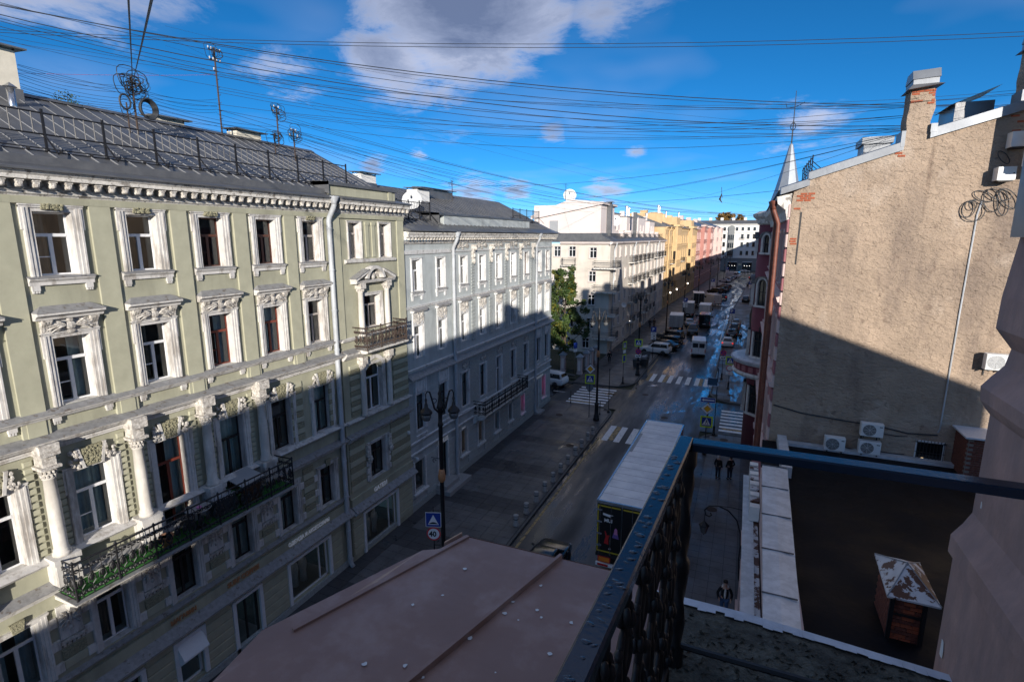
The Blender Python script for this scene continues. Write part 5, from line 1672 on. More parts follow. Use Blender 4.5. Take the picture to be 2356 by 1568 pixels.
# gable outline in world (x, z)
GA = [(1.45, .1), (40, .1), (40, 17), (22, 20.4), (11.6, 22.3), (8.1, 21.35), (5.75, 20.62), (5.72, 20.72), (4.98, 20.45), (4.96, 20.28), (2.0, 19.36), (1.95, 18.98), (1.5, 18.80), (1.45, 18.3)]
gm = MB().ext([(D(x), z) for x, z in GA], -.6, 0)
part('gable_wall', gm, 'stucco', mar)
def coping_run(x0, z0, x1, z1, t=.26):
    mb = MB().add([(D(x0), -.16, z0), (D(x1), -.16, z1), (D(x1), -.16, z1 + t), (D(x0), -.16, z0 + t), (D(x0), .75, z0 + .04), (D(x1), .75, z1 + .04), (D(x1), .75, z1 + t + .10), (D(x0), .75, z0 + t + .10)],
                  [(0, 1, 2, 3), (3, 2, 6, 7), (0, 3, 7, 4), (1, 5, 6, 2), (4, 7, 6, 5), (0, 4, 5, 1)])
    part('coping', mb, 'roof_metal_lt', mar)
coping_run(1.02, 18.70, 2.02, 19.02)
coping_run(1.96, 19.22, 4.98, 20.18, .30)
coping_run(5.74, 20.55, 8.35, 21.30, .32)
coping_run(9.3, 21.6, 11.6, 22.25, .32)
part('coping_end', MB().box(D(4.86), D(4.99), -.17, .7, 20.3, 20.85), 'roof_metal_lt', mar)
part('coping_end', MB().box(D(5.72), D(5.92), -.17, .7, 20.75, 21.05), 'roof_metal_lt', mar)
part('coping_end', MB().box(D(8.15), D(8.36), -.17, .7, 21.5, 21.95), 'roof_metal_lt', mar)
def chimney(x0, x1, z0, z1, seed, spread):
    rr = random.Random(seed)
    pts = []
    n = 9
    lft = [(x0 + .05 * math.sin(i * 1.7 + seed) * (1 - i / n) - .04 * (1 - i / n), z0 + (z1 - z0) * i / n) for i in range(n + 1)]
    rgt = [(x1 + .05 * math.sin(i * 1.3 + seed * 2), z0 + (z1 - z0) * i / n) for i in range(n + 1)]
    ch = part('chimney', MB().ext([(D(x), z) for x, z in lft[::-1]] [::-1] + [(D(x), z) for x, z in rgt[::-1]], -.85, 0.02), 'stucco', mar)
    w, h = .25, .075
    rows_ = int((z1 - z0) / .085)
    for r_ in range(rows_):
        zz_ = z0 + .02 + r_ * .085
        t = (zz_ - z0) / (z1 - z0)
        x = x0 + .02 - (.13 if r_ % 2 else 0)
        while x < x1 - .05:
            if rr.random() < spread * max(0, (t - .62) * 2.6) or (t > .93):
                a, b = max(x, x0 + .01), min(x + w - .014, x1 - .01)
                if b - a > .05:
                    part('brick', MB().bev(D(a), D(b), -.028 - rr.uniform(0, .02), .02, zz_, zz_ + h - rr.uniform(0, .008), .008), 'brick', ch)
            x += w
    cx0, cx1 = x0 - .12, x1 + .12
    part('chimney_tray', MB().add([(D(cx0 - .05), -.32, z1 - .06), (D(cx1 + .05), -.32, z1 + .06), (D(cx1), 1.1, z1 + .10), (D(cx0), 1.1, z1 - .0), (D(cx0 + .1), -.2, z1 + .12), (D(cx1 - .1), -.2, z1 + .12), (D(cx1 - .1), 1.0, z1 + .16), (D(cx0 + .1), 1.0, z1 + .1)], [(0, 1, 5, 4), (1, 2, 6, 5), (2, 3, 7, 6), (3, 0, 4, 7), (4, 5, 6, 7), (3, 2, 1, 0)]), 'roof_metal', ch)
    part('chimney_cap', MB().box(D(x0 + .0), D(x1 + .03), -.12, .95, z1 + .1, z1 + .32), 'roof_metal_lt', ch)
    part('chimney_hood', MB().add([(D(x0 - .03), -.16, z1 + .30), (D(x1 + .06), -.16, z1 + .34), (D(x1 + .06), .95, z1 + .34), (D(x0 - .03), .95, z1 + .30), (D(x0 - .03), .0, z1 + .62), (D(x1 + .06), .0, z1 + .66), (D(x1 + .06), .75, z1 + .66), (D(x0 - .03), .75, z1 + .62)], [(0, 1, 5, 4), (1, 2, 6, 5), (2, 3, 7, 6), (3, 0, 4, 7), (4, 5, 6, 7)]), 'roof_metal_lt', ch)
chimney(5.02, 5.76, 20.2, 22.30, 3, .5)
chimney(8.30, 9.2, 21.2, 23.35, 8, .75)
for i, (x, z) in enumerate([(1.62 + .27 * (k % 2) + .13 * ((k // 2) % 2), 18.42 + .085 * (k // 2)) for k in range(8)] + [(4.75, 20.05), (4.85, 19.95), (1.55, 18.1), (1.52, 16.9), (1.50, 16.8), (1.53, 16.7), (8.0, 21.1), (8.2, 20.9), (8.1, 20.6)]):
    part('brick', MB().bev(D(x), D(x) + .24, -.02, .02, z, z + .072, .008), 'brick', mar)
# roof behind the gable
part('roof', MB().add([(D(.95), .6, 18.9), (D(.95), 22, 18.9), (D(11.6), 22, 22.5), (D(11.6), .6, 22.5), (D(25), 22, 18.9), (D(25), .6, 19.6)], [(0, 1, 2, 3), (3, 2, 4, 5)]), 'roof_metal_lt', mar)
# street side: wall faces -x
ml = wall(MB(), -46.0, -25.6, .1, 18.4, [(-(27 + i * 2.9) - .5, -(27 + i * 2.9) + .5, z, z + 2.2) for i in range(6) for z in (15.0, 11.2, 7.2, 3.4)], .2)
fs = link('street_wall', ml.mesh('street_wall', 'maroon_lt'), mar, (-.0, -25, 0), (0, 0, R(-90)))
for i in range(6):
    for z in (15.0, 11.2, 7.2, 3.4):
        far_window(fs, -(27 + i * 2.9), z, 1.0, 2.2, 'pink_lt', 'frame_wood', cw=.16)
for k in range(30):
    part('quoin', MB().bev(-25.62, -25.0 - .02, -.10, .02, .4 + k * .6, .92 + k * .6, .03), 'pink_lt' if k % 2 else 'maroon_lt', fs)
part('cornice', MB().prof([(0, 17.7), (.12, 17.7), (.2, 18.1), (.5, 18.35), (.55, 18.62), (0, 18.75)], -46, -25.05), 'trim_worn', fs)
for z in (10.6, 6.4, 14.3):
    part('string_course', MB().prof([(0, z), (.16, z), (.24, z + .2), (0, z + .3)], -46, -25.05), 'pink_lt', fs)
drainpipe(fs, -25.35, 18.45, 4.0, .085, 'pipe_brown', oh=.62, os=.40, elbow=.75)
drainpipe(fs, -27.6, 18.55, 4.0, .085, 'pipe_brown', oh=.62, os=.42, elbow=.75)
# corner turret, drum with arched windows and rounded balcony
tw = part('turret', MB().lathe([(2.15, .1), (2.15, 18.2)], (D(2.75), 45.2 - 25, 0), 24), 'maroon', mar, smooth=True)
TX, TY = D(2.75), 20.2
part('turret_cornice', MB().lathe([(2.15, 17.9), (2.3, 18.0), (2.4, 18.3), (2.62, 18.5), (2.65, 18.7), (2.2, 18.9)], (TX, TY, 0), 24), 'trim_worn', tw)
part('spire', MB().lathe([(1.75, 18.7), (1.22, 19.0), (.80, 20.55), (.12, 23.55), (0, 23.7)], (TX - .5, TY, 0), 8), 'spire', tw)
fn = MB().tube([(TX - .5, TY, 23.5), (TX - .5, TY, 27.2)], [.05, .02], 5)
for s in (-1, 1):
    fn.tube([(TX - .5, TY, 24.5), (TX - .5 + s * .16, TY, 24.7), (TX - .5 + s * .14, TY, 24.95), (TX - .5, TY, 25.1)], .025, 4)
    fn.tube([(TX - .5, TY, 26.1), (TX - .5 + s * .5, TY, 26.2 + s * .12), (TX - .5 + s * .6, TY, 26.4)], .02, 4)
part('weather_vane', fn, 'iron', tw)
def turret_window(ang, z, h, w, arch=True):
    r_ = 2.15
    ca, sa = math.cos(ang), math.sin(ang)
    pts = [(-w / 2, 0), (w / 2, 0), (w / 2, h)] + (arc_pts((0, h), w / 2, 0, math.pi, 8)[1:] if arch else [(-w / 2, h)])
    ou = [(-w / 2 - .17, 0), (w / 2 + .17, 0), (w / 2 + .17, h)] + (arc_pts((0, h), w / 2 + .17, 0, math.pi, 8)[1:] if arch else [(-w / 2 - .17, h)])
    c = MB()
    n = len(pts)
    for i in range(1, n - 1 + 1):
        a, b = i, (i + 1) % n
        if b == 0 or i == n - 1:
            a, b = n - 1, 0
        c.add([(pts[a][0], 0.02, pts[a][1]), (ou[a][0], 0.02, ou[a][1]), (ou[b][0], .02, ou[b][1]), (pts[b][0], .02, pts[b][1]), (pts[a][0], -.18, pts[a][1]), (ou[a][0], -.18, ou[a][1]), (ou[b][0], -.18, ou[b][1]), (pts[b][0], -.18, pts[b][1])], [(4, 5, 6, 7), (0, 3, 7, 4), (1, 5, 6, 2), (0, 4, 5, 1), (3, 2, 6, 7)])
    c.fb(-w / 2 - .25, w / 2 + .25, 0, .24, -.14, 0)
    wo_ = part('window', c, 'trim', tw, (TX + r_ * ca * .995, TY + r_ * sa * .995, z), (0, 0, ang + R(90)))
    part('pane', MB().ext(pts, .0, .03), 'pane_dark', wo_)
    part('frame', MB().fb(-.03, .03, .03, .06, 0, h + w / 2 - .02).fb(-w / 2, w / 2, .03, .055, h * .62, h * .62 + .06), 'frame_dark', wo_)
    if arch:
        part('hood_mould', MB().ext([(x * 1.32, y + .06) for x, y in ou[2:]] + [(x, y) for x, y in ou[2:]][::-1], 0, .26), 'roof_metal', wo_)
for a in (-90, -135, -180, -225):
    aa = R(a)
    turret_window(aa, 12.0, 1.55, .8)
    turret_window(aa, 8.1, 1.9, .8, False)
    turret_window(aa, 15.9, 1.0, .55)
    turret_window(aa, 3.6, 2.2, .85, False)
rb2 = part('turret_balcony', MB().lathe([(2.2, 6.5), (3.05, 6.62), (3.25, 6.8), (3.2, 6.86), (3.12, 6.9), (3.12, 7.62), (3.3, 7.72), (3.38, 7.8), (3.38, 7.86), (2.9, 7.95)], (TX, TY, 0), 40), 'maroon', tw)
part('balcony_moulding', MB().lathe([(2.9, 6.5), (3.2, 6.6), (3.30, 6.78), (3.22, 6.9), (3.14, 6.93)], (TX, TY, 0), 40), 'trim', rb2)
part('balcony_moulding', MB().lathe([(3.14, 7.52), (3.28, 7.56), (3.40, 7.74), (3.42, 7.84), (3.0, 7.99), (2.9, 7.99)], (TX, TY, 0), 40), 'coping', rb2)
part('balcony_floor', MB().lathe([(0, 7.90), (2.95, 7.93)], (TX, TY, 0), 32), 'tar', rb2)
for k in range(22):
    a = R(100 + k * 12)
    part('balcony_panel', MB().fb(-.20, .20, 0, .05, 7.02, 7.42), 'maroon_lt', rb2, (TX + 3.11 * math.cos(a), TY + 3.11 * math.sin(a), 0), (0, 0, a + R(90)))
# rooftop bits seen against the sky
rl = MB()
for i in range(6):
    rl.tube([(D(2.15), 1.2 + i * .9, 19.2 - i * .0), (D(2.15), 1.2 + i * .9, 20.35)], .022, 4)
    rl.tube([(D(2.15), 1.2 + i * .9, 20.1), (D(2.75), 1.2 + i * .9, 19.55)], .016, 4)
rl.tube([(D(2.15), 1.0, 20.25), (D(2.15), 6.2, 20.25)], .02, 4)
rl.tube([(D(2.15), 1.0, 19.75), (D(2.15), 6.2, 19.75)], .02, 4)
part('roof_railing', rl, 'iron', mar)
part('dormer', MB().box(D(4.4), D(5.4), 4.5, 6, 19.6, 21.1).box(D(4.3), D(5.5), 4.4, 6.1, 21.1, 21.4), 'roof_metal_lt', mar)
part('dormer_wall', MB().box(D(4.36), D(4.42), 4.55, 5.9, 19.8, 20.7), 'whitewash', mar)
part('dormer', MB().box(D(6.9), D(8.1), 2.0, 4, 21.0, 22.1).add([(D(6.7), 1.8, 22.0), (D(8.2), 1.8, 22.6), (D(8.2), 4, 22.6), (D(6.7), 4, 22.0)], [(0, 1, 2, 3)]), 'roof_metal', mar)
# wall cables, conduit and the barred window of the gable
cd = MB().tube([(D(7.58), -.03, 16.6 + 1.7), (D(7.5), -.03, 17.8), (D(7.45), -.03, 14), (D(7.42), -.03, 9.6), (D(7.38), -.03, 9.45)], .028, 6)
part('conduit', cd, 'pipe', mar)
part('wall_cable', MB().tube([(D(1.5), -.03, 9.85), (D(2.6), -.03, 9.62), (D(4.2), -.03, 9.5), (D(5.4), -.04, 9.45), (D(6.4), -.03, 9.28), (D(7.38), -.03, 9.35)], .03, 5), 'wire', mar)
part('expansion_joint', MB().add([(D(1.78), -.012, 15.9), (D(1.84), -.012, 15.9), (D(1.87), -.012, 18.0), (D(1.80), -.012, 18.0)], [(0, 1, 2, 3)]), 'iron', mar)
gwn = part('barred_window', MB().fb(D(6.72), D(6.78), 0, .05, 7.95, 9.05).fb(D(7.62), D(7.68), 0, .05, 7.95, 9.05).fb(D(6.72), D(7.68), 0, .05, 9.0, 9.06).fb(D(6.72), D(7.68), 0, .06, 7.9, 7.96), 'frame_white', mar)
part('pane', MB().quad((D(6.75), -.01, 7.95), (D(7.65), -.01, 7.95), (D(7.65), -.01, 9.02), (D(6.75), -.01, 9.02)), 'pane_dark', gwn)
bars = MB()
for i in range(9):
    x = D(6.76) + i * .11
    bars.tube([(x, -.10, 7.9), (x, -.10, 9.1)], .011, 4)
for z in (8.15, 8.6, 9.0):
    bars.tube([(D(6.7), -.10, z), (D(7.7), -.10, z)], .011, 4)
part('window_bars', bars, 'iron', gwn)
part('room_lamp', MB().ball((D(7.0), -.02, 8.3), .05, .02, .05, 6, 4), 'lamp_warm', gwn)
rub = part('lean_to_chimney', MB().box(D(7.95), D(9.2), -1.3, -.0, 7.6, 9.75), 'mortar', mar)
rr = random.Random(12)
for r_ in range(24):
    for q in range(6):
        a = 7.97 + q * .255 - (.12 if r_ % 2 else 0)
        z = 7.65 + r_ * .087
        if a > 7.9:
            part('brick', MB().bev(D(a), D(a) + .24, -1.3 - .02 - rr.uniform(0, .02), -1.29, z, z + .072, .008), 'brick_dark', rub)
    for q in range(5):
        y = -1.28 + q * .255 + (.12 if r_ % 2 else 0)
        z = 7.65 + r_ * .087
        part('brick', MB().box(D(7.95) - .02, D(7.95) + .01, y, y + .24, z, z + .072), 'brick_dark', rub)
part('flashing_cap', MB().box(D(7.8), D(9.35), -1.45, .0, 9.78, 9.84), 'edge_white', rub)

# ------------------------------------------------------------------ low house between the balcony and the gable
low = thing('low_building', 'low house with black tarred roof and pale metal coping below the balcony', 'building', (1.0, 13.5, 0), 0)
D = lambda x, y: (x - 1.0, y - 13.5)
part('wall', MB().box(-.15, 12, -10.9, 11.4, .1, 7.3), 'maroon_lt', low)
part('roof', MB().add([(.2, -10.9, 8.05), (14, -10.9, 8.05), (14, 11.45, 8.2), (.2, 11.45, 8.2), (.2, -10.9, 7.2), (14, -10.9, 7.2), (14, 11.45, 7.2), (.2, 11.45, 7.2)], [(0, 1, 2, 3), (0, 4, 5, 1), (1, 5, 6, 2), (2, 6, 7, 3), (3, 7, 4, 0)]), 'tar', low)
for k in range(21):
    y0 = -10.9 + k * 1.06
    zf = lambda y: 8.05 + (y + 10.9) * .15 / 22.35 + .005 + .003 * (k % 2)
    x1 = 14 if k % 3 else 9.5
    part('felt_strip', MB().quad((.75, y0, zf(y0)), (x1, y0, zf(y0)), (x1, y0 + 1.14, zf(y0 + 1.14)), (.75, y0 + 1.14, zf(y0 + 1.14))), 'tar', low)
part('parapet', MB().box(.02, .72, -10.9, 7.0, 7.3, 8.70), 'pillar_pink', low)
for k in range(9):                      # coping sheets lapped one over the next
    y0 = -10.9 + k * 2.0
    y1 = min(y0 + 2.03, 7.0)
    x0, x1 = -.10 + .018 * (y0 + 1.8), .66 + .026 * (y0 + 1.8)
    part('coping_sheet', MB().add([(x0, y0, 8.80), ((x0 + x1) / 2, y0, 8.815), (x1, y0, 8.78), (x1 + .05, y1, 8.77), ((x0 + x1) / 2 + .04, y1, 8.805), (x0 + .04, y1, 8.79), (x0, y0, 8.70), (x1, y0, 8.70), (x1 + .05, y1, 8.69), (x0 + .04, y1, 8.69)],
         [(0, 1, 4, 5), (1, 2, 3, 4), (0, 6, 7, 2, 1), (0, 5, 9, 6), (2, 7, 8, 3)]), 'coping', low)
    part('coping_seam', MB().box(x0 + .01, x1 + .02, y1 - .02, y1, 8.80, 8.835), 'roof_metal', low)
part('cornice', MB().box(-.42, -.02, -10.9, 8.6, 7.35, 7.60).box(-.33, -.02, -10.9, 8.6, 7.15, 7.35), 'rusty', low)
part('cornice_flashing', MB().box(-.50, -.16, -10.9, 8.6, 7.61, 7.63), 'coping', low)
for k in range(9):
    part('cornice_block', MB().box(-.30, .0, 4.8 + k * .46, 5.1 + k * .46, 7.64, 8.15), 'rusty' if k % 2 else 'whitewash', low)
part('roof_kerb', MB().box(.75, 14, 11.1, 11.45, 8.2, 8.34), 'coping', low)
part('parapet_return', MB().box(.75, 1.1, 7.6, 11.2, 8.2, 8.62), 'coping', low)
wins = wall(MB(), -24.4, -2.6, .1, 7.1, [(-u - .5, -u + .5, z, z + 1.9) for u in (5, 8, 11, 14, 17, 20, 23) for z in (4.4, 1.0)], .2)
lf_ = link('street_wall', wins.mesh('street_wall', 'maroon_lt'), low, (-.2, -13.5, 0), (0, 0, R(-90)))
for u in (5, 8, 11, 14, 17, 20, 23):
    for z in (4.4, 1.0):
        far_window(lf_, -u, z, 1.0, 1.9, 'pink_lt')
# brick vent with hipped rusty hood
vent = thing('brick_vent', 'small brick roof vent with peeling rusty hipped hood on the black roof', 'chimney', (3.87, 13.72, 8.12), R(0))
part('hood', MB().add([(-.50, -.87, 1.16), (.47, -.87, 1.16), (.50, .88, 1.16), (-.42, .90, 1.16), (-.02, -.10, 1.62), (-.50, -.87, 1.12), (.47, -.87, 1.12), (.50, .88, 1.12), (-.42, .90, 1.12)],
              [(0, 1, 4), (1, 2, 4), (2, 3, 4), (3, 0, 4), (0, 5, 6, 1), (1, 6, 7, 2), (2, 7, 8, 3), (3, 8, 5, 0), (8, 7, 6, 5)]), 'rusty', vent)
for a in ((-.50, -.87, 1.17), (.47, -.87, 1.17), (.50, .88, 1.17), (-.42, .90, 1.17)):
    part('hood_seam', MB().tube([a, (-.02, -.10, 1.625)], .014, 4), 'roof_metal_lt', vent)
part('core', MB().box(-.34, .28, -.62, .62, -.1, 1.12), 'brick_dark', vent)
rr = random.Random(4)
for r_ in range(12):
    for q in range(4):
        x = -.34 + q * .225 - (.1 if r_ % 2 else 0)
        a, b = max(-.34, x), min(.28, x + .21)
        if b - a > .05:
            part('brick', MB().box(a, b, -.645, -.60, -.02 + r_ * .09, .055 + r_ * .09), 'brick' if rr.random() < .3 else 'brick_dark', vent)
    for q in range(5):
        y = -.60 + q * .245 - (.1 if r_ % 2 else 0)
        part('brick', MB().box(-.36, -.33, max(-.62, y), min(.62, y + .23), -.02 + r_ * .09, .055 + r_ * .09), 'brick_dark', vent)
for q in (-.34, .26):
    part('corner_post', MB().box(q - .04, q + .04, -.69, -.62, -.1, 1.14), 'iron', vent)
part('band', MB().box(-.34, .28, -.67, -.65, .62, .67), 'iron', vent)

# ------------------------------------------------------------------ own house: wall, roof, balcony, bay roof
own = thing('balcony_building', 'dull pink house the view is taken from, moulded pier at the right edge', 'building', (.8, 2.35, 0), 0)
prof_ = [(.0, -16.9), (.0, -1.19), (-.018, -1.17), (-.018, -1.10), (.012, -1.05), (.034, -1.00), (.034, -.62), (.018, -.60), (.0, -.57), (-.006, -.52), (.02, -.48), (.05, -.44), (.06, -.38), (.03, -.34), (.008, -.31), (.01, -.2), (.034, .03), (.034, 2.8), (9, 2.8), (9, -16.9)]
pm = MB()
n = len(prof_)
pm.v = [(x, -3.4, 17 + z) for x, z in prof_] + [(x, 0.0, 17 + z) for x, z in prof_]
pm.f = [(i, (i + 1) % n, n + (i + 1) % n, n + i) for i in range(n)] + [tuple(range(n - 1, -1, -1)), tuple(range(n, 2 * n))]
part('pier', pm, 'pier_pink', own)
for dy, dz, sc in ((-.05, -1.55, 1.0), (-.10, -1.66, .5), (-.03, -1.75, .6), (-.16, -.9, .35)):
    part('plaster_chip', MB().add([(-.003, dy + sc * .012 * math.cos(k * .785) * (1 + .5 * (k % 3)), 17 + dz + sc * .035 * math.sin(k * .785) * (1 + .3 * (k % 2))) for k in range(8)], [tuple(range(8))]), 'whitewash', own)
part('wall', MB().box(.06, 20, -26.3, -3.4, .1, 17.0), 'pier_pink', own)
part('rear_wing', MB().box(.2, 20, -3.4, -.02, .1, 16.98), 'pier_pink', own)
part('gable', MB().add([(.0, -26.3, 19.7), (.0, -.01, 19.7), (5.6, -.01, 22.3), (5.6, -26.3, 22.3), (20.2, -.01, 17.2), (20.2, -26.3, 17.2), (.0, -.01, 17.0), (.0, -26.3, 17.0), (20.2, -.01, 17.0), (20.2, -26.3, 17.0)], [(0, 1, 2, 3), (3, 2, 4, 5), (1, 6, 8, 4, 2), (0, 3, 5, 9, 7), (0, 7, 6, 1)]), 'roof_metal', own)
part('chimney', MB().box(5.2, 6.6, -8.2, -7.2, 21, 23.6), 'brick', own)
nb = MB().box(.1, 14, -70, -26.4, .1, 15.3).add([(-.2, -70, 15.3), (-.2, -26.4, 15.3), (7, -26.4, 18.3), (7, -70, 18.3), (14, -26.4, 15.3), (14, -70, 15.3)], [(0, 1, 2, 3), (3, 2, 4, 5), (1, 4, 2), (0, 3, 5)])
nbo = thing('neighbour_building', 'lower house behind the viewpoint, out of the picture', 'building', (.9, -24, 0))
part('wall', nb, 'yellow', nbo, off=(0, -24 - 2.0, 0))
# balcony floor with moss and a torn pale edge strip
bal = thing('balcony_floor', 'mossy concrete balcony floor with torn pale metal edge strip, bottom right', 'balcony', (.2, 1.2, 15.4))
sl = MB().flat([(-.47, -3), (.64, -3), (.64, 1.0), (.30, 1.045), (-.1, 1.06), (-.47, 1.055)], -.16, 0)
part('slab', sl, 'moss', bal)
es = MB()
edge = [(-.47 + i * .037, 1.02 - .055 * max(0, (-.1 + i * .037 - .0) / .74) * 1.0 if i > 10 else 1.055 - 0.0006 * i) for i in range(31)]
rr = random.Random(2)
for i in range(30):
    xa, xb = -.47 + i * .037, -.47 + (i + 1) * .037
    f = lambda x: 1.06 - (.06 * ((x + .1) / .74) ** 1.0 if x > -.1 else 0)
    wi = .030 + .022 * abs(math.sin(i * .9)) * (1 if i < 14 else .35)
    es.add([(xa, f(xa) + .006, .012), (xb, f(xb) + .006, .012), (xb, f(xb) - wi, .008 + rr.uniform(0, .004)), (xa, f(xa) - wi, .008 + rr.uniform(0, .004)), (xa, f(xa) + .008, -.05), (xb, f(xb) + .008, -.05)], [(0, 1, 2, 3), (0, 4, 5, 1)])
part('edge_strip', es, 'edge_white', bal)
tuft = MB()
for i in range(700):
    x, y = rr.uniform(-.36, .60), rr.uniform(.35, .98)
    h = rr.uniform(.004, .014)
    a = rr.uniform(0, 6.28)
    tuft.add([(x + .012 * math.cos(a), y + .012 * math.sin(a), 0), (x - .012 * math.cos(a), y - .012 * math.sin(a), 0), (x + rr.uniform(-.01, .01), y + rr.uniform(-.01, .01), h)], [(0, 1, 2)])
part('moss_tufts', tuft, 'moss', bal, stuff=True)
# railing: rail line runs from (-.154,1.885) back past the camera
rail = thing('balcony_railing', 'black cast-iron balcony railing with wet blue-black handrail in the foreground', 'railing', (-.154, 1.885, 15.4))
ang = math.atan2(.057, 1.19)
def RL(s, o=0.0):                      # s metres back along the left run, o to its inner side
    return (-s * math.sin(ang) + o * math.cos(ang), -s * math.cos(ang) - o * math.sin(ang))
def rail_bar(p0, p1, w, z0, z1, c=.005):
    d = Vector((p1[0] - p0[0], p1[1] - p0[1])).normalized()
    nv = Vector((-d.y, d.x))
    sec = [(-w, z0), (w, z0), (w, z1 - c), (w - c, z1), (-w + c, z1), (-w, z1 - c)]
    v = []
    for p in (p0, p1):
        v += [(p[0] + nv.x * a, p[1] + nv.y * a, z) for a, z in sec]
    m = MB()
    m.add(v, [(i, (i + 1) % 6, 6 + (i + 1) % 6, 6 + i) for i in range(6)] + [(5, 4, 3, 2, 1, 0), (6, 7, 8, 9, 10, 11)])
    return m
hrl = part('handrail', rail_bar(RL(-.026), RL(3.0), .0255, .872, .900), 'rail_paint', rail)
hrr = part('handrail', rail_bar((.0265, 0.0), (.954, .012), .031, .868, .898), 'rail_paint', rail)
# water beads on the rail
rr = random.Random(11)
beads = []
for i in range(64):
    s = rr.uniform(.18, 1.32)
    beads.append((s, rr.uniform(-.0125, .0125), rr.uniform(.0035, .0085), rr.uniform(.9, 2.2), rr.uniform(-.5, .5)))
bm_ = MB().ball((0, 0, 0), 1, 1, 1, 10, 6).mesh('water_drop', 'water', True)
bm2 = MB()
bm2.ball((0, 0, 0), .8, .7, 1, 10, 6).ball((.5, .35, -.1), .5, .5, .8, 10, 6).ball((-.5, .25, -.1), .4, .45, .75, 8, 5)
bm2 = bm2.mesh('water_drop', 'water', True)
for s, o_, r_, st, a in beads:
    x, y = RL(s, o_)
    link('water_drop', bm2 if st > 1.7 else bm_, rail, (x, y, .8998), (0, 0, a), (min(r_ * st, .0115), r_ * .9, r_ * .42))
# twisted corner post, bead-and-scroll balusters
def post(x, y, r, h, twist=True):
    mb = MB()
    n, m = 60, 12
    ringv = []
    for i in range(n + 1):
        z = h * i / n
        rad = r
        if i < 5 or 26 < i < 31 or i > 55:
            rad = r * 1.35
        for k in range(m):
            a = 2 * math.pi * k / m
            rr_ = rad * (1 + (.22 * math.cos(3 * a + z * 34) if twist and rad == r else 0))
            ringv.append((x + rr_ * math.cos(a), y + rr_ * math.sin(a), z))
    f = [(i * m + k, i * m + (k + 1) % m, (i + 1) * m + (k + 1) % m, (i + 1) * m + k) for i in range(n) for k in range(m)]
    mb.add(ringv, f)
    return mb
part('corner_post', post(.012, -.012, .024, .87), 'iron', rail, smooth=True)
def baluster(seed):
    mb = post(0, 0, .0105, .87)
    for z in (.10, .30, .56, .76):
        for k in range(6):
            a = k * 1.047
            mb.ball((.016 * math.cos(a), .016 * math.sin(a), z + .012 * (k % 2)), .011, .011, .024, 6, 4)
    for z in (.20, .43, .66):
        for q in (-1, 1):
            mb.tube([(0, q * (.012 + .045 * math.sin(i * .35) * (1 - i * .055)), z - .075 + .017 * i) for i in range(10)], [.006, .009, .011, .012, .012, .011, .010, .009, .008, .005], 5)
            mb.ball((0, q * .042, z + .03), .012, .016, .016, 6, 4)
    return mb.mesh('baluster', 'iron', True)
bals = [baluster(i) for i in range(2)]
for i in range(11):
    s = .13 + i * .17
    x, y = RL(s)
    link('baluster', bals[i % 2], rail, (x, y, 0), (0, 0, -ang))
part('lower_rail', MB().tube([(*RL(0), .07), (*RL(3.0), .07)], .012, 6).tube([(0, 0, .07), (.95, .012, .07)], .012, 6), 'iron', rail)
# brown sheet roof of the bay below
br = thing('bay_roof', 'brown painted sheet-metal bay roof with standing seams and bird droppings', 'roof', (-1.0, 1.0, 15.2))
B = lambda x, y, z: (x + 1.0, y - 1.0, z - 15.2)
zt = lambda x, y: 15.30
part('sheet', MB().add([B(-1.35, 2.47, 15.3), B(-.81, 2.48, 15.3), B(-1.44, .1, 15.3), B(-1.72, .0, 15.3), B(-1.78, 1.17, 15.3), B(-1.72, 1.49, 15.3)], [(0, 1, 2, 3, 4, 5)]), 'brownroof', br)
part('sheet', MB().add([B(-.80, 2.48, 15.302), B(-.22, 2.49, 15.302), B(-.22, -.6, 15.302), B(-1.63, -.6, 15.302), B(-1.43, .1, 15.302)], [(0, 1, 2, 3, 4)]), 'brownroof', br)
part('sheet', MB().add([B(-1.47, 2.44, 15.22), B(-1.60, 2.36, 15.22), B(-1.93, 1.52, 15.215), B(-1.875, 1.22, 15.215), B(-1.84, -.3, 15.21), B(-1.70, -.3, 15.24), B(-1.72, 1.55, 15.24)], [(0, 1, 2, 3, 4, 5, 6)]), 'brownroof', br)
def seam(p, q, h=.03, w=.008):
    d = Vector((q[0] - p[0], q[1] - p[1]))
    nv = Vector((-d.y, d.x)).normalized() * w
    m = MB()
    m.v = [B(p[0] + nv.x, p[1] + nv.y, p[2]), B(p[0] - nv.x, p[1] - nv.y, p[2]), B(q[0] - nv.x, q[1] - nv.y, q[2]), B(q[0] + nv.x, q[1] + nv.y, q[2])]
    m.v += [(a, b, c + h) for a, b, c in m.v]
    m.f = [(4, 5, 6, 7), (0, 1, 5, 4), (1, 2, 6, 5), (2, 3, 7, 6), (3, 0, 4, 7)]
    part('standing_seam', m, 'brownroof', br)
seam((-.80, 2.485, 15.30), (-1.45, .05, 15.30))
seam((-1.36, 2.47, 15.29), (-1.71, 1.50, 15.29), .022, .012)
seam((-1.50, 2.44, 15.22), (-1.40, 2.47, 15.29), .03)
part('eave_face', MB().add([B(-1.36, 2.48, 15.30), B(-.22, 2.50, 15.30), B(-.22, 2.50, 15.1), B(-1.36, 2.48, 15.1)], [(0, 1, 2, 3)]).add([B(-1.36, 2.48, 15.30), B(-1.72, 1.49, 15.3), B(-1.72, 1.49, 15.1), B(-1.36, 2.48, 15.1)], [(0, 1, 2, 3)]), 'brownroof', br)
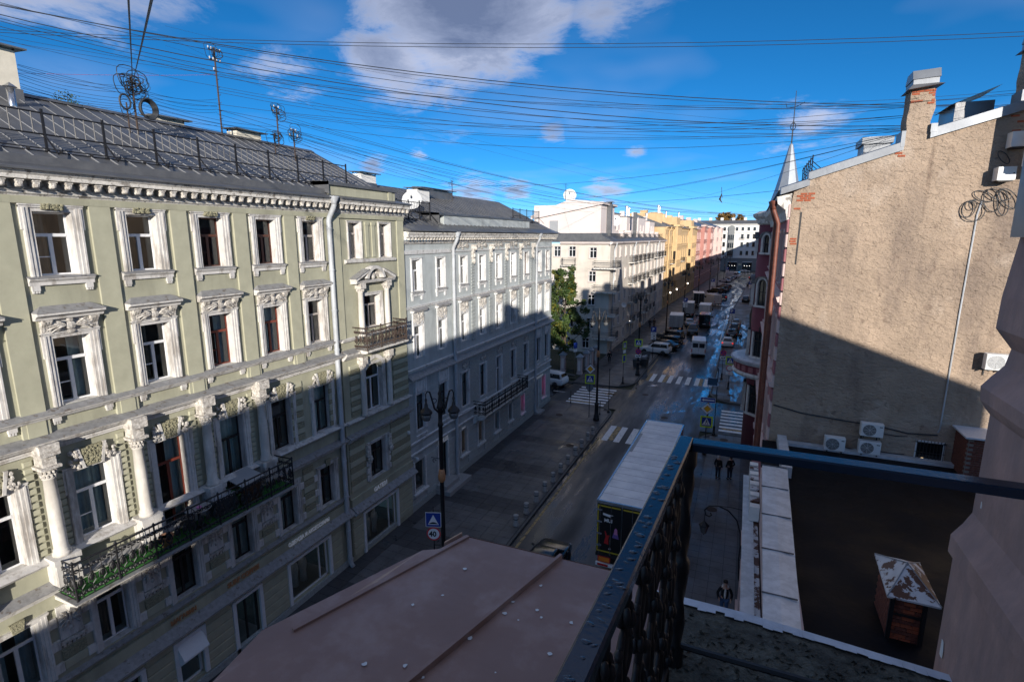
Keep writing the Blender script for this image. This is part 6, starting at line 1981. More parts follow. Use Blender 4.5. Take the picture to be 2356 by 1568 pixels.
part('bay_wall', MB().flat([(-1.1 + 1.0, 2.2 - 1), (-.2 + 1, 2.2 - 1), (-.2 + 1, -2), (-1.6 + 1, -2), (-1.6 + 1, .3)], -15.1, -.1), 'pier_pink', br)
rr = random.Random(21)
for i in range(26):
    x, y = rr.uniform(-1.35, -.6), rr.uniform(1.0, 2.4)
    if y > 2.47 + (x + 1.35) * 2.94:
        continue
    s = rr.uniform(.003, .011)
    a0 = rr.uniform(0, 6.28)
    part('dropping', MB().add([B(x + s * rr.uniform(.6, 1.4) * math.cos(a0 + k * .9), y + s * rr.uniform(.6, 1.4) * math.sin(a0 + k * .9), 15.306) for k in range(7)], [tuple(range(7))]), 'droppings', br)

# ------------------------------------------------------------------ air conditioners on the gable
def ac_unit(x, z, w, h, label, y=25.0, dark=False):
    t = thing('air_conditioner', label, 'air conditioner', (x, y, z), 0, 'air conditioners on the gable wall')
    d0, d1 = .16, .46
    part('case', MB().bev(-w / 2, w / 2, -d1, -d0, 0, h, .015), 'plastic_white', t)
    fx = -w * .12
    fr = h * .43
    part('fan', MB().add([(fx, -d1 - .004, h / 2)] + [(fx + fr * math.cos(a * .2618), -d1 - .004, h / 2 + fr * math.sin(a * .2618)) for a in range(24)], [(0, 1 + (a + 1) % 24, 1 + a) for a in range(24)]), 'fan_dark' if not dark else 'box_grey', t)
    gr = MB()
    for k in range(1, 8):
        rr_ = fr * k / 7
        gr.tube([(fx + rr_ * math.cos(a * .3927), -d1 - .012, h / 2 + rr_ * math.sin(a * .3927)) for a in range(17)], .004, 3, False)
    for a in range(8):
        gr.tube([(fx, -d1 - .014, h / 2), (fx + fr * math.cos(a * .785), -d1 - .014, h / 2 + fr * math.sin(a * .785))], .004, 3, False)
    part('grille', gr, 'plastic_white', t)
    for s in (-1, 1):
        part('bracket', MB().box(s * w * .35 - .02, s * w * .35 + .02, -d1, 0, -.05, -.01).box(s * w * .35 - .02, s * w * .35 + .02, -.04, 0, -.3, -.01), 'iron', t)
    part('badge', MB().box(w * .30, w * .44, -d1 - .004, -d1, h * .78, h * .84), 'sign_black', t)
    part('pipe', MB().tube([(w / 2, -.3, h * .3), (w / 2 + .12, -.2, h * .2), (w / 2 + .5, -.02, h * .05), (w / 2 + .9, -.02, h * .12)], .018, 5), 'wire', t)
    return t
ac_unit(3.90, 8.27, .74, .58, 'white air conditioner lowest left on the tan gable, left of the lower pair')
ac_unit(5.13, 9.08, .78, .54, 'white air conditioner set highest of the three above the black roof')
ac_unit(5.12, 8.32, .76, .54, 'white air conditioner under the highest one, nearest the barred window')
ac_unit(8.72, 12.2, .78, .60, 'sunlit white air conditioner beside the pink pier', dark=True)
# grey cabinets and cable loops at the right edge of the gable
def cabinet(name, label, x0, x1, z0, z1, y0, y1, m='plastic_white', skew=0.0):
    t = thing(name, label, 'cabinet', ((x0 + x1) / 2, 25, z0))
    w = (x1 - x0) / 2
    part('case', MB().add([(-w, y0, 0), (w, y0, 0), (w, y1, 0), (-w, y1, 0), (-w + skew, y0, z1 - z0), (w + skew, y0, z1 - z0), (w + skew, y1, z1 - z0), (-w + skew, y1, z1 - z0)], [(0, 3, 2, 1), (4, 5, 6, 7), (0, 1, 5, 4), (1, 2, 6, 5), (2, 3, 7, 6), (3, 0, 4, 7)]), m, t)
    part('door', MB().box(-w + .03, w - .03, y0 - .012, y0, .03, z1 - z0 - .03), m, t)
    part('latch', MB().box(w - .08, w - .05, y0 - .03, y0 - .012, (z1 - z0) * .45, (z1 - z0) * .55), 'iron', t)
    part('gland_row', MB().box(-w + .05, w - .05, y0 + .02, y1 - .02, -.04, 0), 'iron', t)
    return t
cabinet('antenna_cabinet', 'tall pale grey cabinet at the right edge above the gable', 8.25, 9.3, 19.35, 21.75, -1.2, -.8)
cabinet('junction_box', 'small grey junction box beside the tall cabinet, upper of two', 7.98, 8.5, 20.05, 20.55, -.5, -.04)
cabinet('junction_box', 'small grey junction box with cables hanging below, lower of two', 7.75, 8.25, 18.95, 19.40, -.5, -.04)
for i, (x, z, rx, rz_) in enumerate([(7.2, 18.0, .20, .28), (7.35, 17.95, .34, .38), (7.3, 18.15, .12, .16), (7.85, 18.3, .26, .40), (8.15, 18.2, .18, .44), (8.0, 18.5, .35, .22), (7.6, 18.45, .3, .2), (8.3, 18.35, .3, .35), (7.95, 19.75, .18, .22)]):
    single('cable_loop', MB().tube([(rx * math.cos(a * .39 + .1 * i), -.08 - .03 * (i % 3), rz_ * math.sin(a * .39)) for a in range(18)], .016, 5), 'wire', 'black cable loop hanging under the junction boxes on the gable', 'cable', (x, 25, z), group='cable loops on the gable')

# ------------------------------------------------------------------ roof furniture on the left
def roof_fence(label, y0, y1, n, x, z, bars=5, h=1.02):
    t = thing('roof_railing', label, 'railing', (x, y0, z), R(90))
    L = (y1 - y0) / n
    for i in range(n + 1):
        u = i * L
        part('post', MB().box(u - .028, u + .028, -.028, .028, -.15, h + .06).add([(u - .02, -.03, .30), (u + .02, -.03, .30), (u + .02, -.55, -.22), (u - .02, -.55, -.22), (u - .02, -.03, .34), (u + .02, -.03, .34), (u + .02, -.55, -.18), (u - .02, -.55, -.18)], [(0, 1, 2, 3), (4, 7, 6, 5), (0, 4, 5, 1), (0, 3, 7, 4), (1, 5, 6, 2)]), 'iron', t)
        part('foot_clamp', MB().ball((u, -.02, -.06), .07, .05, .05, 6, 4), 'iron', t)
        if i < n:
            b = MB()
            for zz_ in (h - .05, h * .62 if False else .38, ):
                b.tube([(u, 0, zz_), (u + L, 0, zz_)], .024, 4)
            for k in range(1, bars + 1):
                b.tube([(u + L * k / (bars + 1), 0, .38), (u + L * k / (bars + 1), 0, h - .05)], .017, 4)
            part('bay_of_bars', b, 'iron', t)
    b = MB()
    for dz in (-.10, -.02):
        b.tube([(0, -.04, dz), (n * L, -.04, dz)], .016, 4)
    part('snow_guard', b, 'iron', t)
    k = 0
    u = .3
    g_ = MB()
    while u < n * L:
        g_.ball((u, -.05, -.06), .05, .06, .06, 5, 4)
        u += 1.62 / 2
    part('seam_clamps', g_, 'iron', t, stuff=True)
    return t
roof_fence('black roof railing along the eave of the green house', 4.7, 22.4, 11, -19.0, 19.55)
roof_fence('black roof railing on the grey house beside the satellite dish', 26.6, 30.2, 3, -19.0, 18.15, 6)
roof_fence('black roof railing at the far end of the grey house', 44.5, 51.0, 4, -19.4, 18.5, 6)
def chimney_stack(label, x, y, z, w, d, h, m='chim_cream', cap=True):
    t = thing('chimney', label, 'chimney', (x, y, z))
    part('stack', MB().box(-d / 2, d / 2, -w / 2, w / 2, -.6, h), m, t)
    cp = MB().add([(-d / 2 - .18, -w / 2 - .2, h + .12), (d / 2 + .25, -w / 2 - .2, h + .05), (d / 2 + .25, w / 2 + .25, h + .05), (-d / 2 - .18, w / 2 + .25, h + .12), (-d / 2 - .18, -w / 2 - .2, h + .17), (d / 2 + .25, -w / 2 - .2, h + .10), (d / 2 + .25, w / 2 + .25, h + .10), (-d / 2 - .18, w / 2 + .25, h + .17)], [(0, 3, 2, 1), (4, 5, 6, 7), (0, 1, 5, 4), (1, 2, 6, 5), (2, 3, 7, 6), (3, 0, 4, 7)])
    part('cap', cp, 'roof_metal', t)
    part('cap_leg', MB().box(-d / 2, -d / 2 + .05, -w / 2, -w / 2 + .05, h, h + .13).box(d / 2 - .05, d / 2, w / 2 - .05, w / 2, h, h + .08).box(-d / 2, -d / 2 + .05, w / 2 - .05, w / 2, h, h + .12).box(d / 2 - .05, d / 2, -w / 2, -w / 2 + .05, h, h + .08), 'iron', t)
    part('flashing', MB().box(-d / 2 - .05, d / 2 + .05, -w / 2 - .05, w / 2 + .05, -.6, .12), 'roof_metal', t)
    return t
chimney_stack('tall cream brick chimney at the left picture edge', -24, 10.2, 21.9, 2.2, .9, 1.35)
chimney_stack('low cream chimney with tilted metal lid behind the cable coil', -25, 17.4, 21.7, 1.3, .7, .55)
chimney_stack('cream chimney with flat dark lid beside the tall mast', -24.6, 21.3, 21.7, 1.5, .7, .62)
chimney_stack('white chimney behind the satellite dish on the grey house', -22.6, 34.4, 19.4, 1.6, .9, 1.0, 'whitewash')
chimney_stack('low dark-capped chimney on the grey house roof ridge', -23.4, 38.0, 20.1, 4.5, .7, .55, 'roof_metal')
chimney_stack('small chimney beside the green house attic', -23.6, 29.6, 20.4, 1.5, .7, .65, 'whitewash')
vp = thing('vent_pipe', 'galvanised vent pipe with conical cap by the left chimney', 'pipe', (-22.8, 10.65, 21.1))
part('pipe', MB().lathe([(.13, -.3), (.11, .75)], n=10), 'chrome', vp, smooth=True)
part('cap', MB().lathe([(.2, .78), (0, .93)], n=10), 'chrome', vp)
rt_ = MB()
rr = random.Random(3)
for i in range(160):
    p = Vector((rr.gauss(0, .16), rr.gauss(0, .22), .15 + rr.random() * .45))
    a, b = Vector((rr.gauss(0, 1), rr.gauss(0, 1), rr.gauss(0, 1))).normalized() * .045, Vector((rr.gauss(0, 1), rr.gauss(0, 1), rr.gauss(0, 1))).normalized() * .03
    rt_.quad(tuple(p + a), tuple(p + b), tuple(p - a), tuple(p - b))
tt = thing('sapling', 'small yellow-green sapling growing behind the roof ridge', 'tree', (-24.3, 13.1, 21.8))
part('crown', rt_, 'leaf', tt)
part('trunk', MB().tube([(0, 0, -.2), (.02, .02, .5)], [.02, .008], 5), 'bark', tt)
def mast(label, x, y, z0, z1, arms, hooks=0, seed=1, r=.035, tangle=0):
    t = thing('roof_mast', label, 'mast', (x, y, z0))
    h = z1 - z0
    part('pole', MB().tube([(0, 0, -.3), (0, 0, h)], r, 6), 'iron_rust', t)
    for zz_, wd, ni in arms:
        a = part('crossarm', MB().box(-.02, .02, -wd / 2, wd / 2, zz_ - .02, zz_ + .02), 'iron', t)
        for k in range(ni):
            yy = -wd / 2 + wd * k / max(1, ni - 1)
            part('insulator', MB().lathe([(.01, 0), (.032, .02), (.022, .045), (.036, .07), (.03, .11), (0, .12)], (0, yy, zz_ + .02), 8), 'porcelain', a, smooth=True)
    for k in range(hooks):
        zz_ = h * (.15 + .6 * k / max(1, hooks))
        part('hook', MB().tube([(0, 0, zz_), (0, .10, zz_ - .02), (0, .13, zz_ + .05)], .012, 4), 'iron', t)
    rr = random.Random(seed)
    for k in range(tangle):
        r0 = rr.uniform(.12, .42)
        cx, cz = rr.uniform(-.12, .12), h - rr.uniform(.05, .55)
        cy = rr.uniform(-.25, .25)
        sq = rr.uniform(.6, 1.1)
        part('cable_tangle', MB().tube([(cx + .08 * math.sin(a), cy + r0 * math.cos(a * .42), cz + r0 * sq * math.sin(a * .42)) for a in range(16)], rr.choice((.008, .012, .016)), 4), 'wire', t)
    return t
mast('rusty roof mast tangled with loops of cable above the big coil', -22, 14.15, 21.0, 23.0, [(1.75, .3, 0), (1.5, .4, 0)], 3, 2, .04, 22)
mast('short rusty pole left of the cable coil', -22, 13.85, 20.8, 22.0, [], 0, 1, .03, 3)
mast('tall roof mast with two crossarms of white insulators', -24, 19.5, 21.7, 25.85, [(4.0, .62, 5), (3.55, .55, 4), (3.1, .2, 1)], 7, 3, .04, 5)
mast('middle-height roof mast with small insulators and wire loops', -24, 23.0, 21.6, 23.95, [(2.25, .3, 2), (2.0, .4, 2)], 4, 5, .04, 10)
mast('low roof mast right of the middle-height one', -22, 22.1, 20.8, 22.5, [(1.55, .3, 2), (1.3, .5, 2)], 3, 6, .035, 8)
mast('stubby dark roof mast in front of the middle-height one', -22.6, 21.4, 20.9, 22.2, [(1.2, .5, 0)], 2, 8, .03, 9)
mast('thin pole with bent antenna arm on the grey house roof', -23, 40.1, 19.8, 21.65, [(1.75, .4, 0)], 0, 7, .03, 2)
cl = MB()
for k in range(16):
    a = k * .3927
    rr_ = .30 + .035 * math.cos(a)
    cl.tube([(.09 * math.cos(a), rr_ * math.cos(q * .3927) * (1 + .1 * math.sin(a)), rr_ * 1.12 * math.sin(q * .3927)) for q in range(17)], .030, 5)
single('cable_coil', cl, 'wire', 'thick black coil of cable hanging from the roof mast', 'cable coil', (-21.7, 14.45, 21.85), smooth=True)
single('cable_ring', MB().tube([(0, .2 * math.cos(q * .3927), .26 * math.sin(q * .3927)) for q in range(17)], .035, 5), 'wire', 'thin black ring of cable on the short rusty pole', 'cable coil', (-21.9, 13.75, 22.0))
def dish(label, x, y, z, r, face, tilt=-20, m='plastic_white'):
    t = thing('satellite_dish', label, 'satellite dish', (x, y, z), face)
    prof_d = [(r * i / 7, .22 * r * (i / 7) ** 2) for i in range(8)]
    d = part('reflector', MB().lathe(prof_d + [(r * 1.02, .22 * r), (r * 1.0, .19 * r)], n=20), m, t, (0, 0, r), (R(90 + tilt), 0, 0), smooth=True)
    part('arm', MB().tube([(0, 0, .1 * r), (0, r * .5, r * .4), (0, r * .2, r * .95)], .02 * r + .01, 4), 'iron', d)
    part('receiver', MB().ball((0, r * .2, r * .95), .09, .09, .12, 8, 5), m, d)
    part('mount', MB().tube([(0, .1, -.4), (0, .08, r * .9)], .04, 6), 'iron', t)
    return t
dish('big white satellite dish on the grey house roof by the railing', -20.2, 30.0, 18.7, .62, R(25))
dish('white satellite dish on the ridge of the cream house', -25.0, 78.5, 22.1, .95, R(20))
dish('white satellite dish on the cream house penthouse wall', -19.9, 86.9, 18.7, .85, R(20))
dish('small white satellite dish on the cream house facade, low down', -17.6, 84.5, 6.0, .42, R(35))
# antenna on the ridge
an = thing('tv_antenna', 'thin rooftop antenna above the cream house', 'antenna', (-25.3, 77.5, 22.2))
part('pole', MB().tube([(0, 0, 0), (0, 0, 2.6)], .03, 4), 'iron', an)
part('elements', MB().tube([(-.9, 0, 1.3), (.9, 0, 1.3)], .02, 4).tube([(0, -.5, 2.0), (0, .5, 2.0)], .02, 4).tube([(-.3, -.3, 2.3), (.3, .3, 2.3)], .02, 4), 'iron', an)
for i, (x, y, z, hh) in enumerate(((-24.5, 90, 20.8, 1.6), (-22, 105, 20.6, 2.0), (-23, 112, 20.8, 1.8), (-21.5, 124, 20.4, 1.6), (-21, 137, 23, 1.4), (-22, 146, 23, 1.5), (-22, 158, 22.5, 1.3), (-20, 170, 22.6, 1.5))):
    t = thing('roof_flue', ('nearest', 'second', 'third', 'farthest')[i % 4] + ' of four metal flues on the ' + ('cream house roof' if i < 4 else 'yellow house roof'), 'flue', (x, y, z), group='metal flues on the far roofs')
    part('pipe', MB().lathe([(.22, -1), (.22, hh)], n=8), 'chrome', t)
    part('cap', MB().lathe([(.38, hh + .05), (.38, hh + .2), (.1, hh + .35)], n=8), 'chrome', t)
# ------------------------------------------------------------------ overhead wires
WIRES = [
    ((-26.0, 11.13, 24.27), (11.47, 26.0, 23.85), 0.55, 0.014, 0),
    ((-26.0, 11.12, 24.18), (11.49, 26.0, 23.71), 0.55, 0.014, 0),
    ((-26.0, 10.82, 25.21), (7.05, 27.5, 22.08), 0.9, 0.022, 0),
    ((-26.0, 10.83, 25.27), (7.2, 27.5, 22.02), 1.02, 0.014, 0),
    ((-26.0, 10.78, 24.98), (5.5, 27.5, 21.45), 1.1400000000000001, 0.022, 0),
    ((-26.0, 10.77, 24.87), (5.51, 27.5, 21.34), 1.26, 0.014, 0),
    ((-26.0, 10.73, 24.61), (5.59, 27.5, 21.27), 1.38, 0.014, 0),
    ((-26.0, 10.84, 25.39), (7.86, 27.5, 22.11), 1.5, 0.014, 0),
    ((-26.0, 10.76, 24.81), (6.1, 27.5, 21.86), 1.62, 0.014, 0),
    ((-26.0, 10.66, 24.18), (5.35, 27.0, 21.15), 1.4, 0.008, 0),
    ((-26.0, 10.64, 24.03), (9.68, 27.0, 22.38), 1.4, 0.008, 0),
    ((-26.0, 10.67, 24.21), (9.46, 27.0, 22.21), 1.4, 0.008, 0),
    ((-24.0, 19.47, 23.99), (8.67, 27.5, 21.98), 1.3, 0.012, 0),
    ((-24.0, 19.46, 23.85), (8.67, 27.5, 21.94), 1.35, 0.012, 0),
    ((-24.0, 19.39, 23.29), (5.41, 27.5, 22.17), 0.9, 0.012, 0),
    ((-24.0, 23.02, 23.56), (5.51, 27.5, 21.34), 0.8, 0.012, 0),
    ((-24.0, 23.03, 23.65), (5.5, 27.5, 21.41), 0.8, 0.012, 0),
    ((-24.0, 19.36, 23.05), (5.51, 27.5, 21.28), 1.2, 0.012, 0),
    ((-25.0, 12.02, 23.17), (-22.2, 14.29, 22.71), 0.18, 0.01, 0),
    ((-25.0, 12.0, 23.02), (-22.2, 14.28, 22.6), 0.18, 0.01, 0),
    ((-25.0, 11.98, 22.89), (-22.2, 14.26, 22.48), 0.18, 0.01, 0),
    ((-25.0, 11.97, 22.83), (-22.2, 14.28, 22.24), 0.18, 0.01, 0),
    ((-25.0, 11.96, 22.71), (-22.2, 14.26, 22.11), 0.18, 0.01, 0),
    ((-25.0, 11.93, 22.56), (-22.2, 14.12, 22.01), 0.18, 0.01, 0),
    ((-25.0, 11.92, 22.47), (-22.2, 14.19, 21.93), 0.18, 0.01, 0),
    ((-25.0, 11.9, 22.33), (-22.2, 14.23, 21.88), 0.18, 0.01, 0),
    ((-25.0, 11.88, 22.17), (-22.2, 14.24, 21.69), 0.18, 0.01, 0),
    ((-25.0, 12.03, 23.2), (-24.0, 19.4, 23.33), 0.18, 0.01, 0),
    ((-25.0, 12.0, 23.05), (-24.0, 19.38, 23.17), 0.18, 0.01, 0),
    ((-25.0, 11.91, 22.4), (-24.0, 19.27, 22.28), 0.18, 0.01, 0),
    ((-25.0, 11.89, 22.25), (-24.0, 22.85, 22.02), 0.18, 0.01, 0),
    ((-22.0, 14.16, 22.63), (-24.0, 19.42, 23.53), 0.22, 0.01, 0),
    ((-22.0, 14.15, 22.53), (-24.0, 19.38, 23.23), 0.22, 0.01, 0),
    ((-22.0, 14.14, 22.43), (-24.0, 19.36, 23.05), 0.22, 0.01, 0),
    ((-22.0, 14.12, 22.31), (-24.0, 19.35, 22.92), 0.22, 0.01, 0),
    ((-22.0, 14.11, 22.23), (-24.0, 22.95, 22.88), 0.22, 0.01, 0),
    ((-22.0, 14.09, 22.11), (-24.0, 22.93, 22.7), 0.22, 0.01, 0),
    ((-22.0, 14.09, 22.05), (-22.0, 22.15, 22.29), 0.22, 0.01, 0),
    ((-22.0, 14.07, 21.94), (-22.0, 22.14, 22.16), 0.22, 0.01, 0),
    ((-22.0, 14.06, 21.83), (-24.0, 22.88, 22.29), 0.22, 0.01, 0),
    ((-24.0, 23.02, 23.56), (0.84, 60.0, 19.03), 1.1, 0.013, 0),
    ((-24.0, 23.0, 23.43), (0.85, 62.0, 19.28), 1.1500000000000001, 0.013, 0),
    ((-24.0, 22.99, 23.29), (-1.78, 90.0, 20.48), 1.2000000000000002, 0.013, 0),
    ((-22.0, 22.16, 22.42), (0.54, 75.0, 19.65), 1.25, 0.013, 0),
    ((-22.0, 22.15, 22.29), (0.71, 66.0, 19.15), 1.3, 0.013, 0),
    ((-22.0, 22.14, 22.16), (-18.07, 110.0, 22.35), 1.35, 0.013, 0),
    ((-22.0, 22.12, 22.03), (-23.0, 60.43, 20.4), 0.5, 0.013, 0),
    ((-24.0, 19.36, 23.05), (1.17, 58.0, 19.2), 1.4500000000000002, 0.013, 0),
    ((-24.0, 22.96, 23.04), (-23.0, 60.42, 20.8), 0.5, 0.013, 0),
    ((-22.0, 22.12, 21.94), (-23.0, 40.09, 21.31), 0.5, 0.013, 0),
    ((-22.0, 22.1, 21.81), (-23.0, 70.23, 21.33), 0.5, 0.013, 0),
    ((-24.0, 19.34, 22.84), (1.5, 57.0, 19.44), 1.6500000000000001, 0.013, 0),
    ((-22.0, 22.13, 22.12), (-19.74, 110.0, 22.05), 1.7000000000000002, 0.013, 0),
    ((-26.0, 18.45, 25.39), (1.07, 55.0, 19.55), 0.8, 0.006, 0),
    ((-26.0, 18.51, 25.89), (1.22, 55.0, 19.93), 0.8, 0.006, 0),
    ((-26.0, 18.62, 26.77), (5.34, 27.0, 21.2), 0.8, 0.006, 0),
    ((-26.0, 18.56, 26.34), (-18.01, 55.0, 20.39), 0.8, 0.006, 0),
    ((5.53, 27.5, 21.18), (-23.0, 40.09, 21.31), 0.8, 0.014, 0),
    ((5.53, 27.5, 21.18), (-23.0, 60.4, 21.39), 0.8, 0.014, 0),
    ((5.53, 27.5, 21.18), (-23.0, 72.06, 22.46), 0.8, 0.014, 0),
    ((5.53, 27.5, 21.18), (-22.0, 133.59, 24.72), 0.8, 0.014, 0),
    ((10.97, 24.5, 19.99), (-23.0, 60.41, 21.19), 0.9, 0.016, 0),
    ((10.97, 24.5, 19.99), (1.62, 45.0, 20.62), 0.3, 0.01, 0),
    ((11.32, 26.0, 22.17), (-24.0, 19.66, 25.57), 1.6, 0.012, 0),
    ((-22.0, 14.18, 22.78), (1.2, -0.67, 18.03), 0.05, 0.016, 0),
    ((-22.0, 14.18, 22.78), (1.2, -0.26, 18.18), 0.05, 0.01, 0),
    ((-22.0, 14.18, 22.78), (1.2, -0.31, 18.1), 0.05, 0.016, 0),
    ((-25.0, 11.98, 22.89), (-24.0, 19.48, 24.63), 0.05, 0.008, 1),
]
WLAB = [(1, 'upper of two straight parallel cables along the top of the sky'), (1, 'lower of two straight parallel cables along the top of the sky'), (7, 'cable of the bundle falling from the top left corner to the right chimney'), (3, 'thin cable falling from the top left under the thick bundle'), (6, 'cable running from the tall masts level across to the bare gable roof'), (13, 'cable between the left chimney and the roof masts'), (9, 'cable slung between two roof masts on the green house'), (13, 'cable running from the roof masts down the street to far roofs'), (4, 'hair-thin cable slanting down across the sky from upper left'), (4, 'cable fanning from the gable roof to the left-hand roofs'), (1, 'cable crossing in front of the bare gable to the far left roofs'), (1, 'cable crossing the bare gable towards the spire'), (1, 'cable from the right chimney to the top of the tall mast'), (3, 'cable rising from the tangled mast out of the top edge'), (1, '')]
for i, (a, b, sag, r_, red) in enumerate(WIRES):
    a, b = Vector(a), Vector(b)
    n = 14
    mb = MB().tube([tuple((b - a) * (k / n) + Vector((0, 0, -4 * sag * (k / n) * (1 - k / n)))) for k in range(n + 1)], r_ * .68, 4)
    if red:
        single('overhead_wire', mb, 'wire_red', 'thin red wire from the left chimney to the tall mast', 'wire', tuple(a))
    else:
        n_ = 0
        for cnt, lab in WLAB:
            n_ += cnt
            if i < n_:
                break
        single('overhead_wire', mb, 'wire', lab, 'wire', tuple(a), group='cables: ' + lab[:30])

# ------------------------------------------------------------------ street lamps
def lamp_proto():
    t = thing('street_lamp', 'proto', 'street lamp', (0, 0, 0))
    part('base', MB().lathe([(.30, 0), (.30, .25), (.24, .32), (.26, .5), (.20, .6), (.18, 1.5), (.22, 1.56), (.22, 1.66), (.13, 1.8)], n=10), 'iron', t, smooth=True)
    part('pole', MB().lathe([(.11, 1.7), (.10, 4.2), (.09, 8.7), (.13, 8.75), (.09, 8.9), (.10, 9.5), (.16, 9.55), (.12, 9.7), (.06, 10.1), (.09, 10.2), (.03, 10.35), (.0, 10.75)], n=8), 'iron', t, smooth=True)
    part('collar', MB().lathe([(.11, 6.1), (.16, 6.18), (.17, 6.4), (.14, 6.55), (.11, 6.7)], n=10), 'copper_letter', t, smooth=True)
    for s in (-1, 1):
        arm = part('arm', MB().tube([(s * .05, 0, 9.35), (s * .24, 0, 9.55), (s * .36, 0, 10.05), (s * .43, 0, 10.30), (s * .54, 0, 10.34), (s * .60, 0, 10.22), (s * .60, 0, 10.05)], [.05, .05, .045, .04, .035, .03, .025], 6), 'iron', t, smooth=True)
        part('scroll', MB().tube([(s * (.24 + .10 * math.cos(a * .6)), 0, 9.9 + .10 * math.sin(a * .6)) for a in range(9)], .018, 4), 'iron', arm)
        ln = part('lantern_hood', MB().lathe([(.03, 10.05), (.06, 9.95), (.04, 9.85), (.07, 9.75), (.09, 9.62), (.23, 9.48), (.27, 9.40), (.27, 9.35), (.23, 9.32)], (s * .60, 0, 0), 12), 'iron', t, smooth=True)
        part('lantern_glass', MB().lathe([(.22, 9.32), (.21, 9.18), (.15, 9.04), (.0, 8.98)], (s * .60, 0, 0), 12), 'lantern_glass', ln, smooth=True)
    return t
lp = lamp_proto()
LAMPS = [(-11.85, 19.2, 38, 'black two-lantern street lamp nearest on the left, carrying the 40 sign'), (-11.9, 46.9, 25, 'black two-lantern street lamp at the near left corner of the crossroads'), (-11.5, 65.2, 20, 'black two-lantern street lamp at the far left corner behind the bins'),
         (-11.6, 90.5, 15, 'black street lamp first up the street past the white off-roader'), (-11.5, 116.0, 15, 'black street lamp between the box trucks'), (-10.8, 141.5, 10, 'black street lamp beside the pale van up the street'), (-9.8, 168, 10, 'black street lamp by the yellow house end'), (-9.0, 195, 10, 'black street lamp by the pink house'), (-8.0, 222, 10, 'black street lamp near the far parked cars'), (-7.0, 250, 10, 'farthest black street lamp on the left side')]
for i, (x, y, a, lab) in enumerate(LAMPS):
    t = lp if i == 0 else dup(lp)
    t.location = (x, y, .12)
    t.rotation_euler = (0, 0, R(a))
    tag(t, lab, 'street lamp', 'street lamps')
wl_ = thing('wall_lantern', 'scrolled iron wall bracket with hanging lantern over the right pavement', 'street lamp', (.82, 25.9, 3.2))
pth = [(-.05, 0, -2.6), (-.12, 0, -1.6), (-.10, 0, -.9), (-.15, 0, -.2), (-.35, 0, .45), (-.75, 0, .85), (-1.2, 0, 1.0), (-1.62, 0, .92), (-1.82, 0, .68), (-1.76, 0, .42), (-1.6, 0, .36), (-1.5, 0, .46), (-1.55, 0, .58)]
part('bracket', MB().tube(pth, .035, 6).tube([(-.05, 0, -2.6), (-.02, 0, -2.75), (.06, 0, -2.72), (.05, 0, -2.62)], .03, 5).tube([(-1.2, 0, 1.0), (-.6, 0, 1.05), (0, 0, 1.0)], .02, 4).tube([(-.12, 0, -1.6), (.0, 0, -1.6)], .03, 4).tube([(-.12, 0, -.4), (.0, 0, -.4)], .03, 4), 'iron', wl_, smooth=True)
part('hanger', MB().tube([(-1.8, 0, .5), (-1.8, 0, .1)], .015, 4), 'iron', wl_)
part('lantern_hood', MB().lathe([(.02, .12), (.06, .05), (.24, -.12), (.25, -.17)], (-1.8, 0, 0), 6), 'iron', wl_)
part('lantern_glass', MB().lathe([(.22, -.17), (.13, -.55), (.0, -.56)], (-1.8, 0, 0), 6), 'lantern_glass', wl_)
part('lantern_frame', MB().tube([(-1.8, 0, -.55), (-1.8, 0, -.65)], .03, 5), 'iron', wl_)

# ------------------------------------------------------------------ signs
def plate(t, name, pts, m, y, z, th=.012, x=0.0):
    return part(name, MB().ext(pts, 0, th), m, t, (x, y, z))
def sq(h, w=None):
    w = w or h
    return [(-w, -h), (w, -h), (w, h), (-w, h)]
def ngon(r, n=20, a=0):
    return [(r * math.cos(a + 2 * math.pi * i / n), r * math.sin(a + 2 * math.pi * i / n)) for i in range(n)]
def pole(t, h, m='iron', r=.035, ornate=True, z0=0.0):
    pr = [(.16, z0), (.16, .12), (.10, .2), (.09, .7), (.12, .74), (r, .85), (r, h), (r * 1.6, h + .03), (0, h + .12)] if ornate else [(r, z0), (r, h), (0, h + .01)]
    part('pole', MB().lathe(pr, n=8), m, t, smooth=True)
def walker(t, y, z, s):
    """crossing pictogram: white triangle, striding figure, zebra bars"""
    part('triangle', MB().ext([(-.27 * s, -.24 * s), (.27 * s, -.24 * s), (0, .27 * s)], 0, .004), 'sign_white', t, (0, y, z))
    m = MB()
    m.ball((.01 * s, -.005, .135 * s), .026 * s, .003, .03 * s, 8, 5)
    for p in ([(.0, .11), (-.03, .0), (.03, -.01), (.03, .10)], [(-.03, .0), (-.09, -.16), (-.06, -.16), (.01, -.01)], [(.0, .0), (.05, -.07), (.07, -.17), (.10, -.16), (.075, -.06), (.03, .0)], [(.0, .10), (-.08, .02), (-.07, .0), (.0, .07)], [(.03, .10), (.09, .03), (.08, .01), (.03, .06)]):
        m.ext([(a * s, b * s) for a, b in p], 0, .008)
    for k in range(5):
        x = (-.2 + k * .09) * s
        m.ext([(x, -.225 * s), (x + .05 * s, -.225 * s), (x + .06 * s, -.185 * s), (x + .01 * s, -.185 * s)], 0, .0075)
    part('walking_figure', m, 'sign_black', t, (0, y, z))
def cross_sign(t, z, y=-.05, rot=None, s=1.0):
    plate(t, 'lime_border', sq(.46 * s), 'sign_lime', y, z)
    plate(t, 'blue_square', sq(.35 * s), 'sign_blue', y - .013, z, .004)
    walker(t, y - .018, z, 1.15 * s)
    part('sign_back', MB().ext(sq(.455 * s), -.004, 0), 'sign_back', t, (0, y, z))
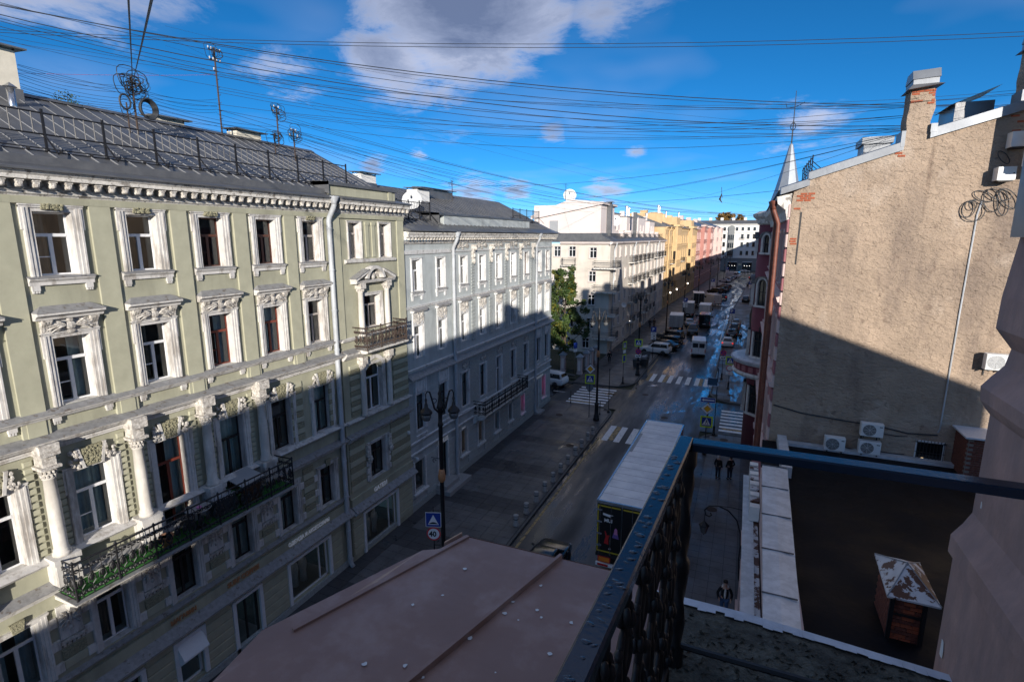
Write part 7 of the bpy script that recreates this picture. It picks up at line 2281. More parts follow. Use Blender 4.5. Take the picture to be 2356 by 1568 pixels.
def diamond(t, z, y=-.05):
    d = lambda r: [(0, -r), (r, 0), (0, r), (-r, 0)]
    plate(t, 'black_edge', d(.475), 'sign_black', y, z, .010)
    plate(t, 'white_diamond', d(.46), 'sign_white', y - .011, z, .004)
    plate(t, 'black_ring', d(.285), 'sign_black', y - .016, z, .003)
    plate(t, 'yellow_diamond', d(.265), 'sign_yellow', y - .020, z, .004)
def roundsign(t, z, ring, face, y=-.05, r=.32):
    plate(t, 'ring', ngon(r), ring, y, z, .010)
    return plate(t, 'face', ngon(r * .80), face, y - .011, z, .004)
# signs on the near lamp
t = thing('speed_sign', 'blue speed-bump plate above round 40 limit sign on the nearest lamp', 'sign', (-12.22, 18.98, .12), R(20))
pole(t, 4.9, 'iron', .025, False, 2.4)
plate(t, 'white_edge', sq(.36), 'sign_white', -.03, 4.28)
plate(t, 'blue_square', sq(.335), 'sign_blue', -.043, 4.28, .004)
plate(t, 'triangle', [(-.25, -.24), (.25, -.24), (0, .25)], 'sign_white', -.048, 4.28, .004)
plate(t, 'hump', [(-.2, -.20)] + [(-.2 + .4 * i / 8, -.18 + .07 * math.sin(math.pi * i / 8)) for i in range(9)] + [(.2, -.20)], 'sign_black', -.053, 4.28, .003)
roundsign(t, 3.58, 'sign_red', 'sign_white', -.03, .33)
text('number', '40', .36, 'sign_black', t, (-.215, -.048, 3.455), ext=.003, xs=.95, bold=.012)
part('clamp', MB().box(-.03, .30, -.02, .0, 3.0, 3.03).box(-.03, .30, -.02, 0, 4.7, 4.73), 'iron', t)
t = thing('priority_sign', 'yellow priority diamond above crossing sign on the near left corner', 'sign', (-12.77, 47.5, .12), R(14))
pole(t, 5.3, r=.03, ornate=False)
diamond(t, 4.76)
cross_sign(t, 3.78)
part('round_back', MB().ext(ngon(.36), -.05, -.04), 'sign_back', t, (0, 0, 2.95))
t = thing('priority_sign', 'blue one-way arrow, yellow diamond and crossing sign stacked on the near right corner', 'sign', (-2.0, 42.5, .12), R(4))
pole(t, 4.7)
plate(t, 'white_edge', sq(.20, .55), 'sign_white', -.05, 4.5)
plate(t, 'blue_face', sq(.175, .525), 'sign_blue', -.063, 4.5, .004)
plate(t, 'arrow', [(-.46, 0), (-.30, .12), (-.30, .05), (.46, .04), (.46, -.04), (-.30, -.05), (-.30, -.12)], 'sign_white', -.068, 4.5, .004)
diamond(t, 3.80)
cross_sign(t, 2.74)
t = thing('solar_beacon', 'pole with tilted solar panel at the right of the crossroads', 'solar lamp', (-1.57, 47.3, .12), R(0))
pole(t, 5.9)
part('panel', MB().box(-.40, .40, -.03, .0, -.32, .32), 'solar', t, (-.38, 0, 4.75), (R(-28), 0, 0))
part('panel_frame', MB().box(-.43, .43, .0, .03, -.35, -.32).box(-.43, .43, 0, .03, .32, .35).box(-.43, -.40, 0, .03, -.35, .35).box(.40, .43, 0, .03, -.35, .35), 'chrome', t, (-.38, -.02, 4.75), (R(-28), 0, 0))
part('panel_arm', MB().tube([(0, 0, 4.6), (-.38, 0, 4.7)], .025, 5), 'iron', t)
part('lamp_box', MB().box(-.12, .12, -.12, .1, 4.22, 4.35), 'frame_white', t, (-.55, 0, 0))
t = thing('beacon_post', 'short black ornate post with brass collar under the solar panel', 'post', (-2.3, 50.0, .0))
part('post', MB().lathe([(.14, 0), (.14, .15), (.08, .3), (.07, 2.4), (.10, 2.5), (.06, 2.6), (0, 3.6)], n=8), 'iron', t, smooth=True)
part('collar', MB().lathe([(.08, 2.0), (.10, 2.05), (.08, 2.2)], n=8), 'copper_letter', t)
t = thing('crossing_sign', 'lime crossing sign and no-stopping roundel on the lamp behind the bins', 'sign', (-11.5, 65.0, .12), R(10))
cross_sign(t, 4.2, -.14)
def nostop(t, z, y, r=.34):
    f = roundsign(t, z, 'sign_red', 'sign_blue', y, r)
    m = MB()
    for a in (45, 135):
        c, s_ = math.cos(R(a)), math.sin(R(a))
        w, L = .045, r * .78
        m.ext([(c * L - s_ * w, s_ * L + c * w), (-c * L - s_ * w, -s_ * L + c * w), (-c * L + s_ * w, -s_ * L - c * w), (c * L + s_ * w, s_ * L - c * w)], 0, .004)
    part('cross', m, 'sign_red', t, (0, y - .016, z))
def towplate(t, z, y, w=.34):
    plate(t, 'plate', sq(.17, w), 'sign_white', y, z)
    part('tow_pictogram', MB().ext([(-.26, -.06), (-.02, -.10), (-.02, .02), (-.16, .06), (-.26, .02)], 0, .004).ext([(.03, -.09), (.26, -.02), (.26, .08), (.16, .10), (.03, .02)], 0, .004), 'sign_black', t, (0, y - .013, z))
nostop(t, 3.12, -.14)
towplate(t, 2.55, -.14)
t = thing('crossing_sign', 'pair of lime crossing signs seen edge-on on a slim corner pole', 'sign', (-12.38, 60.75, .12), R(72))
pole(t, 5.3)
cross_sign(t, 4.6, -.06, s=.95)
plate(t, 'small_plate', sq(.2, .3), 'sign_white', -.06, 3.86)
plate(t, 'lime_border', sq(.46, .40), 'sign_lime', -.06, 3.05)
plate(t, 'blue_square', sq(.35, .28), 'sign_blue', -.073, 3.05, .004)
t = thing('no_stopping_sign', 'no-stopping roundel with tow plate on the far right pavement', 'sign', (-1.82, 67.3, .12), R(3))
pole(t, 3.7)
nostop(t, 3.3, -.05)
towplate(t, 2.70, -.05)
t = thing('crossing_sign', 'lime crossing sign over white round sign half hidden by the round balcony', 'sign', (-.95, 63.2, .12), R(3))
pole(t, 3.5)
plate(t, 'lime_border', sq(.46), 'sign_lime', -.05, 3.3)
plate(t, 'blue_square', sq(.35), 'sign_blue', -.063, 3.3, .004)
walker(t, -.068, 3.3, 1.1)
roundsign(t, 2.45, 'sign_red', 'sign_white', -.05, .34)
plate(t, 'plate', sq(.17, .35), 'sign_white', -.05, 1.85)
part('snowflake', MB().ext([(-.01, -.12), (.01, -.12), (.01, .12), (-.01, .12)], 0, .004).ext([(-.11, -.05), (-.10, -.07), (.11, .05), (.10, .07)], 0, .0045).ext([(-.11, .05), (-.10, .07), (.11, -.05), (.10, -.07)], 0, .005), 'sign_red', t, (0, -.063, 1.85))
def parking(x, y, lab, s=1.0, rz=8, h=4.6):
    t = thing('parking_sign', lab, 'sign', (x, y, .12), R(rz), 'parking signs')
    pole(t, h, r=.04, ornate=False)
    plate(t, 'blue_square', sq(.36 * s), 'sign_blue', -.05, h - .4)
    text('letter', 'P', .55 * s, 'sign_white', t, (-.20 * s, -.064, h - .58), ext=.003, bold=.02)
    for k in range(3):
        pl = plate(t, 'plate', sq(.15 * s, .36 * s), 'sign_white', -.05, h - .98 - k * .37)
        part('plate_mark', MB().ext([(-.22, -.05), (.22, -.05), (.22, .05), (-.22, .05)] if k == 0 else [(-.02, -.07), (.2, -.07), (.2, .07), (-.02, .07)], 0, .004), 'sign_black' if k else 'box_grey', pl, (0, -.013, 0))
parking(-11.35, 75.6, 'blue parking sign with three white plates beside the white off-roader')
parking(-10.75, 111.0, 'blue parking sign with white plates in front of the second box truck', 1.1, h=5.0)
parking(-8.5, 160.0, 'blue parking sign farther up the left side of the street', 1.2, h=5.4)
parking(-6.6, 212.0, 'smallest blue parking sign by the far white van', 1.4, h=6.0)
parking(-1.75, 98.5, 'blue parking sign with plates on the right pavement by the dark cars', 1.1, h=4.8)
parking(1.2, 158.0, 'far blue parking sign on the right pavement', 1.2, h=5.2)
t = thing('info_sign', 'small blue sign over white plate on a thin post by the fence pillars', 'sign', (-19.0, 63.2, .1), R(55))
pole(t, 4.0, 'sign_back', .03, False)
plate(t, 'blue_panel', sq(.36, .28), 'sign_blue', -.04, 3.6)
plate(t, 'white_plate', sq(.18, .28), 'sign_white', -.04, 2.95)
for x, y, h, lab in ((-12.0, 48.6, 1.3, 'thin black guard post at the near left pavement corner'), (-15.7, 51.0, 1.3, 'thin black guard post at the end of the grey house pavement'), (-11.4, 49.6, 4.4, 'slim black ornate post beside the corner lamp')):
    t = thing('guard_post', lab, 'post', (x, y, .12))
    part('post', MB().lathe([(.07 if h < 2 else .16, 0), (.07 if h < 2 else .14, .12), (.035, .25), (.035, h - .2), (.06, h - .1), (0, h)], n=8), 'iron', t, smooth=True)
    part('finial', MB().ball((0, 0, h - .02), .05, .05, .07, 6, 5), 'iron', t)
t = thing('shop_board', 'orange shop board with white lettering at the right corner of the crossroads', 'sign', (1.55, 53.6, .1), R(0))
part('panel', MB().box(-.75, .75, -.05, .05, .35, 1.25), 'orange', t)
for k, (s, z) in enumerate((('ЦВЕТЫ', 1.0), ('яб. 1', .72), ('букеты', .5))):
    text('lettering', s, .20, 'sign_white', t, (-.6, -.055, z), ext=.002)
part('leg', MB().box(-.7, -.62, -.04, .04, 0, .35), 'iron', t)
part('leg', MB().box(.62, .7, -.04, .04, 0, .35), 'iron', t)

# ------------------------------------------------------------------ bollards
bp = thing('bollard', '', 'bollard')
part('shaft', MB().lathe([(.20, 0), (.20, .06), (.17, .10), (.15, .48), (.14, .56)], n=12), 'granite', bp, smooth=True)
part('cap', MB().lathe([(.14, .56), (.165, .58), (.165, .66), (.12, .69), (0, .70)], n=12), 'granite', bp, smooth=True)
part('groove_ring', MB().lathe([(.152, .40), (.165, .41), (.165, .44), (.15, .45)], n=12), 'iron', bp)
ORD = ['nearest', 'second', 'third', 'fourth', 'fifth', 'sixth', 'seventh', 'eighth', 'ninth', 'tenth', 'eleventh']
for i, y in enumerate((26.8, 28.4, 30.05, 31.6, 33.2, 34.85, 36.5, 38.35, 40.05, 41.8, 43.25)):
    o = bp if i == 0 else dup(bp)
    o.location = (-11.48 + i * .022, y, .13)
    lab = 'squat grey granite bollard on the left kerb, ' + (ORD[i] + ' counted from the brown roof' if i < 10 else 'farthest, by the zebra crossing')
    tag(o, lab, 'bollard', 'bollards along the left kerb')

# ------------------------------------------------------------------ vehicles
def loft(mb, secs):
    """secs: list of rings (same length) -> skin"""
    n = len(secs[0])
    v = [p for s_ in secs for p in s_]
    f = []
    for i in range(len(secs) - 1):
        for k in range(n):
            f.append((i * n + k, i * n + (k + 1) % n, (i + 1) * n + (k + 1) % n, (i + 1) * n + k))
    f.append(tuple(range(n - 1, -1, -1)))
    f.append(tuple(range((len(secs) - 1) * n, len(secs) * n)))
    return mb.add(v, f)
def sec(x, w, z0, z1, r=.10):
    return [(x, -w + r * .6, z0), (x, w - r * .6, z0), (x, w, z0 + r), (x, w, z1 - r * 1.3), (x, w - r * .7, z1 - r * .2), (x, w - r * 1.8, z1), (x, -w + r * 1.8, z1), (x, -w + r * .7, z1 - r * .2), (x, -w, z1 - r * 1.3), (x, -w, z0 + r)]
_wheel = {}
def wheels(t, xs, y, r, w=.2):
    for x in xs:
        for s in (-1, 1):
            key = (r, w)
            if key not in _wheel:
                ty = MB().lathe([(r * .62, -w / 2), (r * .95, -w / 2), (r, -w / 2 + .03), (r, w / 2 - .03), (r * .95, w / 2), (r * .62, w / 2)], n=16)
                rm = MB().lathe([(0, -w * .38), (r * .2, -w * .42), (r * .62, -w * .30), (r * .62, w * .30), (r * .2, w * .42), (0, w * .38)], n=10)
                _wheel[key] = (ty.mesh('tyre', 'rubber', True), rm.mesh('rim', 'chrome'))
            ty, rm = _wheel[key]
            o = link('wheel', ty, t, (x, s * y, r), (R(90), 0, 0))
            link('rim', rm, o)
def plates(t, x, z, s, w=.26):
    part('number_plate', MB().box(x - .01, x + .01, -w, w, z - .055, z + .055), 'sign_white', t)
def car(name, label, cat, loc, rz, paint, kind='sedan', lights=False, group='cars on the street'):
    """length along x, nose at +x"""
    t = thing(name, label, cat, loc, rz, group)
    P = {'sedan': (4.6, .90, .78, 1.45, [(-2.3, .62, .52, .80), (-2.22, .82, .34, .95), (-1.7, .9, .26, .99), (-.6, .9, .24, .95), (.8, .9, .24, .94), (1.5, .88, .26, .86), (2.1, .80, .32, .74), (2.3, .6, .42, .62)], (-1.75, -1.05, .35, 1.1)),
         'suv': (4.6, .94, .95, 1.72, [(-2.3, .70, .60, 1.0), (-2.25, .88, .42, 1.10), (-1.7, .94, .34, 1.13), (-.5, .94, .32, 1.10), (.9, .94, .32, 1.08), (1.6, .92, .34, 1.02), (2.15, .84, .40, .92), (2.3, .66, .52, .80)], (-2.22, -1.95, .25, 1.05)),
         'wagon': (4.7, .90, .82, 1.5, [(-2.35, .66, .52, .86), (-2.28, .85, .36, .98), (-1.7, .9, .26, 1.0), (-.5, .9, .24, .96), (.8, .9, .24, .95), (1.5, .88, .26, .88), (2.15, .8, .32, .76), (2.35, .6, .42, .64)], (-2.25, -1.85, .35, 1.15))}[kind]
    L, W, zb, zr, st, (g0, g1, g2, g3) = P
    b = MB()
    loft(b, [sec(x, w, z0, z1) for x, w, z0, z1 in st])
    part('body', b, paint, t, smooth=True)
    zbelt = .93 if kind != 'suv' else 1.08
    gw = W - .10
    rw_ = W - .30
    c = MB()
    loft(c, [sec(g0, gw - .05, zbelt - .08, zbelt, .03), sec(g1, rw_ + .04, zbelt - .08, zr - .06, .08), sec((g1 + g2) / 2, rw_ + .05, zbelt - .08, zr, .09), sec(g2, rw_ + .03, zbelt - .08, zr - .03, .08), sec(g3, gw - .06, zbelt - .08, zbelt + .0, .03)])
    part('roof', c, paint, t, smooth=True)
    win = MB()
    e = .012
    # windscreen and rear window
    win.quad((g2 + .06, -rw_ + .06, zr - .06 + e), (g3 - .06, -gw + .14, zbelt + .05 + e), (g3 - .06, gw - .14, zbelt + .05 + e), (g2 + .06, rw_ - .06, zr - .06 + e))
    part('windscreen', win, 'car_glass', t)
    rwn = MB().quad((g1 - .04, rw_ - .06, zr - .10 + e), (g0 + .06, gw - .14, zbelt + .03 + e), (g0 + .06, -gw + .14, zbelt + .03 + e), (g1 - .04, -rw_ + .06, zr - .10 + e))
    part('rear_window', rwn, 'car_glass', t, (-.02, 0, 0))
    for s in (-1, 1):
        for a, b_ in ((g1 + .1, (g1 + g2) / 2 - .1), ((g1 + g2) / 2, g2 - .02)):
            y0, y1 = s * (gw - .005), s * (rw_ + .055)
            part('side_window', MB().quad((a - .12, y0, zbelt + .04), (b_ + (.25 if b_ > 0 else .05), y0, zbelt + .04), (b_, y1 + s * .02, zr - .12), (a, y1 + s * .02, zr - .12)), 'car_glass', t)
        part('mirror', MB().ball((g3 - .25, s * (W + .06), zbelt + .08), .07, .10, .07, 8, 5), paint, t, smooth=True)
        part('headlight', MB().ball((L / 2 - .20, s * (W - .25), st[-2][3] - .09), .12, .17, .08, 8, 5), 'chrome', t, smooth=True)
        part('tail_light', MB().ball((-L / 2 + .07, s * (W - .20), st[1][3] - .14), .05, .15, .10, 8, 5), 'tail_red' if lights else 'red', t, smooth=True)
    plates(t, -L / 2 - .005, .66 if kind != 'suv' else .82, 1)
    plates(t, L / 2 + .0, .50, 1)
    part('bumper', MB().box(-L / 2 - .02, -L / 2 + .25, -W + .14, W - .14, .38, .50).box(L / 2 - .25, L / 2 + .02, -W + .22, W - .22, .36, .46), 'rubber' if kind == 'suv' else paint, t)
    part('grille', MB().box(L / 2 - .10, L / 2 + .012, -.38, .38, .52, .64), 'frame_dark', t)
    wheels(t, (-1.38, 1.38), W - .10, .33 if kind != 'suv' else .38)
    if kind in ('suv', 'wagon'):
        part('roof_rail', MB().tube([(g1 + .1, rw_ - .02, zr + .03), (g2 - .1, rw_ - .02, zr + .03)], .02, 4).tube([(g1 + .1, -rw_ + .02, zr + .03), (g2 - .1, -rw_ + .02, zr + .03)], .02, 4), 'chrome', t)
    return t
def van(name, label, loc, rz, paint, L=5.6, W=1.0, Hh=2.55, rear=True, group='cars on the street'):
    t = thing(name, label, 'van', loc, rz, group)
    b = MB()
    loft(b, [sec(-L / 2, W * .97, .45, Hh - .06, .08), sec(-L / 2 + .1, W, .32, Hh, .10), sec(L * .18, W, .30, Hh, .12), sec(L * .27, W * .98, .30, Hh * .93, .12), sec(L * .38, W * .97, .30, Hh * .58, .10), sec(L * .48, W * .90, .34, Hh * .46, .10), sec(L / 2, W * .75, .42, Hh * .36, .08)])
    part('body', b, paint, t, smooth=False)
    part('windscreen', MB().quad((L * .265, -W * .80, Hh * .92), (L * .375, -W * .86, Hh * .60), (L * .375, W * .86, Hh * .60), (L * .265, W * .80, Hh * .92)), 'car_glass', t, (.02, 0, .02))
    for s in (-1, 1):
        part('side_window', MB().quad((L * .10, s * (W + .006), Hh * .60), (L * .33, s * (W + .006), Hh * .60), (L * .26, s * (W - .005), Hh * .82), (L * .10, s * (W + .0), Hh * .82)), 'car_glass', t)
        part('mirror', MB().box(L * .30, L * .34, min(s * W, s * (W + .22)), max(s * W, s * (W + .22)), Hh * .56, Hh * .68), 'rubber', t)
        part('tail_light', MB().box(-L / 2 - .012, -L / 2 + .03, min(s * (W - .14), s * (W - .03)), max(s * (W - .14), s * (W - .03)), .75, 1.25), 'red', t)
        part('headlight', MB().ball((L / 2 - .18, s * W * .62, Hh * .34), .14, .16, .10, 8, 5), 'chrome', t)
        part('rear_window', MB().box(-L / 2 - .012, -L / 2, min(s * .07, s * (W - .18)), max(s * .07, s * (W - .18)), Hh * .58, Hh * .84), 'car_glass' if rear else paint, t)
        for k in range(2):
            part('hinge', MB().box(-L / 2 - .03, -L / 2, min(s * (W - .12), s * (W - .02)), max(s * (W - .12), s * (W - .02)), .9 + k * .9, 1.0 + k * .9), 'rubber', t)
    part('door_gap', MB().box(-L / 2 - .006, -L / 2, -.012, .012, .5, Hh - .1), 'rubber', t)
    part('bumper', MB().box(-L / 2 - .10, -L / 2 + .1, -W + .05, W - .05, .34, .52), 'rubber', t)
    plates(t, -L / 2 - .02, .80, 1)
    for q in range(1, 7):
        part('roof_rib', MB().box(-L / 2 + q * L * .09, -L / 2 + q * L * .09 + .03, -W + .2, W - .2, Hh, Hh + .015), paint, t)
    wheels(t, (-L * .30, L * .33), W - .12, .34, .22)
    return t
def box_truck(name, label, loc, rz, boxm='box_white', cab='car_white', L=6.2, W=1.15, Hh=3.1, dark=False, opened=False, group='cars on the street'):
    t = thing(name, label, 'truck', loc, rz, group)
    bl = L * .70
    part('box', MB().box(-L / 2, -L / 2 + bl, -W, W, .95, Hh), boxm, t)
    part('box_roof', MB().box(-L / 2 - .02, -L / 2 + bl + .02, -W - .02, W + .02, Hh, Hh + .05), 'trailer_roof', t)
    for s in (-1, 1):
        for x in (-L / 2, -L / 2 + bl):
            part('corner_post', MB().box(x - .03, x + .03, min(s * (W - .05), s * (W + .025)), max(s * (W - .05), s * (W + .025)), .93, Hh), 'chrome', t)
        part('rear_door', MB().box(-L / 2 - .04, -L / 2, min(s * .03, s * (W - .08)), max(s * .03, s * (W - .08)), 1.0, Hh - .08), 'door_black' if dark else ('box_grey' if opened else boxm), t)
        part('lock_bar', MB().tube([(-L / 2 - .06, s * W * .45, 1.0), (-L / 2 - .06, s * W * .45, Hh - .1)], .02, 4), 'chrome', t)
        part('tail_light', MB().box(-L / 2 - .03, -L / 2 + .03, min(s * (W - .35), s * (W - .05)), max(s * (W - .35), s * (W - .05)), .70, .84), 'red', t)
    c = MB()
    x0 = -L / 2 + bl + .12
    loft(c, [sec(x0, W * .92, .45, 2.15, .08), sec(x0 + .5, W * .93, .42, 2.25, .12), sec(x0 + .95, W * .92, .42, 2.05, .12), sec(x0 + 1.35, W * .90, .42, 1.35, .10), sec(x0 + 1.62, W * .84, .48, 1.15, .10)])
    part('cab', c, cab, t)
    part('windscreen', MB().quad((x0 + .97, -W * .74, 2.02), (x0 + 1.36, -W * .78, 1.38), (x0 + 1.36, W * .78, 1.38), (x0 + .97, W * .74, 2.02)), 'car_glass', t, (.02, 0, .01))
    for s in (-1, 1):
        part('side_window', MB().quad((x0 + .3, s * (W * .935), 1.4), (x0 + 1.15, s * (W * .93), 1.4), (x0 + .9, s * (W * .925), 1.95), (x0 + .3, s * (W * .935), 1.95)), 'car_glass', t)
        part('mirror', MB().box(x0 + 1.1, x0 + 1.16, min(s * W, s * (W + .22)), max(s * W, s * (W + .22)), 1.35, 1.75), 'rubber', t)
    part('chassis', MB().box(-L / 2, L / 2 - .6, -.4, .4, .55, .90).box(-L / 2 - .05, -L / 2 + .1, -W + .1, W - .1, .45, .62), 'rubber', t)
    plates(t, -L / 2 - .06, .56, 1)
    wheels(t, (-L * .28, L * .36), W - .16, .40, .26)
    return t
# articulated trailer
tr = thing('semi_trailer', 'long white-roofed semi-trailer with black printed rear doors', 'truck', (-4.75, 24.5, 0), R(89))
TL, TW, TH = 13.2, 1.275, 4.0
part('box', MB().box(0, TL, -TW, TW, 1.15, TH - .05), 'box_white', tr)
part('roof_edge', MB().box(-.02, TL + .02, -TW - .03, -TW + .05, TH - .1, TH + .03).box(-.02, TL + .02, TW - .05, TW + .03, TH - .1, TH + .03).box(-.03, .07, -TW, TW, TH - .12, TH + .03).box(TL - .07, TL + .03, -TW, TW, TH - .1, TH + .03), 'chrome', tr)
for k in range(15):
    x0, x1 = TL * k / 15 + .006, TL * (k + 1) / 15 - .006
    part('roof_panel', MB().box(x0, x1, -TW + .06, TW - .06, TH - .04, TH + .005), 'trailer_roof', tr)
for k in range(1, 15):
    part('roof_seam', MB().box(TL * k / 15 - .009, TL * k / 15 + .009, -TW + .05, TW - .05, TH - .02, TH + .012), 'box_grey', tr)
part('roof_patch', MB().box(TL * .52, TL * .78, TW - .26, TW - .08, TH + .006, TH + .012), 'box_grey', tr)
for s in (-1, 1):
    a, b = sorted((s * .015, s * (TW - .02)))
    d = part('rear_door', MB().box(-.06, -.0, a, b, 1.2, TH - .14), 'door_black', tr)
    part('yellow_tape', MB().box(-.066, -.060, a + .05, b - .05, TH - .26, TH - .19).box(-.066, -.060, a + .05, b - .05, 1.26, 1.33).box(-.066, -.060, (b if s > 0 else a) - .045 - .035 * s, (b if s > 0 else a) + .045 - .035 * s - .03, 1.26, TH - .19), 'tape_yellow', d)
    for q in (.42, .86):
        part('lock_bar', MB().tube([(-.09, s * TW * q, 1.15), (-.09, s * TW * q, TH - .1)], .02, 5), 'chrome', d)
    for z in (1.6, 2.25, 2.9, 3.55):
        part('hinge', MB().box(-.075, -.06, min(s * (TW - .28), s * (TW - .0)), max(s * (TW - .28), s * (TW - .0)), z - .05, z + .05), 'chrome', d)
    part('door_handle', MB().box(-.12, -.08, min(s * .45, s * .62), max(s * .45, s * .62), 1.5, 1.56), 'chrome', d)
pr = MB()
pr.add([(-.068, .95, 3.30), (-.068, .55, 3.22), (-.068, .60, 3.28), (-.068, .40, 3.36), (-.068, .72, 3.38), (-.068, .95, 3.42)], [(0, 1, 2, 3, 4, 5)])
part('door_emblem', pr, 'sign_white', tr)
text('door_lettering', 'MUI', .24, 'sign_white', tr, (-.068, .88, 2.95), (R(90), 0, R(-90)), ext=.001, bold=.01)
part('door_print', MB().add([(-.068, .86, 1.75), (-.068, .62, 1.72), (-.068, .64, 2.05), (-.068, .58, 2.25), (-.068, .72, 2.22), (-.068, .80, 2.45), (-.068, .84, 2.44), (-.068, .78, 2.15)], [tuple(range(8))]), 'red', tr)
part('door_print', MB().add([(-.068, .45, 2.15), (-.068, .10, 2.12), (-.068, .16, 2.35), (-.068, .24, 2.52), (-.068, .36, 2.50)], [tuple(range(5))]), 'violet', tr)
part('door_print', MB().add([(-.069, .36, 2.35), (-.069, .18, 2.34), (-.069, .20, 2.62), (-.069, .28, 2.72), (-.069, .35, 2.6)], [tuple(range(5))]), 'pinkprint', tr)
part('door_print', MB().add([(-.068, -.45, 2.5), (-.068, -.58, 2.45), (-.068, -.60, 2.75), (-.068, -.50, 2.85)], [tuple(range(4))]), 'tape_yellow', tr)
part('rear_frame', MB().box(-.08, .3, -TW, TW, 1.0, 1.18), 'iron', tr)
part('underrun_bar', MB().box(-.12, -.0, -TW + .02, TW - .02, .48, .64), 'sign_white', tr)
part('marker_board', MB().box(-.10, -.06, .55, 1.10, .74, .98), 'orange', tr)
part('marker_board', MB().box(-.10, -.06, -1.10, -.55, .74, .98), 'orange', tr)
part('marker_edge', MB().box(-.095, -.055, .50, 1.15, .70, 1.02).box(-.095, -.055, -1.15, -.50, .70, 1.02), 'red', tr)
part('tail_light', MB().box(-.13, -.1, .6, 1.15, .50, .62), 'red', tr)
part('tail_light', MB().box(-.13, -.1, -1.15, -.6, .50, .62), 'red', tr)
part('number_plate', MB().box(-.13, -.11, -.26, .26, .66, .78), 'sign_white', tr)
part('chassis', MB().box(.2, TL - 1, -.5, .5, .75, 1.12), 'iron', tr)
wheels(tr, (2.0, 3.3, 4.6, 10.8), TW - .2, .5, .34)
part('tractor_cab', MB().box(TL + .1, TL + 2.2, -1.2, 1.2, .5, 3.3), 'car_white', tr) if False else None
# near car half hidden by the brown roof: we look at its glossy tail
car('black_car', 'glossy black car half hidden behind the brown roof, near lane', 'car', (-8.35, 23.2, 0), R(90), 'car_black', 'sedan', group='cars on the street')
van('white_van', 'white delivery van driving away past the far crossing', (-5.7, 82.0, 0), R(94), 'car_white', 5.4, .98, 2.5)
car('white_suv', 'boxy white off-roader parked at an angle on the left', 'car', (-11.6, 79.6, .02), R(172), 'car_white', 'suv')
car('dark_sedan', 'dark sedan parked just behind the white off-roader', 'car', (-10.9, 83.6, .02), R(165), 'car_black', 'sedan')
car('dark_wagon', 'dark estate car with sky-lit roof, second behind the white off-roader', 'car', (-10.9, 87.3, .02), R(165), 'car_black', 'wagon')
car('dark_suv', 'dark off-roader parked in front of the open box truck', 'car', (-11.0, 91.5, .02), R(165), 'car_grey', 'suv')
car('black_suv', 'black off-roader facing the camera in the road', 'car', (-8.1, 99.0, 0), R(-86), 'car_black', 'suv')
box_truck('box_truck', 'box truck with open grey rear, nearest of the trucks', (-11.3, 102.6, 0), R(94), 'box_white', opened=True)
car('silver_car', 'silver-blue car squeezed between the box trucks', 'car', (-9.6, 108.5, 0), R(100), 'car_silver', 'sedan')
van('black_van', 'black high-roof van driving away in mid street', (-6.7, 109.3, 0), R(90), 'car_black', 5.6, 1.05, 2.6)
box_truck('box_truck', 'white box truck with red panel ahead of the black van', (-7.5, 120.8, 0), R(90), 'box_white', Hh=3.1)
box_truck('box_truck', 'grey-doored box truck behind the parking sign', (-11.1, 122.3, 0), R(92), 'box_grey', Hh=3.2)
box_truck('box_truck', 'tall truck with black rear behind the others', (-10.7, 141.0, 0), R(97), 'box_white', dark=True, L=7.5, W=1.25, Hh=3.6)
van('pale_van', 'long pale van parked at an angle up the street', (-7.9, 146.5, 0), R(125), 'box_white', 6.2, 1.05, 2.75, False)
car('dark_car', 'dark car with red tail lights waiting up the street', 'car', (-5.4, 160.0, 0), R(88), 'car_black', 'wagon', True)
car('dark_car', 'dark parked car left of the one with red lights', 'car', (-7.6, 162.5, 0), R(95), 'car_grey', 'sedan')
car('dark_car', 'black parked off-roader by the third parking sign', 'car', (-8.7, 175.5, 0), R(150), 'car_black', 'suv')
car('dark_car', 'dark parked car next beyond the black off-roader', 'car', (-7.2, 181.5, 0), R(150), 'car_black', 'sedan')
car('dark_car', 'grey parked car in the far left row', 'car', (-6.8, 188.5, 0), R(150), 'car_grey', 'wagon')
car('dark_car', 'dark parked car ending the nearer far row', 'car', (-6.5, 194.5, 0), R(150), 'car_black', 'wagon')
car('white_car', 'small white car in the far left row, nearest of three', 'car', (-7.6, 222.0, 0), R(150), 'car_white', 'sedan')
car('white_car', 'small white car in the far left row, middle of three', 'car', (-7.0, 227.5, 0), R(150), 'car_silver', 'wagon')
car('white_car', 'small pale car in the far left row, farthest of three', 'car', (-6.6, 233.0, 0), R(150), 'car_white', 'sedan')
car('dark_car', 'dark car in front of the far white van', 'car', (-6.0, 239.0, 0), R(150), 'car_black', 'sedan')
van('white_van', 'white van parked at the far end of the street', (-5.2, 248.5, 0), R(-25), 'car_white', 6.0, 1.0, 2.6)
car('taxi', 'pale car crossing the far end of the street', 'car', (-.9, 289.0, 0), R(0), 'car_white', 'sedan')
car('white_sedan', 'white car with glowing brake lights by the round balcony', 'car', (-1.95, 90.3, 0), R(91), 'car_white', 'sedan', True)
car('dark_sedan', 'dark car right ahead of the white car with brake lights', 'car', (-1.55, 99.0, 0), R(91), 'car_black', 'sedan')
car('dark_sedan', 'dark car parked second ahead on the right kerb', 'car', (-1.35, 105.5, 0), R(91), 'car_grey', 'wagon')
car('dark_sedan', 'silver car parked third ahead on the right kerb', 'car', (-1.2, 111.5, 0), R(91), 'car_silver', 'sedan')
car('black_suv', 'black off-roader driving away on the right side', 'car', (.35, 154.5, 0), R(88), 'car_black', 'suv')
car('dark_car', 'dark car far up on the right side', 'car', (1.4, 205, 0), R(88), 'car_black', 'suv')
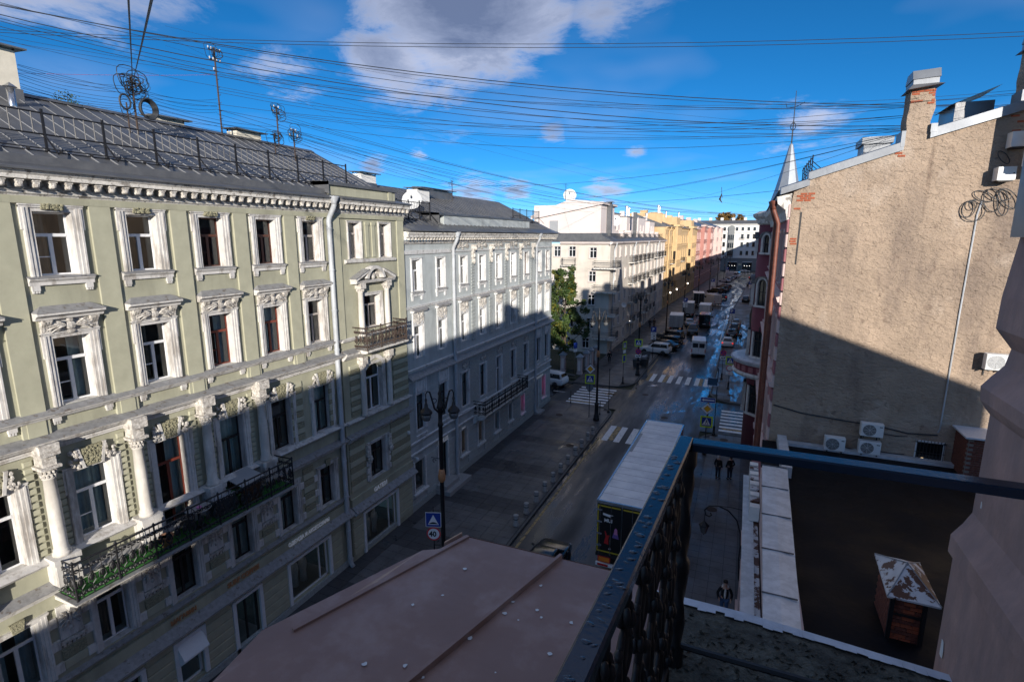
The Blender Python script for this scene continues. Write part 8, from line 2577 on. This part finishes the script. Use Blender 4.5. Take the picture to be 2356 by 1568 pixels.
car('dark_car', 'tiny dark car with red lights farthest on the right', 'car', (1.9, 243, 0), R(88), 'car_black', 'sedan', True)
car('white_suv', 'white car parked in the left side street behind the grey house', 'car', (-20.4, 57.2, 0), R(170), 'car_white', 'suv')

# ------------------------------------------------------------------ people
def skinned(name, pts, edges, m, parent, root=0, sub=1):
    me = bpy.data.meshes.new(name)
    me.from_pydata([p[:3] for p in pts], edges, [])
    me.materials.append(MATS[m])
    o = bpy.data.objects.new(name, me)
    COL.objects.link(o)
    o.parent = parent
    md = o.modifiers.new('Skin', 'SKIN')
    lay = me.skin_vertices[0]
    for i, p in enumerate(pts):
        lay.data[i].radius = (p[3], p[4] if len(p) > 4 else p[3])
        lay.data[i].use_root = (i == root)
    md.use_smooth_shade = True
    sb = o.modifiers.new('Sub', 'SUBSURF')
    sb.levels = sb.render_levels = sub
    return o
def person(label, loc, rz, jacket, legs, hair, hood=None, stride=0.0, pockets=False, h=1.74, shirt=None, bare=False):
    t = thing('person', label, 'person', loc, rz, 'people in the street')
    k = h / 1.74
    st = stride
    V = lambda x, y, z, *r: (x * k, y * k, z * k, *[q * k for q in r])
    hx = .20
    # facing local -y.  body: one continuous figure, pelvis root
    pts = [V(0, 0, .95, .14, .11), V(0, 0, 1.12, .13, .10), V(0, -.01, 1.30, .16, .11), V(0, 0, 1.43, .09, .075), V(0, -.01, 1.52, .052, .055), V(0, -.02, 1.60, .075, .085), V(0, -.02, 1.68, .078, .095), V(0, -.01, 1.735, .05, .06)]
    ed = [(i, i + 1) for i in range(7)]
    for s in (-1, 1):
        n = len(pts)
        fy = -st * s
        pts += [V(s * .10, 0, .90, .09), V(s * .105, fy * .5 - .02, .50, .06), V(s * .105, fy * .9 + .02 * abs(st) + .01, .09, .042), V(s * .11, fy * .9 - .09, .035, .04, .03)]
        ed += [(0, n), (n, n + 1), (n + 1, n + 2), (n + 2, n + 3)]
        n = len(pts)
        ey = st * s * .6
        hand = V(s * .24, -.14, .92, .03) if pockets else V(s * .27, ey * .8 - .05, .84, .03)
        el = V(s * .30, .04, 1.12, .042) if pockets else V(s * .26, ey * .4 + .03, 1.10, .042)
        pts += [V(s * .19, 0, 1.40, .06), el, hand]
        ed += [(3, n), (n, n + 1), (n + 1, n + 2)]
        hb = len(pts) - 1
        hx_, hy_, hz_ = hand[0] / k, hand[1] / k, hand[2] / k
        for q in range(5):
            a = (q - 2) * .014
            m_ = len(pts)
            ln = (.05, .075, .085, .078, .06)[q]
            if q == 0:
                pts += [V(hx_ - s * .03, hy_ - .035, hz_ - .03, .009), V(hx_ - s * .035, hy_ - .045, hz_ - .06, .008)]
            else:
                pts += [V(hx_ + .002, hy_ + (q - 2.5) * .018, hz_ - .045, .009), V(hx_ - s * .012, hy_ + (q - 2.5) * .018, hz_ - .045 - ln, .008)]
            ed += [(hb, m_), (m_, m_ + 1)]
    b = skinned('body', pts, ed, 'skin', t)
    jp = [V(0, 0, .84, .175, .125), V(0, 0, 1.05, .165, .125), V(0, -.005, 1.28, .185, .125), V(0, .005, 1.42, .13, .10), V(0, .0, 1.48, .075, .075)]
    je = [(0, 1), (1, 2), (2, 3), (3, 4)]
    for s in (-1, 1):
        n = len(jp)
        ey = st * s * .6
        jp += [V(s * .19, 0, 1.39, .075), V(s * (.30 if pockets else .26), .04 if pockets else ey * .4 + .03, 1.11, .065), V(s * (.245 if pockets else .268), -.12 if pockets else ey * .75 - .04, .90, .055)]
        je += [(3, n), (n, n + 1), (n + 1, n + 2)]
    skinned('jacket', jp, je, jacket, t)
    lp_ = [V(0, 0, .93, .15, .115)]
    le = []
    for s in (-1, 1):
        n = len(lp_)
        fy = -st * s
        lp_ += [V(s * .10, 0, .86, .10), V(s * .105, fy * .5 - .02, .50, .078), V(s * .105, fy * .9 + .01, .11, .065)]
        le += [(0, n), (n, n + 1), (n + 1, n + 2)]
    skinned('trousers', lp_, le, legs, t)
    for s in (-1, 1):
        fy = -st * s
        part('shoe', MB().ball((s * .108 * k, (fy * .9 - .05) * k, .05 * k), .055 * k, .135 * k, .05 * k, 10, 6), 'cloth_black', t, smooth=True)
    hr = MB().ball((0, .012 * k, 1.71 * k), .102 * k, .112 * k, .095 * k, 10, 7).ball((0, .05 * k, 1.63 * k), .088 * k, .07 * k, .11 * k, 10, 6)
    part('hair', hr, hair, t, smooth=True)
    fc = MB()
    fc.ball((0, -.118 * k, 1.615 * k), .012 * k, .02 * k, .02 * k, 6, 5)
    part('nose', fc, 'skin', t)
    for s in (-1, 1):
        part('eye', MB().ball((s * .03 * k, -.103 * k, 1.645 * k), .011 * k, .008 * k, .007 * k, 6, 4), 'sign_black', t)
        part('ear', MB().ball((s * .082 * k, -.005 * k, 1.625 * k), .012 * k, .02 * k, .03 * k, 6, 4), 'skin', t)
    part('mouth', MB().ball((0, -.105 * k, 1.575 * k), .024 * k, .008 * k, .006 * k, 6, 4), 'red', t)
    if hood:
        hm = MB()
        for a in range(9):
            q = R(-20 + a * 27.5)
            hm.ball((.115 * math.cos(q) * k, (.02 + .10 * math.sin(q)) * k, (1.46 + .03 * math.sin(q)) * k), .042 * k, .042 * k, .05 * k, 6, 4)
        part('hood', hm, hood, t, smooth=True)
    if shirt:
        part('shirt', MB().ball((0, -.10 * k, 1.18 * k), .055 * k, .045 * k, .26 * k, 8, 6), shirt, t, smooth=True)
    return t
person('person in black jacket over white hooded top and jeans, hands in pockets, facing the camera', (.20, 23.4, .135), R(8), 'cloth_black', 'cloth_denim', 'hair_dark', 'cloth_white', pockets=True, shirt='cloth_white', h=1.78)
person('person in dark coat and pale hat standing left of a pair on the right pavement', (-.80, 38.3, .135), R(150), 'cloth_black', 'cloth_navy', 'cloth_white', h=1.76)
person('dark-haired person in dark coat standing right of a pair on the right pavement', (-.02, 38.5, .135), R(215), 'cloth_black', 'cloth_navy', 'hair_dark', pockets=True, h=1.76)
person('person in dark clothes walking towards the camera by the fence pillars', (-16.3, 70.4, .135), R(10), 'cloth_black', 'cloth_black', 'hair_dark', stride=.22)
person('walker in dark coat, left of two seen from behind beside the cream house', (-16.05, 101.7, .135), R(180), 'cloth_black', 'cloth_navy', 'hair_dark', stride=.2)
person('walker in dark coat, right of two seen from behind beside the cream house', (-15.4, 102.5, .135), R(180), 'cloth_black', 'cloth_black', 'hair_dark', stride=-.2)
person('person in dark coat waiting at the far end of the street', (-5.5, 279.5, .01), R(180), 'cloth_black', 'cloth_navy', 'hair_dark', stride=.2)
person('person in dark clothes crossing the far zebra', (-1.2, 280.0, .01), R(90), 'cloth_navy', 'cloth_black', 'hair_dark', stride=.2)
person('person in dark coat on the right pavement beyond the round balcony', (-.2, 92.5, .135), R(0), 'cloth_black', 'cloth_black', 'hair_dark', stride=.15)

# ------------------------------------------------------------------ garden corner: fence, pillars, tree, bins
FP = [(-20.65, 63.5), (-18.3, 63.0), (-18.2, 65.6), (-18.1, 67.4), (-17.95, 69.4)]
labs = ['pink fence pillar standing apart at the left, behind the white car', 'pink fence pillar nearest the crossing, broad capped', 'pink fence pillar second in the row along the pavement', 'pink fence pillar third in the row along the pavement', 'pink fence pillar last in the row, by the cream house']
for (x, y), lab in zip(FP, labs):
    t = thing('fence_pillar', lab, 'pillar', (x, y, .08), 0, 'fence pillars by the garden')
    part('shaft', MB().box(-.28, .28, -.28, .28, 0, 2.15).box(-.33, .33, -.33, .33, 0, .25).box(-.31, .31, -.31, .31, 2.05, 2.2), 'pillar_pink', t)
    part('recessed_panel', MB().box(-.16, .16, -.285, -.28, .5, 1.8), 'cream_pink', t)
    part('cap', MB().add([(-.42, -.42, 2.2), (.42, -.42, 2.2), (.42, .42, 2.2), (-.42, .42, 2.2), (-.42, -.42, 2.3), (.42, -.42, 2.3), (.42, .42, 2.3), (-.42, .42, 2.3), (0, 0, 2.72)], [(3, 2, 1, 0), (0, 1, 5, 4), (1, 2, 6, 5), (2, 3, 7, 6), (3, 0, 4, 7), (4, 5, 8), (5, 6, 8), (6, 7, 8), (7, 4, 8)]), 'pillar_cap', t)
fl_ = ['iron fence bay beside the nearest pink pillar, facing the side street', 'iron fence bay between the first two pillars along the pavement', 'iron fence bay between the middle pillars', 'iron fence bay by the cream house pillar']
for (a, b), lab in zip(zip(FP, FP[1:]), fl_):
    t = thing('iron_fence', lab, 'fence', (a[0], a[1], .1), math.atan2(b[1] - a[1], b[0] - a[0]))
    L = math.hypot(b[0] - a[0], b[1] - a[1])
    part('rails', MB().box(.28, L - .28, -.02, .02, .35, .40).box(.28, L - .28, -.02, .02, 1.65, 1.70), 'iron', t)
    n = int((L - .6) / .14)
    for i in range(n):
        x = .32 + i * .14
        part('picket', MB().tube([(x, 0, .1), (x, 0, 1.85), (x, 0, 2.0)], [.012, .012, .002], 4), 'iron', t)
structure('garden', MB().flat([(-45, 60.6), (-18.05, 60.6), (-18.05, 76), (-45, 76)], -.05, .10), 'soil')
single('fallen_trunk', MB().tube([(-.9, 0, .12), (0, .05, .14), (.9, -.05, .12)], [.13, .15, .12], 8), 'kerb', 'low stone kerb block at the foot of the nearest fence pillar', 'kerb block', (-19.4, 61.7, .1))
def tree(label, loc, h, rx, n, m, seed, z0=2.0, leaf=.16, cat='tree'):
    t = thing('tree', label, cat, loc)
    rr = random.Random(seed)
    tr_ = MB().tube([(0, 0, -.1), (.1, 0, h * .25), (0, .1, h * .5), (.1, 0, h * .85)], [.24, .19, .13, .04], 8)
    tips = []
    for i in range(16):
        a = i * 2.4
        z = h * (.25 + .6 * i / 16)
        L = rx * (1.05 - .6 * i / 16)
        tip = (L * math.cos(a), L * math.sin(a), z + h * .14)
        tr_.tube([(0, 0, z), (L * .5 * math.cos(a), L * .5 * math.sin(a), z + h * .05), tip], [.07, .05, .015], 5)
        tips.append(tip)
    part('trunk', tr_, 'bark', t, smooth=True)
    lf = MB()
    cl_ = []
    for tip in tips:
        for q in range(5):
            cl_.append((Vector(tip) + Vector((rr.gauss(0, rx * .22), rr.gauss(0, rx * .22), rr.gauss(0, h * .06))), rr.uniform(.5, 1.0) * rx * .30))
    for q in range(26):
        zz_ = rr.random()
        a = rr.uniform(0, 6.28)
        rad = rx * math.sqrt(rr.random()) * (math.sin(math.pi * (.12 + .83 * zz_)) ** .7)
        cl_.append((Vector((rad * math.cos(a), rad * math.sin(a), h * (.2 + .8 * zz_))), rr.uniform(.5, 1.0) * rx * .32))
    for i in range(n):
        c, r_ = rr.choice(cl_)
        d = Vector((rr.gauss(0, 1), rr.gauss(0, 1), rr.gauss(0, .8)))
        d = d.normalized() * r_ * (rr.random() ** .5)
        p = c + d
        if p.z < z0:
            continue
        u = Vector((rr.gauss(0, 1), rr.gauss(0, 1), rr.gauss(0, .6))).normalized()
        v = u.cross(Vector((rr.gauss(0, 1), rr.gauss(0, 1), rr.gauss(0, 1)))).normalized()
        s = leaf * rr.uniform(.6, 1.3)
        lf.quad(tuple(p + u * s), tuple(p + v * s * .45), tuple(p - u * s), tuple(p - v * s * .45))
    part('crown', lf, m, t)
    return t
tree('green and yellow poplar-like tree in the garden by the cream house', (-21.4, 66.0, .1), 12.4, 2.3, 14000, 'leaf', 5, 2.2, .17)
tree('dark lower tree behind the fence pillars', (-24.5, 65.0, .1), 8.0, 3.0, 7000, 'leaf', 9, .8, .2)
tree('rusty autumn tree crown above the far roofs', (-12, 330, 0), 29.5, 9, 5000, 'leaf_autumn', 12, 20, .9)
for i, (x, y, lab, a) in enumerate(((-12.4, 69.2, 'dark wheeled refuse bin, left of two behind the lamp post', 10), (-11.55, 70.0, 'dark wheeled refuse bin with open lid, right of two', -8))):
    t = thing('refuse_bin', lab, 'bin', (x, y, .13), R(a), 'refuse bins at the corner')
    part('tub', MB().add([(-.40, -.40, .15), (.40, -.40, .15), (.40, .40, .15), (-.40, .40, .15), (-.52, -.50, 1.25), (.52, -.50, 1.25), (.52, .50, 1.25), (-.52, .50, 1.25)], [(3, 2, 1, 0), (0, 1, 5, 4), (1, 2, 6, 5), (2, 3, 7, 6), (3, 0, 4, 7)]), 'bin_grey', t)
    part('lid', MB().box(-.54, .54, -.52, .54, 1.25, 1.32) if not i else MB().add([(-.54, .54, 1.27), (.54, .54, 1.27), (.54, .75, 2.0), (-.54, .75, 2.0)], [(0, 1, 2, 3)]), 'bin_grey', t)
    part('rim', MB().box(-.56, .56, -.54, -.48, 1.18, 1.26), 'bin_bag', t)
    for s in (-1, 1):
        part('wheel', MB().ball((s * .36, .3, .10), .05, .10, .10, 8, 6), 'rubber', t)
    if i:
        part('rubbish_bag', MB().ball((0, 0, 1.35), .38, .36, .22, 9, 6).ball((.2, .1, 1.5), .22, .2, .16, 8, 5), 'bin_bag', t)
for x, y, z, ln, lab in ((-17.95, 80.5, 7.5, 1.0, 'white flag hanging low on the cream house corner'),):
    t = thing('flag', lab, 'flag', (-16.6, 77.3, 3.0))
    part('staff', MB().tube([(-1.3, 0, .6), (.35, 0, 1.25)], .025, 5), 'iron', t)
    fg = MB()
    n = 8
    fg.v = [(.3 - .10 * math.sin(i * .9), .05 * math.sin(i * 1.3) + j * .42, 1.2 - i * .30) for i in range(n) for j in (0, 1)]
    fg.f = [(2 * i, 2 * i + 1, 2 * i + 3, 2 * i + 2) for i in range(n - 1)]
    part('cloth', fg, 'cloth_white', t)
# ------------------------------------------------------------------ clutter on the green balcony
t = thing('balcony_table', 'round grey café table on the green iron balcony', 'table', (-17.35, 11.6, 6.78))
part('top', MB().lathe([(0, .70), (.42, .70), (.44, .72), (.42, .74), (0, .74)], n=20), 'granite', t)
part('leg', MB().lathe([(.25, 0), (.05, .05), (.04, .7)], n=8), 'iron', t)
part('ashtray', MB().lathe([(.05, .74), (.09, .74), (.09, .78), (.06, .76)], (.05, 0, 0), 10), 'pinkprint', t)
t = thing('balcony_chair', 'thin iron chair beside the round balcony table', 'chair', (-17.25, 11.05, 6.78), R(30))
part('seat', MB().lathe([(0, .44), (.20, .44), (.20, .47), (0, .47)], n=12), 'iron', t)
part('backrest', MB().tube([(-.2, .16, .45), (-.2, .2, .8), (0, .22, .98), (.2, .2, .8), (.2, .16, .45)], .014, 5), 'iron', t)
for sx in (-1, 1):
    for sy in (-1, 1):
        part('leg', MB().tube([(sx * .14, sy * .14, .44), (sx * .2, sy * .2, 0)], .012, 4), 'iron', t)
t = thing('flower_pot', 'terracotta pot on the green balcony near the red door', 'pot', (-17.2, 10.3, 6.78))
part('pot', MB().lathe([(.14, 0), (.20, .32), (.23, .34), (.23, .40), (.19, .40), (.18, .30)], n=14), 'pot', t, smooth=True)
part('soil', MB().lathe([(0, .34), (.19, .34)], n=12), 'soil', t)
t = thing('planter_shelter', 'grey sheet lean-to over leafy planter on the green balcony', 'planter', (-17.5, 13.7, 6.78))
part('lid', MB().add([(-.45, -.55, 1.05), (.40, -.45, .78), (.38, .62, .84), (-.45, .5, 1.1), (-.45, -.55, 1.08), (.40, -.45, .81), (.38, .62, .87), (-.45, .5, 1.13)], [(0, 3, 2, 1), (4, 5, 6, 7), (0, 1, 5, 4), (1, 2, 6, 5), (2, 3, 7, 6), (3, 0, 4, 7)]), 'box_grey', t)
part('box', MB().box(-.4, .3, -.4, .5, 0, .75), 'wood_dark', t)
lf = MB()
rr = random.Random(8)
for i in range(160):
    p = Vector((rr.uniform(-.3, .45), rr.uniform(-.75, -.3), rr.uniform(.1, .8)))
    u = Vector((rr.gauss(0, 1), rr.gauss(0, 1), rr.gauss(0, 1))).normalized() * .07
    v = Vector((rr.gauss(0, 1), rr.gauss(0, 1), rr.gauss(0, 1))).normalized() * .04
    lf.quad(tuple(p + u), tuple(p + v), tuple(p - u), tuple(p - v))
part('leaves', lf, 'leaf_pot', t)
t = thing('storage_chest', 'grey lidded chest on the green balcony beside the planter', 'box', (-17.55, 12.65, 6.78))
part('chest', MB().box(-.3, .3, -.42, .42, 0, .62), 'bin_grey', t)
part('lid', MB().box(-.33, .33, -.45, .45, .62, .68), 'bin_bag', t)
t = thing('shoe', 'small lost glove caught on the overhead cables', 'glove', (-1.9, 40.2, 18.75))
bpy.data.objects.remove(t)
t = thing('hanging_cable_end', 'dark frayed cable end dangling from the wires over the street', 'cable', (-2.4, 48.0, 20.5))
part('cord', MB().tube([(0, 0, .5), (.03, 0, .1), (.10, 0, -.35)], .02, 5), 'wire', t)
part('frayed_end', MB().tube([(.05, 0, .0), (-.08, 0, -.45), (.12, 0, -.75)], [.03, .09, .02], 6), 'iron', t)
